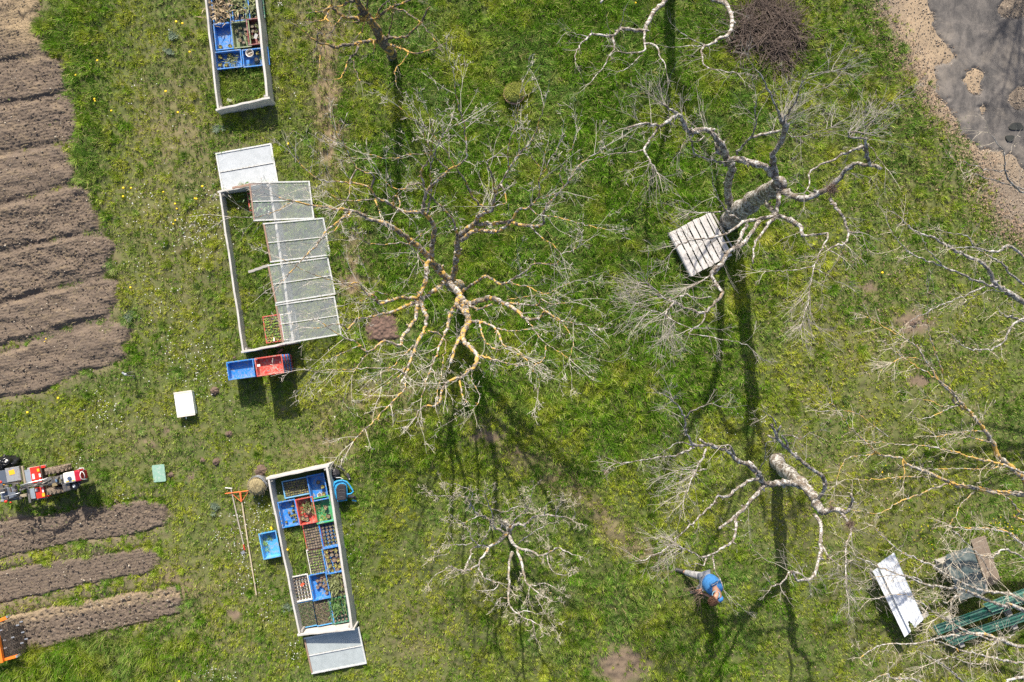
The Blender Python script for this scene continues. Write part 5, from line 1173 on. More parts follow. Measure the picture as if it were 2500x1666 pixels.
# dense witch's-broom clumps
def clump(root, c, r, n):
    mb = MB()
    for k in range(n):
        d = Vector((rng.gauss(0, 1), rng.gauss(0, 1), rng.gauss(0, 1))).normalized(); twig(mb, c - d * r * .5, d + Vector((0, 0, .2)), r * rng.uniform(.9, 1.6), .004, 1, .5, 0, 0, 2)
    o = mb.build('twig_clump', mat('dead_twigs', (.17, .12, .09), .9, 0, .4), root); o.matrix_parent_inverse = Matrix.Translation(-root.location)
clump(T4, C_(1815, 960, 4.55), .16, 110)
base5 = W(1897, 1122, 0)
L5 = [([base5, (1255, 660, .4), (1330, 715, .9), (1400, 765, 1.3)], .175, .135, 't'),
 ([(1385, 775, 1.25), (1290, 765, 1.5), (1200, 775, 1.7), (1120, 770, 1.9), (1090, 710, 2.1), (1020, 640, 2.3), (930, 600, 2.5), (860, 530, 2.7), (770, 500, 2.9), (690, 480, 3.1), (600, 480, 3.3), (540, 400, 3.5), (530, 290, 3.7), (480, 190, 3.9), (370, 100, 4.2)], .10, .012, 'b', E_, {'lo': .55}),
 ([(540, 280, 3.7), (570, 230, 3.8), (640, 200, 4), (740, 170, 4.1)], .022, .008, 'b', E_), ([(700, 480, 3.1), (640, 440, 3.2)], .03, .03, 'b', E_, {'tip': 0}),
 ([(1000, 610, 2.3), (1050, 650, 2.3), (1090, 700, 2.1)], .05, .05, 'b', E_, {'tip': 0, 'n': 0}), ([(900, 560, 2.6), (870, 490, 2.8), (800, 490, 2.9)], .025, .016, 'b', E_),
 ([(600, 500, 3.3), (480, 550, 3.5), (300, 580, 3.8), (0, 625, 4.2)], .028, .008, 'b', E_), ([(590, 490, 3.3), (540, 470, 3.4), (480, 465, 3.5), (380, 520, 3.7)], .018, .008, 'b', E_),
 ([(690, 510, 3.1), (650, 600, 3.3), (600, 700, 3.6), (560, 790, 3.8), (520, 900, 4.0)], .026, .008, 'b', E_, {'burst': 24, 'b0': .2, 'dir': 3.9}), ([(690, 665, 3.3), (600, 670, 3.4), (500, 665, 3.6), (420, 690, 3.7)], .020, .008, 'b', E_, {'burst': 14, 'b0': .3, 'dir': 3.5}),
 ([(1085, 730, 2.1), (1020, 750, 2.2), (930, 800, 2.4), (840, 870, 2.6), (780, 860, 2.7), (740, 930, 2.8), (680, 980, 3), (600, 1060, 3.2), (480, 1170, 3.5), (350, 1290, 3.8), (200, 1350, 4)], .048, .009, 'b', E_, {'lo': .5}),
 ([(1130, 780, 1.9), (1050, 870, 2.1), (950, 980, 2.4), (870, 1050, 2.6), (785, 1110, 2.8)], .06, .03, 'b', E_, {'n': 2, 'tip': 0}),
 ([(910, 1030, 2.5), (915, 1090, 2.7), (900, 1170, 2.8), (870, 1220, 3), (780, 1280, 3.2), (690, 1320, 3.3), (580, 1290, 3.5), (460, 1230, 3.7)], .04, .014, 'b', E_, {'lo': .55, 'burst': 22, 'b0': .85, 'dir': 3.3}),
 ([(740, 1310, 3.2), (750, 1400, 3.4), (790, 1480, 3.5), (820, 1570, 3.6)], .02, .008, 'b', E_), ([(690, 1330, 3.3), (670, 1390, 3.4), (610, 1370, 3.5)], .02, .01, 'b', E_),
 ([(1400, 760, 1.3), (1480, 850, 1.6), (1510, 920, 1.9), (1555, 980, 2.1)], .14, .10, 'b', E_, {'n': 0, 'tip': 0}),
 ([(1555, 985, 2.1), (1650, 965, 2.3), (1740, 985, 2.5), (1780, 920, 2.6), (1780, 850, 2.8)], .085, .028, 'b', E_, {'n': 6, 'tip': 0}),
 ([(1700, 990, 2.4), (1750, 1050, 2.6), (1775, 1120, 2.8), (1740, 1250, 3), (1735, 1400, 3.2), (1740, 1570, 3.5)], .045, .010, 'b', E_, {'burst': 26, 'b0': .15, 'dir': -1.2}),
 ([(1500, 1000, 2.1), (1550, 1080, 2.3), (1550, 1200, 2.5), (1540, 1330, 2.7), (1510, 1430, 2.9), (1480, 1480, 3), (1370, 1500, 3.1), (1330, 1430, 3.2), (1260, 1510, 3.3), (1180, 1540, 3.5)], .058, .016, 'b', E_, {'lo': .3}),
 ([(1560, 1240, 2.6), (1590, 1290, 2.7), (1635, 1345, 2.8)], .026, .018, 'b', E_, {'burst': 4}),
 ([(1340, 1430, 3.2), (1400, 1450, 3.2), (1440, 1490, 3.1)], .016, .01, 'b', E_, {'burst': 6}),
 ([(1530, 890, 1.9), (1580, 800, 2.1), (1565, 720, 2.3), (1450, 640, 2.5), (1380, 580, 2.7), (1290, 500, 2.9), (1220, 430, 3.1), (1200, 370, 3.2), (1180, 330, 3.3)], .055, .03, 'b', E_, {'n': 5, 'tip': 0}),
 ([(1220, 400, 3.1), (1235, 360, 3.2), (1250, 340, 3.3)], .022, .02, 'b', E_, {'tip': 0}), ([(1210, 430, 3.1), (1170, 420, 3.2), (1150, 410, 3.2)], .022, .02, 'b', E_, {'tip': 0}),
 ([(1310, 520, 2.9), (1290, 450, 3), (1255, 410, 3.1), (1330, 410, 3.2), (1400, 440, 3.3), (1460, 390, 3.4)], .028, .009, 'b', E_), ([(1215, 340, 3.3), (1190, 280, 3.4), (1150, 255, 3.5)], .016, .01, 'b', E_),
 ([(1090, 670, 2.1), (1130, 590, 2.4), (1135, 480, 2.7), (1180, 455, 2.8)], .012, .007, 'b', E_),
]
T5 = tree('apple_tree', E_, base5, L5, 'leafless tree with pale knobbly trunk above the person in blue, beside the white sheet', B_WH, .0047, 2.0, .68, 0, .5, .15, .26, fork=3, zm=lambda z: z * 1.69 if z < 1.3 else z + .9, rs=.9)
clump(T5, E_(1765, 1080, 3.6), .15, 70); clump(T5, E_(1630, 950, 3.2), .09, 25)
base6 = W(1236, 1276, 0)
L6 = [([base6, F_(698, 450, .3), F_(705, 475, .6), F_(712, 505, .9)], .085, .065, 't'),
 ([(705, 495, .9), (660, 490, 1.0), (600, 455, 1.2), (560, 400, 1.4), (480, 360, 1.6), (440, 300, 1.8), (400, 250, 2), (330, 240, 2.2), (160, 235, 2.4)], .045, .008, 'b'),
 ([(430, 330, 1.7), (435, 270, 1.9), (440, 200, 2.1), (320, 150, 2.3)], .02, .006, 'b'), ([(595, 450, 1.2), (590, 370, 1.5), (560, 280, 1.8), (540, 200, 2.1)], .024, .007, 'b'), ([(570, 400, 1.4), (500, 380, 1.6), (380, 430, 1.9), (300, 430, 2.1)], .014, .006, 'b'), ([(580, 330, 1.6), (690, 350, 1.8), (740, 320, 2), (820, 320, 2.2)], .014, .006, 'b'),
 ([(700, 500, .9), (640, 560, 1.2), (570, 600, 1.4), (540, 650, 1.6), (500, 690, 1.7), (490, 760, 1.8), (540, 830, 2), (640, 855, 2.2)], .05, .012, 'b'), ([(640, 860, 2.2), (600, 910, 2.3), (480, 915, 2.5)], .012, .006, 'b'),
 ([(490, 730, 1.8), (390, 775, 2), (280, 745, 2.2), (160, 830, 2.4)], .026, .006, 'b'), ([(500, 600, 1.5), (450, 610, 1.6), (430, 680, 1.7), (400, 750, 1.9), (370, 785, 2)], .026, .014, 'b'),
 ([(570, 600, 1.4), (510, 590, 1.5), (450, 555, 1.7), (400, 450, 1.9), (290, 370, 2.3)], .026, .006, 'b'), ([(520, 580, 1.5), (550, 510, 1.7), (575, 450, 1.8)], .014, .01, 'b'), ([(450, 570, 1.7), (400, 590, 1.8), (300, 585, 2), (230, 595, 2.2)], .014, .006, 'b'), ([(300, 590, 2), (285, 640, 2.1), (230, 660, 2.3)], .01, .005, 'b'),
 ([(705, 490, .9), (740, 430, 1.1), (770, 390, 1.3), (830, 340, 1.6), (880, 210, 2.1)], .032, .007, 'b'), ([(650, 470, 1.0), (660, 400, 1.2)], .022, .016, 'b'),
 ([(720, 480, 1), (780, 430, 1.2), (820, 450, 1.3), (870, 400, 1.5), (960, 375, 1.8), (1050, 380, 2), (1110, 385, 2.1), (1160, 410, 2.2)], .042, .01, 'b'), ([(960, 370, 1.8), (980, 300, 2), (1050, 260, 2.2)], .014, .006, 'b'), ([(1150, 410, 2.2), (1185, 370, 2.3), (1170, 330, 2.4)], .01, .005, 'b'), ([(1040, 375, 2), (1060, 320, 2.1), (1090, 290, 2.2)], .01, .005, 'b'),
 ([(712, 520, .9), (740, 580, 1.1), (780, 610, 1.25), (860, 630, 1.5), (950, 660, 1.7), (1060, 610, 2), (1120, 635, 2.2), (1190, 660, 2.4)], .052, .008, 'b'), ([(985, 660, 1.7), (1000, 740, 2), (1040, 790, 2.1), (1130, 800, 2.4)], .016, .006, 'b'), ([(780, 580, 1.2), (850, 520, 1.6), (1000, 430, 2)], .018, .006, 'b'),
 ([(760, 600, 1.15), (790, 680, 1.4), (815, 790, 1.6), (835, 860, 1.8), (920, 930, 2), (1020, 990, 2.3)], .042, .010, 'b'), ([(840, 870, 1.8), (900, 880, 1.9), (960, 860, 2.1), (1035, 890, 2.3)], .018, .006, 'b'), ([(850, 880, 1.8), (850, 970, 2.1)], .01, .005, 'b'), ([(900, 950, 2), (930, 1010, 2.2), (1040, 1190, 2.5)], .009, .004, 'b'),
 ([(735, 640, 1.1), (710, 740, 1.3), (710, 900, 1.7), (705, 970, 1.8), (730, 1040, 2), (800, 1100, 2.2), (930, 1160, 2.4)], .042, .010, 'b'), ([(700, 970, 1.8), (650, 965, 1.9), (620, 1010, 2.1)], .018, .008, 'b'), ([(770, 1075, 2.1), (840, 1060, 2.2), (900, 1080, 2.3)], .014, .006, 'b'),
]
T6 = tree('apple_tree', F_, base6, L6, 'smallest leafless tree, a low twiggy one with yellowish lichen at the bottom centre', B_MID, .0046, 4.2, .5, .3, .5, .1, .5, fork=3)
base2 = W(961, 141, 0)
L2 = [([base2, G_(940, 470, .5), G_(870, 390, 1.0), G_(820, 300, 1.4), G_(760, 200, 1.8), G_(680, 90, 2.2), G_(625, -10, 2.6), G_(600, -60, 2.8)], .12, .055, 't'),
 ([(860, 380, 1.0), (770, 370, 1.3), (650, 380, 1.6), (570, 400, 1.8), (430, 430, 2.1), (370, 400, 2.3), (270, 380, 2.5), (170, 290, 2.7), (90, 230, 2.9)], .062, .009, 'b'),
 ([(310, 390, 2.4), (300, 520, 2.6), (290, 680, 2.8)], .016, .008, 'b'), ([(270, 380, 2.5), (280, 300, 2.7), (350, 310, 2.8)], .018, .012, 'b'), ([(270, 380, 2.5), (255, 450, 2.6)], .014, .01, 'b'),
 ([(650, 390, 1.6), (620, 480, 1.9), (550, 550, 2.1), (520, 640, 2.3), (490, 700, 2.4), (400, 720, 2.6)], .03, .009, 'b'), ([(600, 540, 2.2), (610, 620, 2.4), (660, 730, 2.6)], .014, .009, 'b'), ([(785, 360, 1.3), (780, 470, 1.6), (720, 500, 1.8)], .018, .008, 'b'),
 ([(870, 365, 1.0), (950, 340, 1.4), (1070, 335, 1.7), (1130, 280, 2), (1190, 220, 2.3), (1260, 90, 2.7), (1290, 60, 2.8)], .046, .014, 'b'), ([(900, 330, 1.4), (930, 250, 1.8), (950, 150, 2.2), (970, 90, 2.4)], .024, .01, 'b'),
 ([(880, 385, 1.0), (950, 410, 1.3), (1030, 440, 1.5), (1140, 480, 1.8), (1250, 460, 2.1), (1350, 430, 2.3), (1440, 380, 2.6)], .042, .008, 'b'), ([(1090, 480, 1.7), (1040, 560, 1.9), (980, 620, 2), (980, 740, 2.2)], .014, .010, 'b'),
 ([(780, 180, 1.9), (690, 170, 2.1), (580, 160, 2.3), (500, 140, 2.5), (440, 90, 2.6), (390, 60, 2.8), (330, 100, 2.9), (240, 110, 3)], .055, .012, 'b'), ([(380, 80, 2.8), (350, 160, 2.9), (300, 190, 3), (230, 200, 3.1)], .024, .01, 'b'), ([(340, 160, 2.9), (390, 210, 2.9), (430, 250, 2.9), (380, 300, 3)], .018, .012, 'b'), ([(510, 150, 2.5), (430, 240, 2.7)], .02, .012, 'b'),
 ([(800, 170, 1.9), (850, 130, 2.1), (900, 90, 2.3), (980, 50, 2.5), (1110, 0, 2.8), (1200, -40, 3)], .048, .012, 'b'), ([(940, 75, 2.4), (1040, 90, 2.6), (1130, 150, 2.8), (1200, 200, 3), (1350, 380, 3.3)], .022, .008, 'b'),
 ([(770, 170, 1.9), (740, 130, 2), (700, 110, 2.2), (650, 140, 2.3)], .04, .03, 'b', G_, {'tip': 0}), ([(720, 130, 2.1), (720, 50, 2.4), (740, -40, 2.7)], .03, .012, 'b'), ([(800, 150, 2), (850, 60, 2.3), (920, 0, 2.6), (980, -50, 2.8)], .026, .01, 'b'),
 ([(640, 10, 2.6), (540, 20, 2.8), (480, 60, 2.9), (400, 70, 3)], .036, .014, 'b'), ([(690, 180, 2.1), (680, 270, 2.3), (600, 370, 2.5)], .02, .009, 'b'), ([(690, 190, 2.1), (600, 200, 2.3), (520, 210, 2.5)], .016, .008, 'b'), ([(400, 60, 2.8), (400, 0, 3), (390, -60, 3.2)], .02, .01, 'b'),
 ([(620, -20, 2.7), (500, -120, 3), (400, -200, 3.3)], .04, .01, 'b'), ([(600, -60, 2.8), (680, -200, 3.3)], .04, .01, 'b'),
]
tree('apple_tree', G_, base2, L2, 'dark-barked leafless tree with orange lichen in the upper left, right of the topmost cold frame', B_DK, .0048, 2.2, .5, .2, .5, .1, .4, fork=2, depth=1)
base3 = W(1633, -32, 0)
L3 = [([base3, W(1636, -52, .7), W(1640, -80, 1.5)], .15, .11, 't'),
 ([W(1640, -80, 1.5), W(1632, -40, 1.8), (840, 0, 2.0), (740, 110, 2.3), (690, 200, 2.5), (655, 240, 2.6), (500, 220, 2.8), (430, 280, 3), (330, 270, 3.1), (240, 290, 3.2), (150, 390, 3.4), (140, 480, 3.6)], .08, .009, 'b'),
 ([(665, 235, 2.6), (680, 340, 2.8), (670, 400, 2.9), (570, 410, 3), (480, 400, 3.1)], .034, .010, 'b'), ([(690, 340, 2.8), (770, 360, 3), (790, 430, 3.1), (830, 480, 3.3), (850, 570, 3.4)], .024, .008, 'b'), ([(430, 290, 3), (445, 390, 3.1), (400, 440, 3.3), (360, 520, 3.4), (250, 650, 3.7)], .024, .007, 'b'), ([(665, 430, 2.9), (560, 520, 3.1), (470, 560, 3.3)], .012, .006, 'b'), ([(470, 230, 2.9), (500, 180, 3), (515, 90, 3.2)], .014, .006, 'b'), ([(250, 290, 3.2), (100, 250, 3.4)], .01, .005, 'b'),
 ([W(1640, -80, 1.5), W(1700, -30, 1.9), (1230, 0, 2.2), (1320, 40, 2.5), (1360, 170, 2.8), (1330, 270, 3), (1270, 295, 3.1), (1200, 340, 3.2), (1130, 380, 3.3), (1130, 450, 3.4), (1160, 520, 3.5), (1400, 570, 3.7)], .078, .009, 'b', H_, {'burst': 14, 'b0': .6, 'dir': 3.5}), ([(1150, 350, 3.2), (1050, 310, 3.3), (960, 255, 3.4)], .012, .008, 'b'), ([(1140, 360, 3.2), (1000, 360, 3.4), (880, 370, 3.5)], .012, .006, 'b'),
 ([W(1640, -80, 1.5), W(1560, -90, 2), W(1480, -30, 2.4), (340, 20, 2.6)], .06, .025, 'b', H_, {'tip': 0}), ([W(1640, -80, 1.5), W(1720, -150, 2.3), W(1830, -200, 3)], .06, .02, 'b'), ([W(1640, -80, 1.5), W(1600, -220, 2.6)], .06, .02, 'b'),
]
tree('apple_tree', H_, base3, L3, 'leafless tree cut off by the top edge, left of the heap of prunings', B_WH, .0046, 2.6, .55, 0, .5, .1, .35, fork=3, depth=1)
# trees rooted just outside the right edge
f8 = W(2745, 900, 1.4); b8 = W(2660, 890, 0)
L8 = [([b8, W(2680, 895, .6), f8], .16, .12, 't'),
 ([f8, I_(1437, 715, 2.6), I_(1330, 650, 2.8), I_(1220, 575, 3), I_(1180, 500, 3.1), I_(1100, 400, 3.3), I_(980, 345, 3.5), I_(860, 280, 3.7), I_(740, 210, 3.9), I_(620, 170, 4), I_(520, 100, 4.2), I_(430, 20, 4.3)], .075, .008, 'b', I_, {'lo': .35}),
 ([(1220, 590, 3), (1080, 550, 3.2), (940, 490, 3.5), (770, 420, 3.7), (640, 370, 3.9), (520, 310, 4), (430, 220, 4.2), (370, 130, 4.3)], .032, .007, 'b'), ([(780, 420, 3.7), (680, 310, 3.9), (630, 200, 4.1)], .014, .005, 'b'),
 ([f8, I_(1437, 350, 3.5), I_(1210, 310, 3.7), I_(1030, 265, 4), I_(990, 190, 4.1), I_(800, 150, 4.3)], .04, .006, 'b'), ([f8, I_(1410, 555, 3.3), I_(1290, 430, 3.6), I_(1170, 350, 4), I_(1040, 280, 4.2), I_(900, 280, 4.3)], .035, .006, 'b'),
 ([(1120, 590, 3.3), (980, 655, 3.6), (820, 715, 3.9), (670, 790, 4.1), (520, 870, 4.3)], .016, .005, 'b'), ([(1300, 630, 2.9), (1150, 620, 3.2), (980, 700, 3.4)], .012, .005, 'b', I_, {'burst': 8, 'dir': 3.1}),
 ([f8, I_(1437, 870, 3), I_(1310, 830, 3.2), I_(1240, 780, 3.4)], .03, .008, 'b'), ([W(2560, 480, 3.6), ZC(2050, 0, 2.529)(1138, 1190, 3.8), ZC(2050, 0, 2.529)(1060, 1130, 4), ZC(2050, 0, 2.529)(1020, 1050, 4.2), ZC(2050, 0, 2.529)(1015, 940, 4.4), ZC(2050, 0, 2.529)(920, 820, 4.6)], .026, .006, 'b'),
 ([f8, W(2560, 480, 3.6)], .05, .026, 'b', I_, {'tip': 0}), ([W(2510, 465, 3.8), ZC(2050, 0, 2.529)(1000, 1130, 4), ZC(2050, 0, 2.529)(820, 1070, 4.2)], .018, .006, 'b'), ([ZC(2050, 0, 2.529)(1040, 1060, 4.1), ZC(2050, 0, 2.529)(900, 1045, 4.3), ZC(2050, 0, 2.529)(700, 980, 4.5)], .014, .005, 'b'),
 ([f8, W(2520, 780, 3.2), I_(1250, 1050, 3.3), I_(1100, 1090, 3.5), I_(950, 1060, 3.7), I_(840, 960, 3.9)], .03, .006, 'b'),
]
tree('apple_tree', I_, b8, L8, 'leafless tree just beyond the right edge, grey limbs reaching in beside the asphalt', B_GR, .0048, 2.7, .6, .2, .45, .1, .35, fork=3, depth=1)
f7 = W(2760, 1290, 1.3); b7 = W(2680, 1262, 0)
L7 = [([b7, W(2700, 1270, .6), f7], .17, .13, 't'),
 ([f7, J_(1700, 990, 2.0), J_(1568, 850, 2.3), J_(1450, 740, 2.5), J_(1370, 670, 2.7), J_(1340, 590, 2.8), J_(1270, 480, 3), J_(1200, 390, 3.2), J_(1110, 290, 3.4), J_(1000, 180, 3.6), J_(900, 70, 3.8), I_(600, 1090, 4), I_(460, 990, 4.2), I_(180, 830, 4.6)], .085, .007, 'b', J_, {'lo': .4}),
 ([J_(1100, 310, 3.3), J_(1020, 240, 3.5), I_(880, 1440, 3.7), I_(780, 1350, 3.8), I_(640, 1260, 4), I_(460, 1150, 4.1), I_(380, 1080, 4.2)], .03, .007, 'b'),
 ([I_(790, 1280, 3.9), I_(760, 1190, 4), I_(690, 1010, 4.2), I_(670, 800, 4.4), I_(670, 620, 4.6)], .018, .005, 'b'), ([I_(650, 1180, 4), I_(470, 1155, 4.2), I_(380, 1200, 4.3)], .01, .005, 'b', J_, {'burst': 12, 'dir': 3.3}),
 ([(1060, 285, 3.5), (940, 290, 3.6), (860, 250, 3.7), (730, 235, 3.9)], .014, .005, 'b'), ([(1040, 290, 3.5), (900, 350, 3.7), (780, 390, 3.8)], .012, .005, 'b'),
 ([f7, J_(1700, 990, 1.9), J_(1568, 965, 2.1), J_(1350, 945, 2.4), J_(1170, 912, 2.6), J_(1010, 880, 2.8), J_(880, 820, 3), J_(760, 770, 3.2), J_(690, 740, 3.3), J_(600, 680, 3.4), J_(480, 665, 3.6), J_(340, 550, 3.8), J_(220, 430, 4), J_(100, 270, 4.3)], .075, .007, 'b', J_, {'lo': .4}),
 ([(980, 885, 2.9), (880, 915, 3), (800, 950, 3.1), (600, 1030, 3.4), (450, 1110, 3.6), (250, 1080, 3.8)], .022, .006, 'b'), ([f7, J_(1568, 800, 2.7), J_(1200, 690, 3.2), J_(1000, 630, 3.5), J_(800, 590, 3.7), J_(600, 580, 3.9), J_(350, 550, 4.1)], .035, .006, 'b'),
 ([f7, J_(1568, 800, 2.6), J_(1250, 770, 3), J_(950, 770, 3.3), J_(800, 770, 3.5)], .02, .005, 'b'), ([(860, 830, 3), (650, 830, 3.4), (450, 850, 3.6), (200, 850, 3.8)], .014, .005, 'b'), ([(500, 670, 3.5), (370, 660, 3.7), (190, 710, 3.9), (120, 920, 4)], .012, .005, 'b'),
 ([(1190, 940, 2.6), (1110, 1010, 2.8), (1000, 1190, 3.2)], .014, .006, 'b'), ([(640, 700, 3.4), (650, 820, 3.5), (640, 900, 3.7)], .012, .005, 'b'), ([(540, 530, 3.9), (400, 430, 4.1), (250, 330, 4.3), (0, 330, 4.5)], .012, .005, 'b'),
 ([(1310, 560, 2.9), (1200, 540, 3.1), (1100, 490, 3.3)], .02, .012, 'b', J_, {'burst': 8, 'dir': 2.8}), ([(1270, 480, 3), (1230, 480, 3.1), (1090, 485, 3.3), (900, 525, 3.5)], .014, .006, 'b'),
 ([f7, J_(1568, 1160, 2.4), J_(1530, 1100, 2.6), J_(1460, 1000, 2.9), J_(1380, 960, 3.1)], .03, .01, 'b'), ([W(2560, 1350, 2.4), J_(1568, 1340, 2.6), J_(1440, 1250, 2.8), J_(1270, 1220, 3), J_(1030, 1220, 3.2), J_(960, 1180, 3.4)], .026, .006, 'b'), ([f7, W(2560, 1350, 2.4)], .05, .03, 'b', J_, {'tip': 0}),
]
tree('apple_tree', J_, b7, L7, 'leafless tree beyond the right edge, two long orange-lichened limbs reaching into the lawn', B_YL, .0048, 2.6, .6, .25, .45, .1, .3, fork=3, depth=1)
f9 = W(2790, 1620, 1.3); b9 = W(2700, 1590, 0)
L9 = [([b9, W(2720, 1595, .6), f9], .17, .12, 't'),
 ([f9, K_(1545, 890, 2.2), K_(1350, 850, 2.5), K_(1100, 750, 2.8), K_(950, 690, 3), K_(780, 670, 3.2), K_(600, 640, 3.4), K_(440, 570, 3.6), K_(250, 510, 3.8), K_(0, 400, 4.1), K_(-120, 330, 4.3)], .055, .007, 'b', K_, {'lo': .3}),
 ([f9, K_(1545, 800, 2.5), K_(1400, 740, 2.6), K_(1150, 700, 3), K_(940, 620, 3.2), K_(700, 480, 3.5), K_(540, 410, 3.6), K_(380, 330, 3.8), K_(240, 220, 4), K_(120, 90, 4.2)], .042, .006, 'b', K_, {'lo': .3}),
 ([f9, K_(1545, 1230, 2.2), K_(1330, 1170, 2.5), K_(1200, 1120, 2.7), K_(1080, 1110, 2.8), K_(950, 1115, 2.9), K_(800, 1140, 3), K_(600, 1190, 3.2), K_(430, 1210, 3.4), K_(250, 1210, 3.6), K_(130, 1250, 3.8), K_(0, 1340, 4)], .048, .007, 'b', K_, {'lo': .3}),
 ([(600, 640, 3.4), (540, 590, 3.5), (400, 560, 3.7), (180, 575, 3.9), (90, 600, 4)], .014, .006, 'b'), ([f9, K_(1545, 1385, 2.3), K_(1230, 1330, 2.7), K_(1000, 1280, 2.9), K_(840, 1220, 3.1), K_(700, 1170, 3.3)], .035, .008, 'b', K_, {'lo': .3}),
 ([(1300, 1190, 2.6), (1060, 1110, 2.9), (900, 1030, 3.1), (760, 940, 3.3), (540, 800, 3.6), (380, 740, 3.8), (100, 780, 4)], .022, .006, 'b'), ([(1000, 1090, 2.9), (700, 910, 3.3), (520, 790, 3.6)], .014, .005, 'b'),
 ([(960, 730, 3), (880, 770, 3.1), (860, 850, 3.2), (840, 900, 3.3), (680, 990, 3.5)], .022, .009, 'b', K_, {'burst': 12, 'b0': .2}), ([(880, 770, 3.1), (800, 820, 3.2), (760, 740, 3.4)], .012, .006, 'b', K_, {'burst': 8}), ([(980, 560, 3.2), (900, 400, 3.4), (870, 440, 3.4)], .012, .006, 'b', K_, {'burst': 14}),
 ([f9, K_(1545, 1520, 2.3), K_(1350, 1580, 2.6)], .05, .02, 'b'), ([W(2400, 1720, 2.4), K_(970, 1568, 2.6), K_(820, 1430, 3), K_(720, 1370, 3.2), K_(620, 1310, 3.4), K_(540, 1270, 3.6)], .026, .007, 'b'), ([W(2330, 1730, 2.8), K_(560, 1560, 3.2), K_(300, 1530, 3.6), K_(250, 1490, 3.7), K_(100, 1560, 3.8)], .024, .007, 'b', K_, {'burst': 10}), ([f9, W(2520, 1740, 1.9), W(2400, 1720, 2.4), W(2330, 1730, 2.8)], .06, .03, 'b', K_, {'tip': 0}),
 ([f9, K_(1545, 400, 2.5), K_(1240, 390, 3), K_(1120, 370, 3.3), K_(900, 330, 3.5)], .03, .006, 'b'), ([(1380, 150, 2.9), (1200, 120, 3.1), (1000, 130, 3.3), (840, 90, 3.5)], .014, .006, 'b'), ([W(2560, 1380, 2.4), K_(1545, 280, 2.7), K_(1380, 150, 2.9)], .03, .014, 'b', K_, {'tip': 0}), ([f9, W(2560, 1380, 2.4)], .05, .03, 'b', K_, {'tip': 0}), ([(840, 100, 3.3), (1000, 250, 3), (1160, 420, 2.8), (1230, 560, 2.7)], .012, .010, 'b', K_, {'burst': 6}),
 ([(1230, 1400, 2.9), (1000, 1380, 3.1), (850, 1330, 3.3), (650, 1400, 3.5)], .014, .005, 'b', K_, {'burst': 14, 'b0': .2}), ([(1450, 1120, 2.6), (1300, 1180, 2.8), (1200, 1270, 3)], .014, .006, 'b', K_, {'burst': 12, 'b0': .2}),
]
tree('apple_tree', K_, b9, L9, 'leafless tree beyond the lower right corner, long limbs crossing the white and green sheets', B_MID, .005, 2.6, .7, .3, .45, .1, .28, fork=3, depth=1)
# a tree outside the top right corner, only its blurred shadow reaches the track
b10 = W(2480, -420, 0); L10 = [([b10, b10 + Vector((0, 0, 1)), b10 + Vector((.1, 0, 2.2))], .2, .15, 't')]
for i in range(11):
    a = i * .571 + .3; r = rng.uniform(1.0, 2.1); top = b10 + Vector((math.cos(a) * r, math.sin(a) * r + .9, rng.uniform(4.6, 6.4)))
    L10.append(([b10 + Vector((.1, 0, 2.1)), b10 + Vector((math.cos(a) * r * .4, math.sin(a) * r * .4 + .3, 3.4)), top], .05, .014, 'b', W, {'burst': 12, 'b0': .3}))
tree('apple_tree', W, b10, L10, 'tree outside the top right corner of the photo that shades the asphalt', B_GR, .012, 3.5, .9, 0, .5, .3, .3, fork=4, depth=2)
# heap of prunings
c = W(1862, 95, 0)
mb = MB()
lobes = [(0, 0, .34, .38), (.42, .45, .26, .26), (-.42, .36, .28, .28), (.30, -.30, .22, .24), (-.42, -.12, .24, .22), (.66, .05, .22, .16), (0, .7, .25, .22)]
for i in range(1500):
    lx, ly, ls, lh = rng.choice(lobes); x, y = rng.gauss(lx, ls * .75), rng.gauss(ly, ls * .75); h = lh * math.exp(-(((x - lx) ** 2 + (y - ly) ** 2) / (ls * 1.3) ** 2)) * rng.uniform(.05, 1)
    p = c + Vector((x, y, h + .02)); b = rng.choice([rng.gauss(.7, .4), rng.gauss(2.2, .45), rng.uniform(0, 6.28)]); L = rng.uniform(.3, 1.15); d = Vector((math.cos(b), math.sin(b), rng.gauss(0, .12)))
    q = [p - d * L / 2, p - d * L * .2 + Vector((rng.gauss(0, .03), rng.gauss(0, .03), rng.gauss(0, .02))), p + d * L * .2 + Vector((rng.gauss(0, .03), rng.gauss(0, .03), rng.gauss(0, .02))), p + d * L / 2 + Vector((rng.gauss(0, .05), rng.gauss(0, .05), 0))]
    for v in q: v.z = max(.01, v.z)
    mb.tube(q, [rng.uniform(.004, .010), .006, .004, .002], 4, cap=False)
for i in range(140):
    a = rng.uniform(0, 6.28); r = rng.uniform(.4, 1.05); p = c + Vector((r * math.cos(a), r * math.sin(a), .05)); b = a + rng.gauss(0, .9); L = rng.uniform(.3, .9); d = Vector((math.cos(b), math.sin(b), rng.uniform(-.05, .25)))
    mb.tube([p, p + d * L * .5 + Vector((rng.gauss(0, .04), rng.gauss(0, .04), 0)), p + d * L], [.007, .005, .002], 4, cap=False)
o = mb.build('brush_heap', mat('dead_prunings', (.085, .06, .048), .9, 0, .5, (.24, .185, .15), .35, 22))
tag(o, 'large dark heap of dry brown prunings near the top edge', 'brush heap')
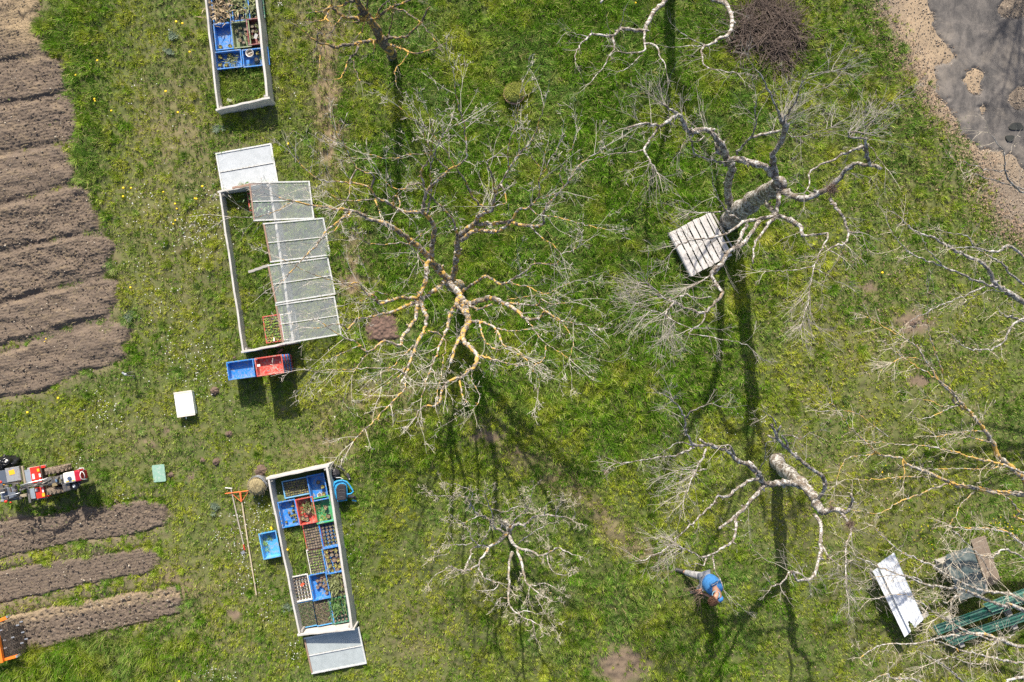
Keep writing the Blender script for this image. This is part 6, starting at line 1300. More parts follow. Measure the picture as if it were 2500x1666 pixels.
# ------------------------------------------------------------------ slatted pallet by the old tree
def T_(X, Y, z=0): return W(1560 + X / 5.227, 480 + Y / 5.227, z)
a, b, d = T_(370, 470, .3), T_(890, 205, .3), T_(690, 1005, .3)
ux = (b - a); uy = (d - a); Wp, Lp = ux.length, uy.length; an = math.atan2(-uy.x, uy.y) + math.pi
cen = a + ux / 2 + uy / 2
root = empty('pallet', (cen.x, cen.y, 0), math.atan2(ux.y, ux.x), 'weathered slatted wooden pallet standing by the trunk of the old leaning tree', 'pallet')
PW = wood('silvery_wood', (.40, .37, .35), (.66, .63, .60), (40, 2, 40))
n = 7; sw = [.125, .12, .12, .12, .125, .135, .125]; gap = (Wp - sum(sw)) / 6; x = -Wp / 2
for i in range(n):
    mb = MB(); o = MB().box((0, 0, 0), (sw[i], Lp + rng.uniform(-.02, .02), .024)).build('slat', PW, root, bevel=.004)
    o.location = (x + sw[i] / 2, rng.uniform(-.01, .01), .29 + (.004 if i % 2 else 0)); o.rotation_euler = (0, rng.uniform(-.02, .02), rng.uniform(-.006, .006)); x += sw[i] + gap
for y in (-Lp / 2 + .06, 0, Lp / 2 - .06):
    MB().box((0, y, .226), (Wp, .09, .098)).build('bearer', PW, root, bevel=.004)
for y in (-Lp / 2 + .06, 0, Lp / 2 - .06):
    for x in (-Wp / 2 + .06, 0, Wp / 2 - .06): MB().box((x, y, .09), (.09, .09, .168)).build('block', WD2, root, bevel=.004)
MB().box((-Wp / 2 - .012, 0, .235), (.02, Lp, .12)).build('side_board', wood('grey_side', (.20, .20, .21), (.34, .34, .35), (40, 2, 40)), root)
o = MB().box((0, 0, 0), (.045, Lp * .98, .04)).build('loose_rail', PW, bevel=.004); p = T_(1020, 470, .3); o.location = (p.x, p.y, .30); o.rotation_euler = (0, .05, math.atan2(ux.y, ux.x) + .02); tag(o, 'thin weathered rail lying along the trunk side of the slatted pallet', 'rail')
o = MB().box((0, 0, 0), (.04, Lp * .9, .04)).build('loose_rail', WD2, bevel=.004); p = T_(1080, 460, .2); o.location = (p.x, p.y, .2); o.rotation_euler = (0, 0, math.atan2(ux.y, ux.x) + .05); tag(o, 'darker thin rail between the slatted pallet and the old trunk', 'rail')

# ------------------------------------------------------------------ ribbed sheets at the right
def sheet(name, corners, z, m, label, cat, ribs, rh=.02, sag=0.0, notch=None, zs=None, curve=0):
    zs = zs or [z] * 4
    P = [W(2100 + x / 3.8625, 1260 + y / 3.8625, zz_) for (x, y), zz_ in zip(corners, zs)]    # tl tr br bl ; ribs run tl->bl
    nu = ribs * 8; nv = 24; vs = []; fs = []; n = nu + 1
    nrm = (P[1] - P[0]).cross(P[3] - P[0]).normalized()
    if nrm.z < 0: nrm = -nrm
    for s in (0, 1):
        for j in range(nv + 1):
            v = j / nv
            for i in range(n):
                u = i / nu; q = (P[0] * (1 - u) + P[1] * u) * (1 - v) + (P[3] * (1 - u) + P[2] * u) * v
                ph = (u * ribs) % 1; h = rh * (1 if ph < .3 else (1 - (ph - .3) / .12 if ph < .42 else (0 if ph < .88 else (ph - .88) / .12)))
                q = q + nrm * (h - s * .004 - curve * (2 * v - 1) ** 2 + .006 * math.sin(u * 9 + v * 5)) ; vs.append(q)
    N = (nv + 1) * n
    def cut(i, j):
        return notch and notch((i + .5) / nu, (j + .5) / nv)
    for j in range(nv):
        for i in range(nu):
            if cut(i, j): continue
            a = j * n + i; fs.append((a, a + n, a + n + 1, a + 1)); a += N; fs.append((a, a + 1, a + n + 1, a + n))
    for i in range(nu):
        if not cut(i, 0): fs.append((i, i + 1, i + 1 + N, i + N))
        if not cut(i, nv - 1): a = nv * n + i; fs.append((a + 1, a, a + N, a + N + 1))
    for j in range(nv):
        if not cut(0, j): a = j * n; fs.append((a + n, a, a + N, a + n + N))
        if not cut(nu - 1, j): a = j * n + n - 1; fs.append((a, a + n, a + n + N, a + N))
    mb = MB(); c = sum(P, Vector()) / 4; mb.add([v - c for v in vs], fs); o = mb.build(name, m); o.location = c
    return tag(o, label, cat)
WS = mat('white_sheet', (.68, .70, .74), .38, .0, .08, (.44, .43, .41), .2, 5, .05); GS = mat('green_sheet', (.010, .085, .06), .45, 0, .35, (.06, .11, .10), .55, 5, .1); GS2 = mat('green_sheet_light', (.035, .15, .11), .5, 0, .3, (.14, .19, .17), .4, 6, .1)
DSM = mat('dark_sheet', (.055, .082, .085), .55, 0, .35, (.14, .16, .15), .55, 3, .1)
sheet('ribbed_sheet', [(160, 455), (318, 345), (597, 975), (468, 1098)], .52, WS, 'white ribbed sheet lying on supports, broad upper one', 'sheet', 5, .012, notch=lambda u, v: (u - .22) ** 2 * 2.0 + ((1 - v) * 1.6) ** 2 < .035)
sheet('ribbed_sheet', [(115, 520), (166, 486), (470, 1100), (418, 1142)], .47, WS, 'narrow white ribbed sheet along the left side of the broad white one', 'sheet', 2, .012)
for (X, Y), l in zip(((230, 560), (480, 960)), ('upper', 'lower')):
    c = W(2100 + (X + 60) / 3.8625, 1260 + Y / 3.8625, .4); r = empty('trestle', (c.x, c.y, 0), .42, 'low wooden support under the %s end of the white sheets' % l, 'trestle')
    MB().box((0, 0, .44), (.42, .07, .06)).build('beam', WD2, r)
    for s in (-1, 1):
        for t in (-1, 1): MB().tube([(s * .25, t * .12, 0), (s * .24, t * .02, .42)], .025, 6).build('leg', WD2, r)
sheet('ribbed_sheet', [(680, 1035), (735, 1118), (1900, 700), (1860, 600)], .30, GS, 'long green ribbed sheet, upper of the pile in the lower right', 'sheet', 3, .022)
sheet('ribbed_sheet', [(1150, 830), (1240, 905), (1900, 690), (1860, 560)], .36, GS2, 'faded green sheet lying across the upper right of the green pile', 'sheet', 3, .018)
sheet('ribbed_sheet', [(770, 1150), (870, 1218), (1900, 870), (1860, 790)], .22, GS, 'long green ribbed sheet, lower of the pile in the lower right', 'sheet', 3, .022)
for i, (X, Y) in enumerate(((900, 1090), (1400, 920))):
    c = W(2100 + X / 3.8625, 1260 + Y / 3.8625, .1); o = MB().box((0, 0, .07), (.12, .75, .16)).build('timber', WD2, bevel=.01); o.location = (c.x, c.y, 0); o.rotation_euler = (0, 0, .4); tag(o, ('dark timber under the near end of the green sheets', 'dark timber under the middle of the green sheets')[i], 'timber')
sheet('metal_sheet', [(782, 385), (1060, 290), (1205, 730), (955, 808)], .5, DSM, 'dark grey-green metal sheet with a dusty lower end', 'sheet', 2, .008, curve=.05, notch=lambda u, v: (u < .12 and v < .1 * (1 - u / .12)) or (u > .88 and v > 1 - .06))
for X, Y in ((860, 480), (1080, 660)):
    c = W(2100 + X / 3.8625, 1260 + Y / 3.8625, .3); r = MB().box((0, 0, .2), (.4, .3, .4)).box((0, 0, .41), (.44, .34, .02)).box((0, 0, .1), (.43, .33, .02)).build('wooden_box', WD2, bevel=.006); r.location = (c.x, c.y, 0); r.rotation_euler = (0, 0, .3); tag(r, 'old wooden box under the dark metal sheet, %s one' % ('upper' if X < 900 else 'lower'), 'box')
BRW = wood('brown_board', (.155, .115, .085), (.27, .21, .16), (40, 2, 40))
for (x0, y0, x1, y1, w_, l) in ((1078, 215, 1232, 655, .20, 'left'), (1145, 200, 1290, 625, .19, 'right')):
    a = W(2100 + x0 / 3.8625, 1260 + y0 / 3.8625, .12); b = W(2100 + x1 / 3.8625, 1260 + y1 / 3.8625, .12); dd = b - a
    o = MB().box((0, 0, 0), (w_, dd.length, .03)).build('brown_board', BRW, bevel=.004); m_ = (a + b) / 2; o.location = (m_.x, m_.y, .12 if l == 'left' else .1); o.rotation_euler = (0, 0, math.atan2(dd.y, dd.x) - math.pi / 2); tag(o, 'brown plank on the grass beside the dark metal sheet, %s of two' % l, 'board')

# ------------------------------------------------------------------ small things on the lawn
def U_(X, Y, z=0): return W(280 + X / 2.635, 860 + Y / 2.635, z)
c = (U_(381, 264, .2) + U_(490, 245, .2) + U_(519, 405, .2) + U_(403, 420, .2)) / 4
r = empty('white_box', (c.x, c.y, 0), math.radians(8.5), 'white lidded box standing alone on the lawn between the beds and the crates', 'box')
WB = mat('white_painted_wood', (.76, .75, .72), .5, 0, .05, (.5, .46, .4), .2, 8, .06)
MB().box((0, 0, .09), (.38, .54, .17)).build('body', WB, r, bevel=.005); MB().box((0, 0, .188), (.42, .49, .022)).build('lid', WB, r, bevel=.004)
for s in (-1, 1): MB().box((0, s * .272, .19), (.425, .045, .028)).build('batten', mat('cream_batten', (.62, .56, .48), .6), r, bevel=.003)
MB().tube([(-.02, -.29, .17), (-.04, -.35, .12)], .012, 6).build('handle', WB, r)
c = (U_(250, 727, 0) + U_(332, 828, 0)) / 2
mb = MB(); pts = []
for cx, cy, a0 in ((.115, .17, 0), (-.115, .17, 1), (-.115, -.17, 2), (.115, -.17, 3)):
    for k in range(5): a = (a0 + k / 4) * math.pi / 2; pts.append((cx + .03 * math.cos(a), cy + .03 * math.sin(a)))
mb.prism(pts, .05, .056); mb.prism([(x * 1.02, y * 1.02) for x, y in pts], .043, .0495)
o = mb.build('flat_cover', mat('pale_green_plastic', (.24, .40, .31), .35, 0, .12, (.5, .5, .46), .3, 12)); o.location = (c.x, c.y, 0); o.rotation_euler = (.04, 0, .10); tag(o, 'flat pale green plastic lid with rounded corners lying in the grass', 'cover')
# standpipe
c = W(314, 914, .3); r = empty('standpipe', (c.x, c.y, 0), 0, 'short grey tap post with two black arms at the end of the beds', 'tap post')
MB().tube([(0, 0, 0), (0, 0, .42)], .014, 8).build('post', mat('black_pipe', (.03, .03, .03), .5), r); MB().lathe([(.01, .40), (.03, .41), (.034, .45), (.02, .47), (.006, .475)], (0, 0, 0), 12).box((-.05, .03, .44), (.06, .035, .03), -.6).build('head', mat('grey_metal', (.45, .47, .48), .4, .5), r)
MB().tube([(0, .01, .43), (.08, .05, .44), (.16, .06, .40)], [.012, .012, .009], 8).build('arm', BLK, r); MB().tube([(0, -.01, .43), (.09, -.03, .44), (.19, -.03, .40)], [.012, .012, .009], 8).build('arm', BLK, r)
# rake and hoe
ORG = mat('orange_steel', (.75, .16, .05), .45, 0, .15); ASH = wood('ash_handle', (.42, .33, .22), (.60, .51, .38), (3, 40, 40)); STL = mat('dull_steel', (.42, .42, .43), .45, .6)
def q_(X, Y, z=.05): return W(*zz(X, Y), z)
a = q_(380, 505); e = W(626, 1453, .04); r = empty('hay_rake', a, 0, 'wide orange-headed rake with long pale handle lying on the lawn', 'rake', 'long-handled tools left of the bottom frame')
rel = lambda p: p - a
MB().tube([rel(a) + Vector((0, .03, .01)), rel(a + (e - a) * .5) + Vector((0, 0, .015)), rel(e)], [.017, .016, .014], 10).build('handle', ASH, r)
h0, h1 = q_(165, 480, .07), q_(492, 440, .07); mb = MB(); mb.tube([rel(h0), rel(h1)], .012, 6)
for k in range(14):
    p = rel(h0 + (h1 - h0) * (k + .5) / 14); mb.tube([p, p + Vector((0, .01, -.05))], .004, 5)
mb.build('head', ORG, r); mb = MB(); mb.tube([rel(q_(270, 490, .06)), rel(q_(372, 580, .07))], .006, 5).tube([rel(q_(478, 462, .06)), rel(q_(400, 572, .07))], .006, 5).tube([rel(q_(372, 462, .075)), rel(q_(388, 590, .075))], [.022, .019], 8)
mb.build('brace', ORG, r)
a = q_(248, 420, .04); e = q_(418, 1175, .05); r = empty('hoe', a, 0, 'thin grey-handled hoe with a red socket beside the orange rake', 'hoe', 'long-handled tools left of the bottom frame')
MB().tube([rel(a), rel(a + (e - a) * .5) + Vector((0, 0, .01)), rel(e)], [.015, .016, .015], 10).build('handle', wood('grey_handle', (.30, .26, .22), (.45, .40, .34), (3, 40, 40)), r)
MB().tube([rel(q_(165, 400)), rel(q_(262, 408))], .012, 6).build('grip', WHP, r); MB().tube([rel(e), rel(q_(432, 1250))], [.018, .013], 8).build('socket', mat('red_paint', (.60, .05, .04), .4), r)
MB().box(rel(q_(408, 1285)), (.09, .07, .008), .5).build('blade', STL, r)
# round tub of hay under netting
c = W(*zz(598, 370), .3); r = empty('hay_tub', (c.x, c.y, 0), 0, 'round netted tub of dry hay at the top left of the bottom frame', 'tub')
MB().lathe([(.19, 0), (.215, .25), (.225, .27), (.21, .27), (.19, .22)], sides=28).build('tub', mat('grey_tub', (.13, .13, .13), .6), r)
mb = MB(); mb.lathe([(.20, .22), (.195, .30), (.15, .36), (.08, .385), (.01, .39)], sides=24)
for i in range(900):
    a_ = rng.uniform(0, 6.28); q = .21 * math.sqrt(rng.random()); z = .39 - (q / .21) ** 2 * .14; b_ = rng.uniform(0, 6.28); l = rng.uniform(.03, .10)
    p = Vector((q * math.cos(a_), q * math.sin(a_), z)); mb.tube([p, p + Vector((math.cos(b_) * l, math.sin(b_) * l, rng.uniform(-.01, .02)))], .0022, 3, cap=False)
mb.build('hay', mat('hay', (.33, .27, .14), .9, 0, .45, (.20, .16, .09), .5, 30), r)
mb = MB()
for i in range(16):
    a_ = rng.uniform(.3, 2.0); p0 = Vector((.22 * math.cos(a_ + .6), .20 * math.sin(a_ + .6), .33)); p1 = Vector((.25 * math.cos(a_ - .5), .25 * math.sin(a_ - .5), .30)); mb.tube([p0, (p0 + p1) / 2 + Vector((0, .04, .06)), p1], .003, 4, cap=False)
mb.build('netting', mat('grey_net', (.34, .36, .40), .6), r)
# molehills
for (x, y, rr) in ((637, 1150, 16), (560, 1060, 9), (525, 955, 12), (528, 1128, 10), (495, 1125, 8), (418, 1160, 8), (75, 1655, 9), (572, 875, 6), (2230, 790, 10)):
    c = W(x, y); mb = MB(); R = rr * kf; vs = []; n_ = 14
    prof = [(1, -.03), (.85, .03), (.6, .06), (.3, .085), (.05, .09)]
    for k, (pr, pz) in enumerate(prof):
        for j in range(n_): a_ = j * 6.283 / n_; q = R * pr * rng.uniform(.82, 1.15); vs.append((q * math.cos(a_), q * math.sin(a_), pz * min(1, rr / 12) * rng.uniform(.75, 1.2)))
    fs = [(k * n_ + j, k * n_ + (j + 1) % n_, (k + 1) * n_ + (j + 1) % n_, (k + 1) * n_ + j) for k in range(4) for j in range(n_)] + [tuple(4 * n_ + j for j in range(n_))]
    mb.add(vs, fs); o = mb.build('molehill', mat('mole_soil', (.15, .10, .075), .95, 0, .4, (.08, .055, .04), .5, 30, .9)); o.location = c
    tag(o, kind='structure')
# round potted bush
c = W(1255, 228, .25); r = empty('potted_bush', (c.x, c.y, 0), 0, 'round yellowish-green mossy clump with a broken pinkish rim in the long grass', 'bush')
mb = MB(); mb.lathe([(.20, .02), (.235, .2), (.25, .21), (.245, .235), (.21, .235), (.19, .15)], sides=28); mb.build('rim', mat('terracotta', (.36, .20, .15), .8, 0, .3), r)
mb = MB(); mb.lathe([(.2, .2), (.19, .27), (.13, .33), (.01, .36)], sides=20)
for i in range(2600):
    a_ = rng.uniform(0, 6.28); q = .245 * math.sqrt(rng.random()); z = .36 - (q / .245) ** 2 * .15; b_ = rng.uniform(0, 6.28)
    mb.leaf((q * math.cos(a_), q * math.sin(a_) + .02, z), (math.cos(b_), math.sin(b_), rng.uniform(0, 1)), (0, 0, 1), rng.uniform(.02, .045), .014)
mb.build('foliage', mat('moss_leaf', (.30, .32, .05), .7, 0, .5, (.17, .20, .04), .5, 20), r)

# ------------------------------------------------------------------ blue and black backpack
def V_(X, Y, z=0): return W(790 + X / 7.47, 1120 + Y / 7.47, z)
def soft(name, pts, m, parent, base, edges=None, sub=2):
    """skin-grown soft shape: pts [(Vector, rx, ry)]"""
    me = bpy.data.meshes.new(name); vs = [p[0] - base for p in pts]
    me.from_pydata([tuple(v) for v in vs], edges or [(i, i + 1) for i in range(len(pts) - 1)], []); me.materials.append(m)
    o = bpy.data.objects.new(name, me); COL.objects.link(o); s = o.modifiers.new('skin', 'SKIN'); s.use_smooth_shade = True
    sv = me.skin_vertices[0].data
    for i, p in enumerate(pts): sv[i].radius = (p[1], p[2] if len(p) > 2 else p[1]); sv[i].use_root = (i == 0)
    u = o.modifiers.new('sub', 'SUBSURF'); u.levels = u.render_levels = sub
    o.parent = parent; return o
c = V_(315, 600, 0); r = empty('backpack', c, 0, 'bright blue backpack with black padded back lying against the bottom frame', 'backpack')
BLU = mat('bright_blue_fabric', (.03, .36, .68), .5, 0, .2, (.02, .16, .40), .5, 14, .2); BKF = mat('black_fabric', (.028, .026, .032), .75, 0, .3, None, 0, 20, .3)
def bl(l, z): return [V_(x, y, z) - c for x, y in l]
body = [(175, 410), (260, 385), (380, 375), (435, 430), (450, 640), (440, 770), (260, 800), (215, 730), (160, 700), (155, 520)]
mb = MB(); lo = bl(body, .02); mi_ = bl(body, .2); top = [p * .9 for p in bl(body, .27)]
k = len(body); vs = [(*p.xy, .03) for p in lo] + [(p.x, p.y, .20) for p in mi_] + [(p.x, p.y, .26) for p in top]
fs = [(i, (i + 1) % k, (i + 1) % k + k, i + k) for i in range(k)] + [(i + k, (i + 1) % k + k, (i + 1) % k + 2 * k, i + 2 * k) for i in range(k)] + [tuple(range(2 * k, 3 * k)), tuple(range(k - 1, -1, -1))]
o = mb.add(vs, fs).build('bag_body', BLU, r, True); s_ = o.modifiers.new('sub', 'SUBSURF'); s_.levels = s_.render_levels = 2
pad = [(225, 560), (250, 490), (300, 462), (360, 462), (400, 490), (410, 560), (415, 750), (250, 770)]
mb = MB(); P0 = bl(pad, .28); k = len(pad); vs = [(p.x, p.y, .235) for p in P0] + [(p.x * .97, p.y * .97, .30) for p in P0]; fs = [(i, (i + 1) % k, (i + 1) % k + k, i + k) for i in range(k)] + [tuple(range(k, 2 * k))]
mb.add(vs, fs).build('back_panel', BKF, r, bevel=.015)
for j, y in enumerate((570, 620, 700)): MB().tube(bl([(270, y + 10), (320, y - 6), (380, y + 6)], .305), .004, 5).build('seam', mat('grey_seam', (.12, .12, .13), .6), r)
for l in ([(200, 450), (260, 410), (340, 395), (420, 420), (470, 480), (520, 560), (540, 600), (500, 640), (430, 650)], [(190, 470), (165, 560), (190, 640), (200, 700), (150, 725)]):
    MB().tube(bl(l, .27), .016, 6).build('strap', BLU, r)
for l in ([(245, 740), (190, 790), (140, 850)], [(420, 700), (500, 690), (600, 715)]):
    q = bl(l, .14); soft('hip_belt', [(p + c, .035, .02) for p in q], BKF, r, c)
MB().tube(bl([(520, 760), (600, 775)], .06), .02, 6).build('buckle_strap', BLU, r); MB().tube(bl([(255, 775), (430, 752)], .22), .016, 6).build('lower_edge', mat('blue_trim', (.05, .32, .62), .4), r)
c = V_(205, 270, 0); r2 = empty('black_bag', c, 0, 'black fabric bag with straps, just above the blue backpack', 'bag')
def lump(name, cx, cy, sx, sy, h, m, parent, c, n=26, seed=1, rot=0):
    R_ = random.Random(seed); mb = MB(); nv = 12; vs = []; off = [[R_.gauss(0, .06) for _ in range(n)] for _ in range(nv)]
    for i in range(nv):
        ph = i / (nv - 1) * math.pi / 2
        for j in range(n):
            a_ = j * 6.283 / n; w_ = 1 + off[i][j] + .08 * math.sin(3 * a_ + i); x = sx * math.cos(ph) ** .6 * math.cos(a_) * w_; y = sy * math.cos(ph) ** .6 * math.sin(a_) * w_
            vs.append((cx + x * math.cos(rot) - y * math.sin(rot), cy + x * math.sin(rot) + y * math.cos(rot), h * math.sin(ph) * (1 + off[i][(j * 2) % n] * 1.5)))
    fs = [(i * n + j, i * n + (j + 1) % n, (i + 1) * n + (j + 1) % n, (i + 1) * n + j) for i in range(nv - 1) for j in range(n)] + [tuple((nv - 1) * n + j for j in range(n))]
    o = mb.add(vs, fs).build(name, m, parent, True); return o
lump('bag_body', 0, 0, .135, .13, .24, BKF, r2, c, seed=4, rot=.5)
MB().tube([V_(x, y, .12) - c for x, y in ((260, 150), (310, 140), (340, 190), (390, 230))], [.03, .028, .022, .015], 6).build('strap', BKF, r2)
MB().tube([V_(x, y, .2) - c for x, y in ((160, 350), (190, 330), (240, 350), (300, 345), (350, 370))], .009, 6).build('strap', mat('white_strap', (.5, .5, .5), .6), r2)
c = V_(460, 340, .06); r3 = empty('umbrella', c, 0, 'short black cylindrical pouch standing out to the right of the backpack', 'pouch')
soft('pouch', [(V_(430, 265, .06), .03), (V_(455, 330, .08), .042), (V_(485, 400, .07), .03)], BKF, r3, c); MB().tube([V_(462, 370, .115) - c, V_(480, 378, .11) - c], .01, 6).build('toggle', WHP, r3)

# ------------------------------------------------------------------ two-wheeled tractor with tiller
def M_(X, Y, z=0): return W(X / 8.7125, 1080 + Y / 8.7125, z)
TA = math.radians(9.8); c = M_(900, 850, 0)
r = empty('walking_tractor', c, 0, 'red and grey two-wheeled garden tractor with white tank and rotary tiller, parked on the grass', 'tractor')
STEEL = mat('machine_steel', (.30, .29, .27), .45, .6, .25, (.16, .12, .09), .5, 12); DGR = mat('machine_dark', (.05, .055, .065), .45, .1, .3, (.20, .16, .12), .45, 12); RED = mat('machine_red', (.70, .035, .02), .35, 0, .1, (.32, .10, .07), .2, 12, .05); CRM = mat('tank_white', (.78, .76, .68), .35, 0, .05); CRI = mat('engine_red', (.40, .015, .035), .35, 0, .15); YEL = mat('sticker_yellow', (.85, .42, .02), .5, 0, .05); WHT = mat('sticker_white', (.75, .73, .72), .5, 0, .05); LGB = mat('grey_blue_plate', (.33, .38, .44), .4, .3, .12, (.25, .22, .18), .25, 9); BLKM = mat('machine_black', (.018, .018, .02), .35, 0, .3); PIPE = mat('pale_pipe', (.60, .60, .60), .3, .7); MUDT = mat('muddy_tyre', (.22, .165, .12), .9, 0, .4, (.05, .045, .04), .4, 18, .9)
u_ = .0011045
def bx(nm, X, Y, z, w, l, h, m, rot=0, bev=.004):
    p = M_(X, Y, z) - c; k = (H - z) / H; o = MB().box((0, 0, 0), (w * u_ * k, l * u_ * k, h)).build(nm, m, r, bevel=bev); o.location = p; o.rotation_euler = (0, 0, TA + rot); return o
def tb(nm, pts, rad, m, s=8): return MB().tube([M_(*p) - c for p in pts], rad, s).build(nm, m, r, True)
def wheel(X, Y, R_, wd):
    mb = MB(); prof = [(.5, -.48), (.86, -.5), (.97, -.36), (1, -.12), (1, .12), (.97, .36), (.86, .5), (.5, .48)]
    n_ = 36; vs = []
    for pr, pz in prof:
        for j in range(n_): a_ = j * 6.283 / n_; q = R_ * pr; vs.append((q * math.cos(a_), pz * wd, q * math.sin(a_)))
    fs = [(i * n_ + j, i * n_ + (j + 1) % n_, (i + 1) * n_ + (j + 1) % n_, (i + 1) * n_ + j) for i in range(len(prof) - 1) for j in range(n_)]
    mb.add(vs, fs)
    for j in range(18):
        a_ = j * 6.283 / 18
        for s in (-1, 1):
            M3 = Matrix.Rotation(-a_ - s * .08, 3, 'Y') @ Matrix.Rotation(s * .6, 3, 'X'); mb.box((R_ * 1.0 * math.cos(a_), s * wd * .22, R_ * 1.0 * math.sin(a_)), (.035, wd * .5, .03), M=M3)
    o = mb.build('wheel', MUDT, r); o.location = M_(X, Y, R_) - c; o.rotation_euler = (0, 0, TA); h = MB().tube([(0, -wd * .35, 0), (0, wd * .35, 0)], R_ * .5, 20).build('hub', RED, o)
wheel(1240, 572, .25, .15); wheel(1260, 1000, .25, .15)
tb('axle', [(1240, 600, .25), (1255, 960, .25)], .03, STEEL)
bx('gearbox', 1270, 800, .38, 230, 190, .22, DGR); bx('gearbox', 1150, 830, .30, 160, 140, .2, STEEL)
for X, Y, w, l, mm in ((1220, 760, 60, 50, STEEL), (1300, 820, 50, 90, mat('mud_olive', (.13, .12, .07), .8)), (1180, 900, 110, 60, mat('mud_ochre', (.22, .17, .09), .9)), (1320, 740, 40, 90, PIPE), (1250, 870, 90, 20, BLKM), (1330, 860, 30, 60, STEEL), (1210, 810, 30, 60, mat('blue_part', (.12, .20, .32), .5))): bx('engine_part', X, Y, .52, w, l, .07, mm, rng.uniform(-.3, .3))
bx('engine', 1600, 770, .42, 380, 260, .30, DGR)
o = bx('fuel_tank', 1508, 742, .66, 250, 225, .16, CRM, 0, .03); p = M_(1475, 770, .76) - c; MB().lathe([(.001, -.02), (.042, -.02), (.046, .0), (.04, .018), (.0, .022)], p, 16).build('tank_cap', mat('cap_blue', (.06, .09, .16), .4), r)
bx('warning_label', 1435, 838, .744, 60, 22, .003, YEL, 0, 0); bx('warning_label', 1560, 818, .744, 50, 22, .003, YEL, 0, 0)
bx('recoil_cover', 1700, 700, .60, 150, 235, .24, CRI, 0, .03); bx('recoil_cover', 1790, 690, .52, 60, 170, .18, CRI, 0, .02)
tb('guard_loop', [(1640, 590, .66), (1700, 560, .74), (1770, 548, .76), (1800, 575, .74), (1760, 605, .7)], .010, mat('white_guard', (.7, .68, .66), .4)); tb('guard_loop', [(1720, 625, .74), (1700, 700, .76), (1725, 780, .74), (1780, 792, .7), (1850, 785, .6)], .010, mat('white_guard', (.7, .68, .66), .4)); tb('guard_loop', [(1730, 625, .74), (1770, 640, .74), (1800, 700, .72), (1800, 780, .7)], .008, mat('white_guard', (.7, .68, .66), .4))
bx('air_filter', 1445, 950, .60, 155, 155, .14, DGR, .05, .012); p = M_(1605, 925, .6) - c; MB().lathe([(.07, -.06), (.085, -.05), (.085, .03), (.07, .045), (.03, .05)], p, 20).build('exhaust', BLKM, r, True); MB().lathe([(.03, .05), (.034, .06), (.02, .066), (.01, .06), (.001, .06)], p, 16).build('exhaust_cap', PIPE, r)
tb('exhaust_pipe', [(1650, 850, .6), (1700, 900, .6), (1690, 940, .58)], .012, STEEL)
# tiller hood: grey-blue and red plates, brown edges
bx('tiller_hood', 765, 690, .42, 205, 330, .03, RED, 0, .004); bx('tiller_hood', 610, 735, .405, 130, 300, .03, LGB, 0, .004); bx('tiller_hood', 862, 1070, .42, 185, 230, .03, RED, 0, .004); bx('tiller_hood', 685, 1095, .405, 135, 220, .03, LGB, 0, .004)
bx('reflector', 812, 596, .44, 52, 62, .01, YEL); bx('reflector', 925, 1120, .44, 60, 75, .01, YEL)
for X, Y, w, l in ((712, 730, 50, 110), (848, 705, 38, 75), (772, 1018, 44, 60), (915, 1028, 34, 75)): bx('warning_label', X, Y, .438, w, l, .004, WHT, 0, 0)
bx('side_plate', 925, 700, .30, 75, 420, .22, mat('mud_brown', (.10, .075, .055), .9, 0, .4)); bx('side_plate', 1020, 1010, .25, 60, 180, .2, mat('mud_brown', (.10, .075, .055), .9, 0, .4))
bx('skid_bar', 790, 530, .36, 400, 36, .05, mat('dusty_grey', (.36, .34, .32), .8)); bx('skid_bar', 915, 520, .385, 110, 50, .04, RED); bx('skid_bar', 860, 1200, .36, 330, 22, .04, STEEL); bx('skid_bar', 1040, 1125, .37, 80, 40, .05, RED)
bx('frame_rail', 510, 700, .42, 46, 400, .05, mat('mud_tan', (.30, .25, .18), .9, 0, .3)); bx('frame_rail', 625, 1120, .42, 46, 340, .05, STEEL); bx('frame_rail', 560, 920, .40, 60, 120, .05, STEEL)
# middle linkage and handle bars
for X, Y, w, l in ((850, 870, 80, 60), (980, 820, 90, 60), (740, 930, 90, 40), (900, 930, 60, 50), (500, 980, 100, 60)): bx('linkage', X, Y, .52, w, l, .06, rng.choice([STEEL, DGR, STEEL]), rng.uniform(-.4, .4))
for pts, rr, mm in (([(1090, 760, .8), (900, 800, .88), (640, 860, .95), (430, 920, 1.0)], .013, PIPE), ([(1090, 800, .78), (900, 880, .86), (640, 940, .93), (440, 985, .98)], .013, STEEL), ([(1110, 770, .82), (1000, 760, .84), (850, 810, .86)], .009, STEEL), ([(430, 915, 1.0), (380, 880, 1.0), (180, 885, 1.02), (60, 880, 1.02)], .016, BLKM), ([(430, 985, .98), (440, 1080, .98), (350, 1160, .98), (170, 1230, .98)], .018, BLKM), ([(0, 1090, .9), (100, 1065, .9)], .013, WHP), ([(80, 1165, .95), (300, 1110, .95), (430, 1075, .95)], .009, PIPE), ([(60, 985, .95), (200, 960, .95)], .009, PIPE)):
    tb('handlebar', pts, rr, mm)
for k in range(7):
    o_ = rng.uniform(-25, 25); tb('cable', [(1090, 790 + o_, .8), (1000, 890 + o_, .8), (840, 900 + o_, .9), (620, 925 + o_, .98), (450, 950 + o_ * .6, 1.0), (420, 1000 + o_, .95)], .005, BLKM if k % 2 else DGR)
bx('joint', 1060, 775, .82, 90, 70, .06, STEEL, .3)
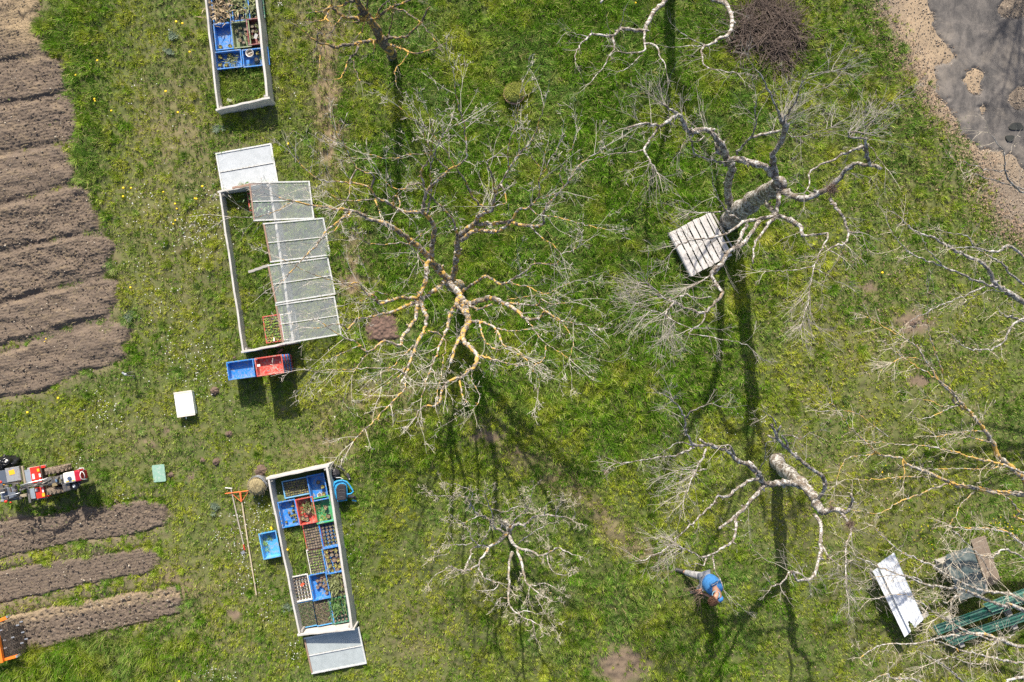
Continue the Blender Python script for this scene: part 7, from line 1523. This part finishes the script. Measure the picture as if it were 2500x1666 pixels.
# rear part, partly out of the frame
bx('hopper', 290, 680, .50, 300, 300, .05, mat('grey_panel', (.36, .36, .37), .4, .3, .12, (.24, .20, .15), .3, 9)); bx('hopper', 70, 760, .48, 160, 320, .05, mat('dark_panel', (.12, .14, .18), .35, .3, .2)); bx('hopper_sticker', 250, 640, .528, 120, 100, .004, YEL, .1, 0)
bx('mud_heap', 330, 830, .46, 220, 90, .08, mat('mud_dark', (.12, .09, .065), .95, 0, .5, (.30, .24, .17), .5, 30, .9), 0, .02)
bx('rear_housing', 200, 1090, .42, 330, 260, .12, mat('blue_grey_housing', (.16, .18, .22), .35, .3, .2, (.40, .42, .45), .3, 6), 0, .02); bx('rear_housing', 330, 1200, .34, 300, 60, .08, DGR)
bx('rear_housing', 40, 1000, .55, 120, 160, .1, DGR, .1); bx('rear_housing', 520, 1130, .34, 160, 60, .05, mat('mud_tan', (.3, .25, .18), .9))
for X, Y, w, l, mm in ((300, 940, 60, 80, DGR), (220, 1010, 30, 120, STEEL), (320, 1030, 60, 40, STEEL), (140, 930, 80, 30, STEEL), (150, 1180, 60, 90, DGR), (60, 1240, 70, 40, PIPE)): bx('control_part', X, Y, .72, w, l, .05, mm, rng.uniform(-.4, .4))
for X, Y, rr, mm in ((95, 893, .028, YEL), (125, 1263, .030, RED), (10, 850, .03, RED), (230, 1280, .018, RED)): MB().lathe([(.001, -.02), (rr, -.015), (rr, .01), (rr * .5, .022)], M_(X, Y, .95) - c, 14).build('knob', mm, r, True)
for i in range(9):   # tines below the hood
    p = M_(640 + i * 36, 820 + 30 * (i % 3), .16) - c; MB().box(p, (.012, .16, .05), TA + rng.uniform(-.6, .6)).build('tine', STEEL, r)
c = M_(200, 430, 0); r = empty('rubbish_sack', c, 0, 'shiny crumpled black plastic sack beside the garden tractor', 'sack')
lump('sack', 0, 0, .26, .17, .34, mat('shiny_black_film', (.014, .014, .016), .22, 0, .3, None, 0, 12, .6), r, c, 34, 9, .2); MB().tube([(.02, .12, .2), (.03, .17, .24), (.02, .2, .2)], [.03, .02, .03], 6).build('knot', BLKM, r)

# ------------------------------------------------------------------ orange mesh-caged harrow, cut by the left edge
def N_(X, Y, z=0): return W(X / 5.6, 1480 + Y / 5.6, z)
c = N_(120, 430, 0); r = empty('harrow', c, 0, 'orange-framed implement with a dark wire-mesh cage on the lowest bed at the left edge', 'harrow')
OR = mat('implement_orange', (.80, .20, .02), .4, 0, .1, (.4, .14, .05), .25, 12, .05)
def bar(nm, a, b, w, h, m):
    p, q = N_(*a) - c, N_(*b) - c; d = q - p; o = MB().box((0, 0, 0), (d.length, w, h)).build(nm, m, r, bevel=.006); o.location = (p + q) / 2; o.rotation_euler = (0, 0, math.atan2(d.y, d.x)); return o
bar('side_arm', (-200, 275, .35), (108, 152, .35), .07, .09, OR); bar('side_arm', (42, 735, .3), (235, 682, .3), .06, .09, OR); bar('cross_bar', (-30, 420, .38), (35, 770, .38), .075, .08, OR); bar('cross_bar', (-200, 800, .3), (42, 735, .3), .06, .08, OR)
for X, Y in ((112, 140), (245, 680)): MB().box(N_(X, Y, .36) - c, (.045, .05, .1), .4).build('bolt_plate', PIPE, r, bevel=.004)
CG_ = mat('rusty_wire', (.085, .07, .06), .7, .4, .4)
u0 = N_(45, 230, 0); u1 = N_(240, 160, 0); v1 = N_(345, 600, 0); ud = (u1 - u0); vd = Vector((N_(130, 690, 0) - u0).xyz)
wid = ud.length * 1.35; ln = vd.length; ud.normalize(); vd.normalize()
mb = MB()
def cyl(t, s): # t across 0..1, s along 0..1
    a_ = math.pi * t; return (u0 - c) + ud * (wid / 2 - math.cos(a_) * wid / 2) + vd * (s * ln) + Vector((0, 0, .04 + .30 * math.sin(a_)))
for i in range(25): mb.tube([cyl(t / 14, i / 24) for t in range(15)], .0045, 4, cap=False)
for i in range(21): mb.tube([cyl(i / 20, t / 10) for t in range(11)], .0045, 4, cap=False)
mb.build('mesh_cage', CG_, r)
mb = MB()
for j in range(7):
    a0 = cyl(.5, j / 6) - Vector((0, 0, .18))
    for k in range(6):
        a_ = k * 1.047 + j * .5; d = ud * math.cos(a_) + Vector((0, 0, 1)) * math.sin(a_); mb.tube([a0, a0 + d * .13, a0 + d * .15 + vd * .05], [.012, .012, .006], 5)
mb.tube([cyl(.5, 0) - Vector((0, 0, .18)), cyl(.5, 1) - Vector((0, 0, .18))], .03, 10); mb.build('tine_rotor', mat('earthy_iron', (.10, .08, .065), .85, .2, .5, (.24, .19, .14), .5, 25), r)
for X, Y in ((240, 262), (312, 358), (358, 450), (300, 505), (175, 428), (65, 465), (75, 575), (15, 332), (290, 215)): MB().box(N_(X, Y, .33) - c, (.075, .03, .012), .25).build('clip', PIPE, r, bevel=.003)

# ------------------------------------------------------------------ person working under the lower tree
c = W(1688, 1418, 0)
root = empty('person', c, 0, 'person in blue shirt and grey trousers bending to gather cut branches under a tree', 'person')
SK = mat('skin', (.42, .22, .15), .5, 0, .08, None, 0, 30, .05); SH = mat('blue_shirt', (.035, .17, .42), .85, 0, .15, (.02, .10, .28), .4, 8, .3); TR = mat('grey_trousers', (.33, .33, .34), .9, 0, .15, (.22, .22, .23), .4, 8, .3); BT = mat('dark_boots', (.04, .038, .038), .6); HR = mat('brown_hair', (.10, .05, .03), .6, 0, .3, None, 0, 60, .6)
def p_(x, y, z): return W(x, y, z)
ankR = p_(1668, 1396, .10); kneeR = p_(1696, 1404, .42); hipR = p_(1722, 1409, .62)
ankL = p_(1704, 1446, .10); kneeL = p_(1708, 1438, .48); hipL = p_(1726, 1424, .62)
pelv = p_(1725, 1416, .66); bel = p_(1735, 1424, .80); che = p_(1748, 1438, 1.0); nck = p_(1750, 1452, 1.12); hd = p_(1744, 1462, 1.18); hd2 = p_(1736, 1467, 1.14)
shR = p_(1744, 1424, 1.05); elR = p_(1728, 1428, .80); wrR = p_(1713, 1439, .62); shL = p_(1757, 1464, 1.03); elL = p_(1738, 1458, .78); wrL = p_(1716, 1449, .62)
V = [pelv, bel, che, nck, hd, hipR, kneeR, ankR, hipL, kneeL, ankL, shR, elR, wrR, shL, elL, wrL]
E = [(0, 1), (1, 2), (2, 3), (3, 4), (0, 5), (5, 6), (6, 7), (0, 8), (8, 9), (9, 10), (2, 11), (11, 12), (12, 13), (2, 14), (14, 15), (15, 16)]
Rr = [.10, .10, .11, .05, .085, .095, .06, .04, .095, .06, .04, .065, .043, .028, .065, .043, .028]
def skinned(name, V, E, R_, m, parent, root_i=0, sub=2):
    me = bpy.data.meshes.new(name); me.from_pydata([tuple(v - c) for v in V], E, []); me.materials.append(m)
    o = bpy.data.objects.new(name, me); COL.objects.link(o); s = o.modifiers.new('skin', 'SKIN'); s.use_smooth_shade = True
    sv = me.skin_vertices[0].data
    for i in range(len(V)):
        sv[i].radius = (R_[i], R_[i]) if not hasattr(R_[i], '__len__') else R_[i]; sv[i].use_root = (i == root_i)
    u = o.modifiers.new('sub', 'SUBSURF'); u.levels = u.render_levels = sub; o.parent = parent; return o
# hands: palm and five fingers grown in the same body mesh
def hand(V, E, R_, wi, fwd, side):
    w_ = V[wi]; fwd = fwd.normalized(); up = Vector((0, 0, 1)); sd2 = fwd.cross(up).normalized() * side
    palm = w_ + fwd * .055; V.append(palm); R_.append(.028); pi_ = len(V) - 1; E.append((wi, pi_))
    for k, (o_, l) in enumerate(((-.030, .060), (-.010, .072), (.010, .068), (.030, .052))):
        b = palm + fwd * .04 + sd2 * o_; t1_ = b + fwd * l * .5 - up * .012; t2_ = b + fwd * l * .75 - up * .04
        V += [b, t1_, t2_]; R_ += [.0105, .0095, .008]; n = len(V); E += [(pi_, n - 3), (n - 3, n - 2), (n - 2, n - 1)]
    b = palm - fwd * .01 - sd2 * .035; V += [b, b + fwd * .03 - sd2 * .012 - up * .02]; R_ += [.012, .0095]; n = len(V); E += [(pi_, n - 2), (n - 2, n - 1)]
hand(V, E, Rr, 13, Vector((-.8, -.5, -.3)), 1); hand(V, E, Rr, 16, Vector((-.9, .1, -.3)), -1)
skinned('body', V, E, Rr, SK, root)
skinned('shirt', [pelv - (bel - pelv) * .2, bel, che, nck + (che - nck) * .5], [(0, 1), (1, 2), (2, 3)], [(.20, .17), (.22, .18), (.25, .20), (.13, .12)], SH, root)
for sh_, el_, wr_ in ((shR, elR, wrR), (shL, elL, wrL)): skinned('sleeve', [sh_ + (che - sh_) * .3, sh_, el_, el_ + (wr_ - el_) * .15], [(0, 1), (1, 2), (2, 3)], [.11, .115, .078, .07], SH, root)
mb = MB(); q = nck - c; 
for k in range(14):
    a_ = k * .4488; b_ = (k + 1) * .4488; f_ = lambda a, r_, z: q + Vector((math.cos(a) * r_ - .02, math.sin(a) * r_, z))
    mb.add([f_(a_, .075, -.03), f_(b_, .075, -.03), f_(b_, .09, .015), f_(a_, .09, .015)], [(0, 1, 2, 3)])
o = mb.build('collar', mat('light_collar', (.22, .45, .62), .8), root); o.modifiers.new('s', 'SOLIDIFY').thickness = .01
skinned('trousers', [pelv, hipR, kneeR, ankR + (kneeR - ankR) * .15, hipL, kneeL, ankL + (kneeL - ankL) * .15], [(0, 1), (1, 2), (2, 3), (0, 4), (4, 5), (5, 6)], [.155, .118, .082, .068, .118, .082, .068], TR, root)
for a_, d in ((ankR, Vector((-.9, .2, 0))), (ankL, Vector((-.9, -.1, 0)))):
    d.normalize(); b_ = Vector((a_.x, a_.y, .06)); skinned('boot', [b_ - d * .06, b_ + Vector((0, 0, .10)), b_ + d * .08 + Vector((0, 0, -.005)), b_ + d * .19 - Vector((0, 0, .015))], [(0, 1), (0, 2), (2, 3)], [.055, .058, .05, .042], BT, root)
# head with face, looking down to the left
def head():
    me = bpy.data.meshes.new('head'); bm = bmesh.new(); bmesh.ops.create_uvsphere(bm, u_segments=28, v_segments=20, radius=1)
    for v in bm.verts:
        x, y, z = v.co     # x = face forward, z = crown
        v.co = Vector((x * .098, y * .078, z * .118))
        if z < -.1 and x < .2: v.co.x *= .82; v.co.y *= .9
        if x > .85 and abs(y) < .22 and -.35 < z < .1: v.co.x += .022 * (1 - abs(y) / .22)          # nose
        if x > .7 and .05 < z < .3 and .2 < abs(y) < .55: v.co.x -= .008                               # eye sockets
        if x > .6 and z < -.75: v.co.x += .012
    bm.to_mesh(me); bm.free()
    me.polygons.foreach_set('use_smooth', [True] * len(me.polygons)); return me
look = (wrL - hd).normalized(); upv = (hd - nck).normalized(); yv = upv.cross(look).normalized(); zv = look.cross(yv).normalized(); HM = Matrix((look, yv, zv)).transposed().to_4x4(); hc = (hd + hd2) / 2 + Vector((0, 0, .04)) - c
ho = bpy.data.objects.new('head', head()); COL.objects.link(ho); ho.data.materials.append(SK); ho.parent = root; ho.matrix_local = Matrix.Translation(hc) @ HM
def part(nm, mb, m):
    o = mb.build(nm, m, ho, True); return o
for s in (-1, 1):
    part('eye', MB().lathe([(.001, -.012), (.011, -.004), (.012, .004), (.001, .012)], (.086, s * .031, .018), 10), WHT); part('pupil', MB().lathe([(.001, -.006), (.006, -.002), (.006, .002), (.001, .006)], (.0955, s * .031, .018), 8), BLKM)
    part('ear', MB().tube([(0, s * .076, -.015), (-.012, s * .086, .012), (-.005, s * .083, .032), (.008, s * .078, .01)], [.010, .011, .010, .008], 8), SK)
part('mouth', MB().tube([(.082, -.022, -.062), (.090, 0, -.064), (.082, .022, -.062)], [.003, .005, .003], 6), mat('lips', (.35, .12, .10), .5))
hb = MB()
for i in range(1500):
    a_ = rng.uniform(0, 6.283); e_ = rng.uniform(-.35, 1.57); d = Vector((math.cos(a_) * math.cos(e_), math.sin(a_) * math.cos(e_), math.sin(e_)))
    if d.x > .45 and d.z < .55: continue
    p = Vector((d.x * .102, d.y * .083, d.z * .122)); tdir = Vector((-.6 + rng.gauss(0, .3), rng.gauss(0, .4), -.5 + rng.gauss(0, .3))); hb.tube([p, p + d * .012 + tdir * .02, p + tdir * .045 + d * .004], [.0035, .003, .0015], 3, cap=False)
hb.build('hair', HR, ho)
# branches in the person's hands
o_ = empty('cut_branch', wrL, 0, 'bundle of thin cut branches held by the person in blue', 'branches'); mb = MB()
for k in range(26):
    s0 = (wrL + wrR) / 2 - wrL + Vector((rng.gauss(-.03, .03), rng.gauss(0, .05), rng.gauss(-.02, .03))); d = Vector((rng.uniform(-1, .4), rng.uniform(-1, .5), rng.uniform(-.3, .3))).normalized(); L = rng.uniform(.2, .6)
    twig(mb, s0, d, L, .006, 1, .2, 0, 0, 2)
mb.build('branches', mat('dead_twigs', (.17, .12, .09), .9, 0, .4), o_)
print('script done', len(bpy.data.objects))
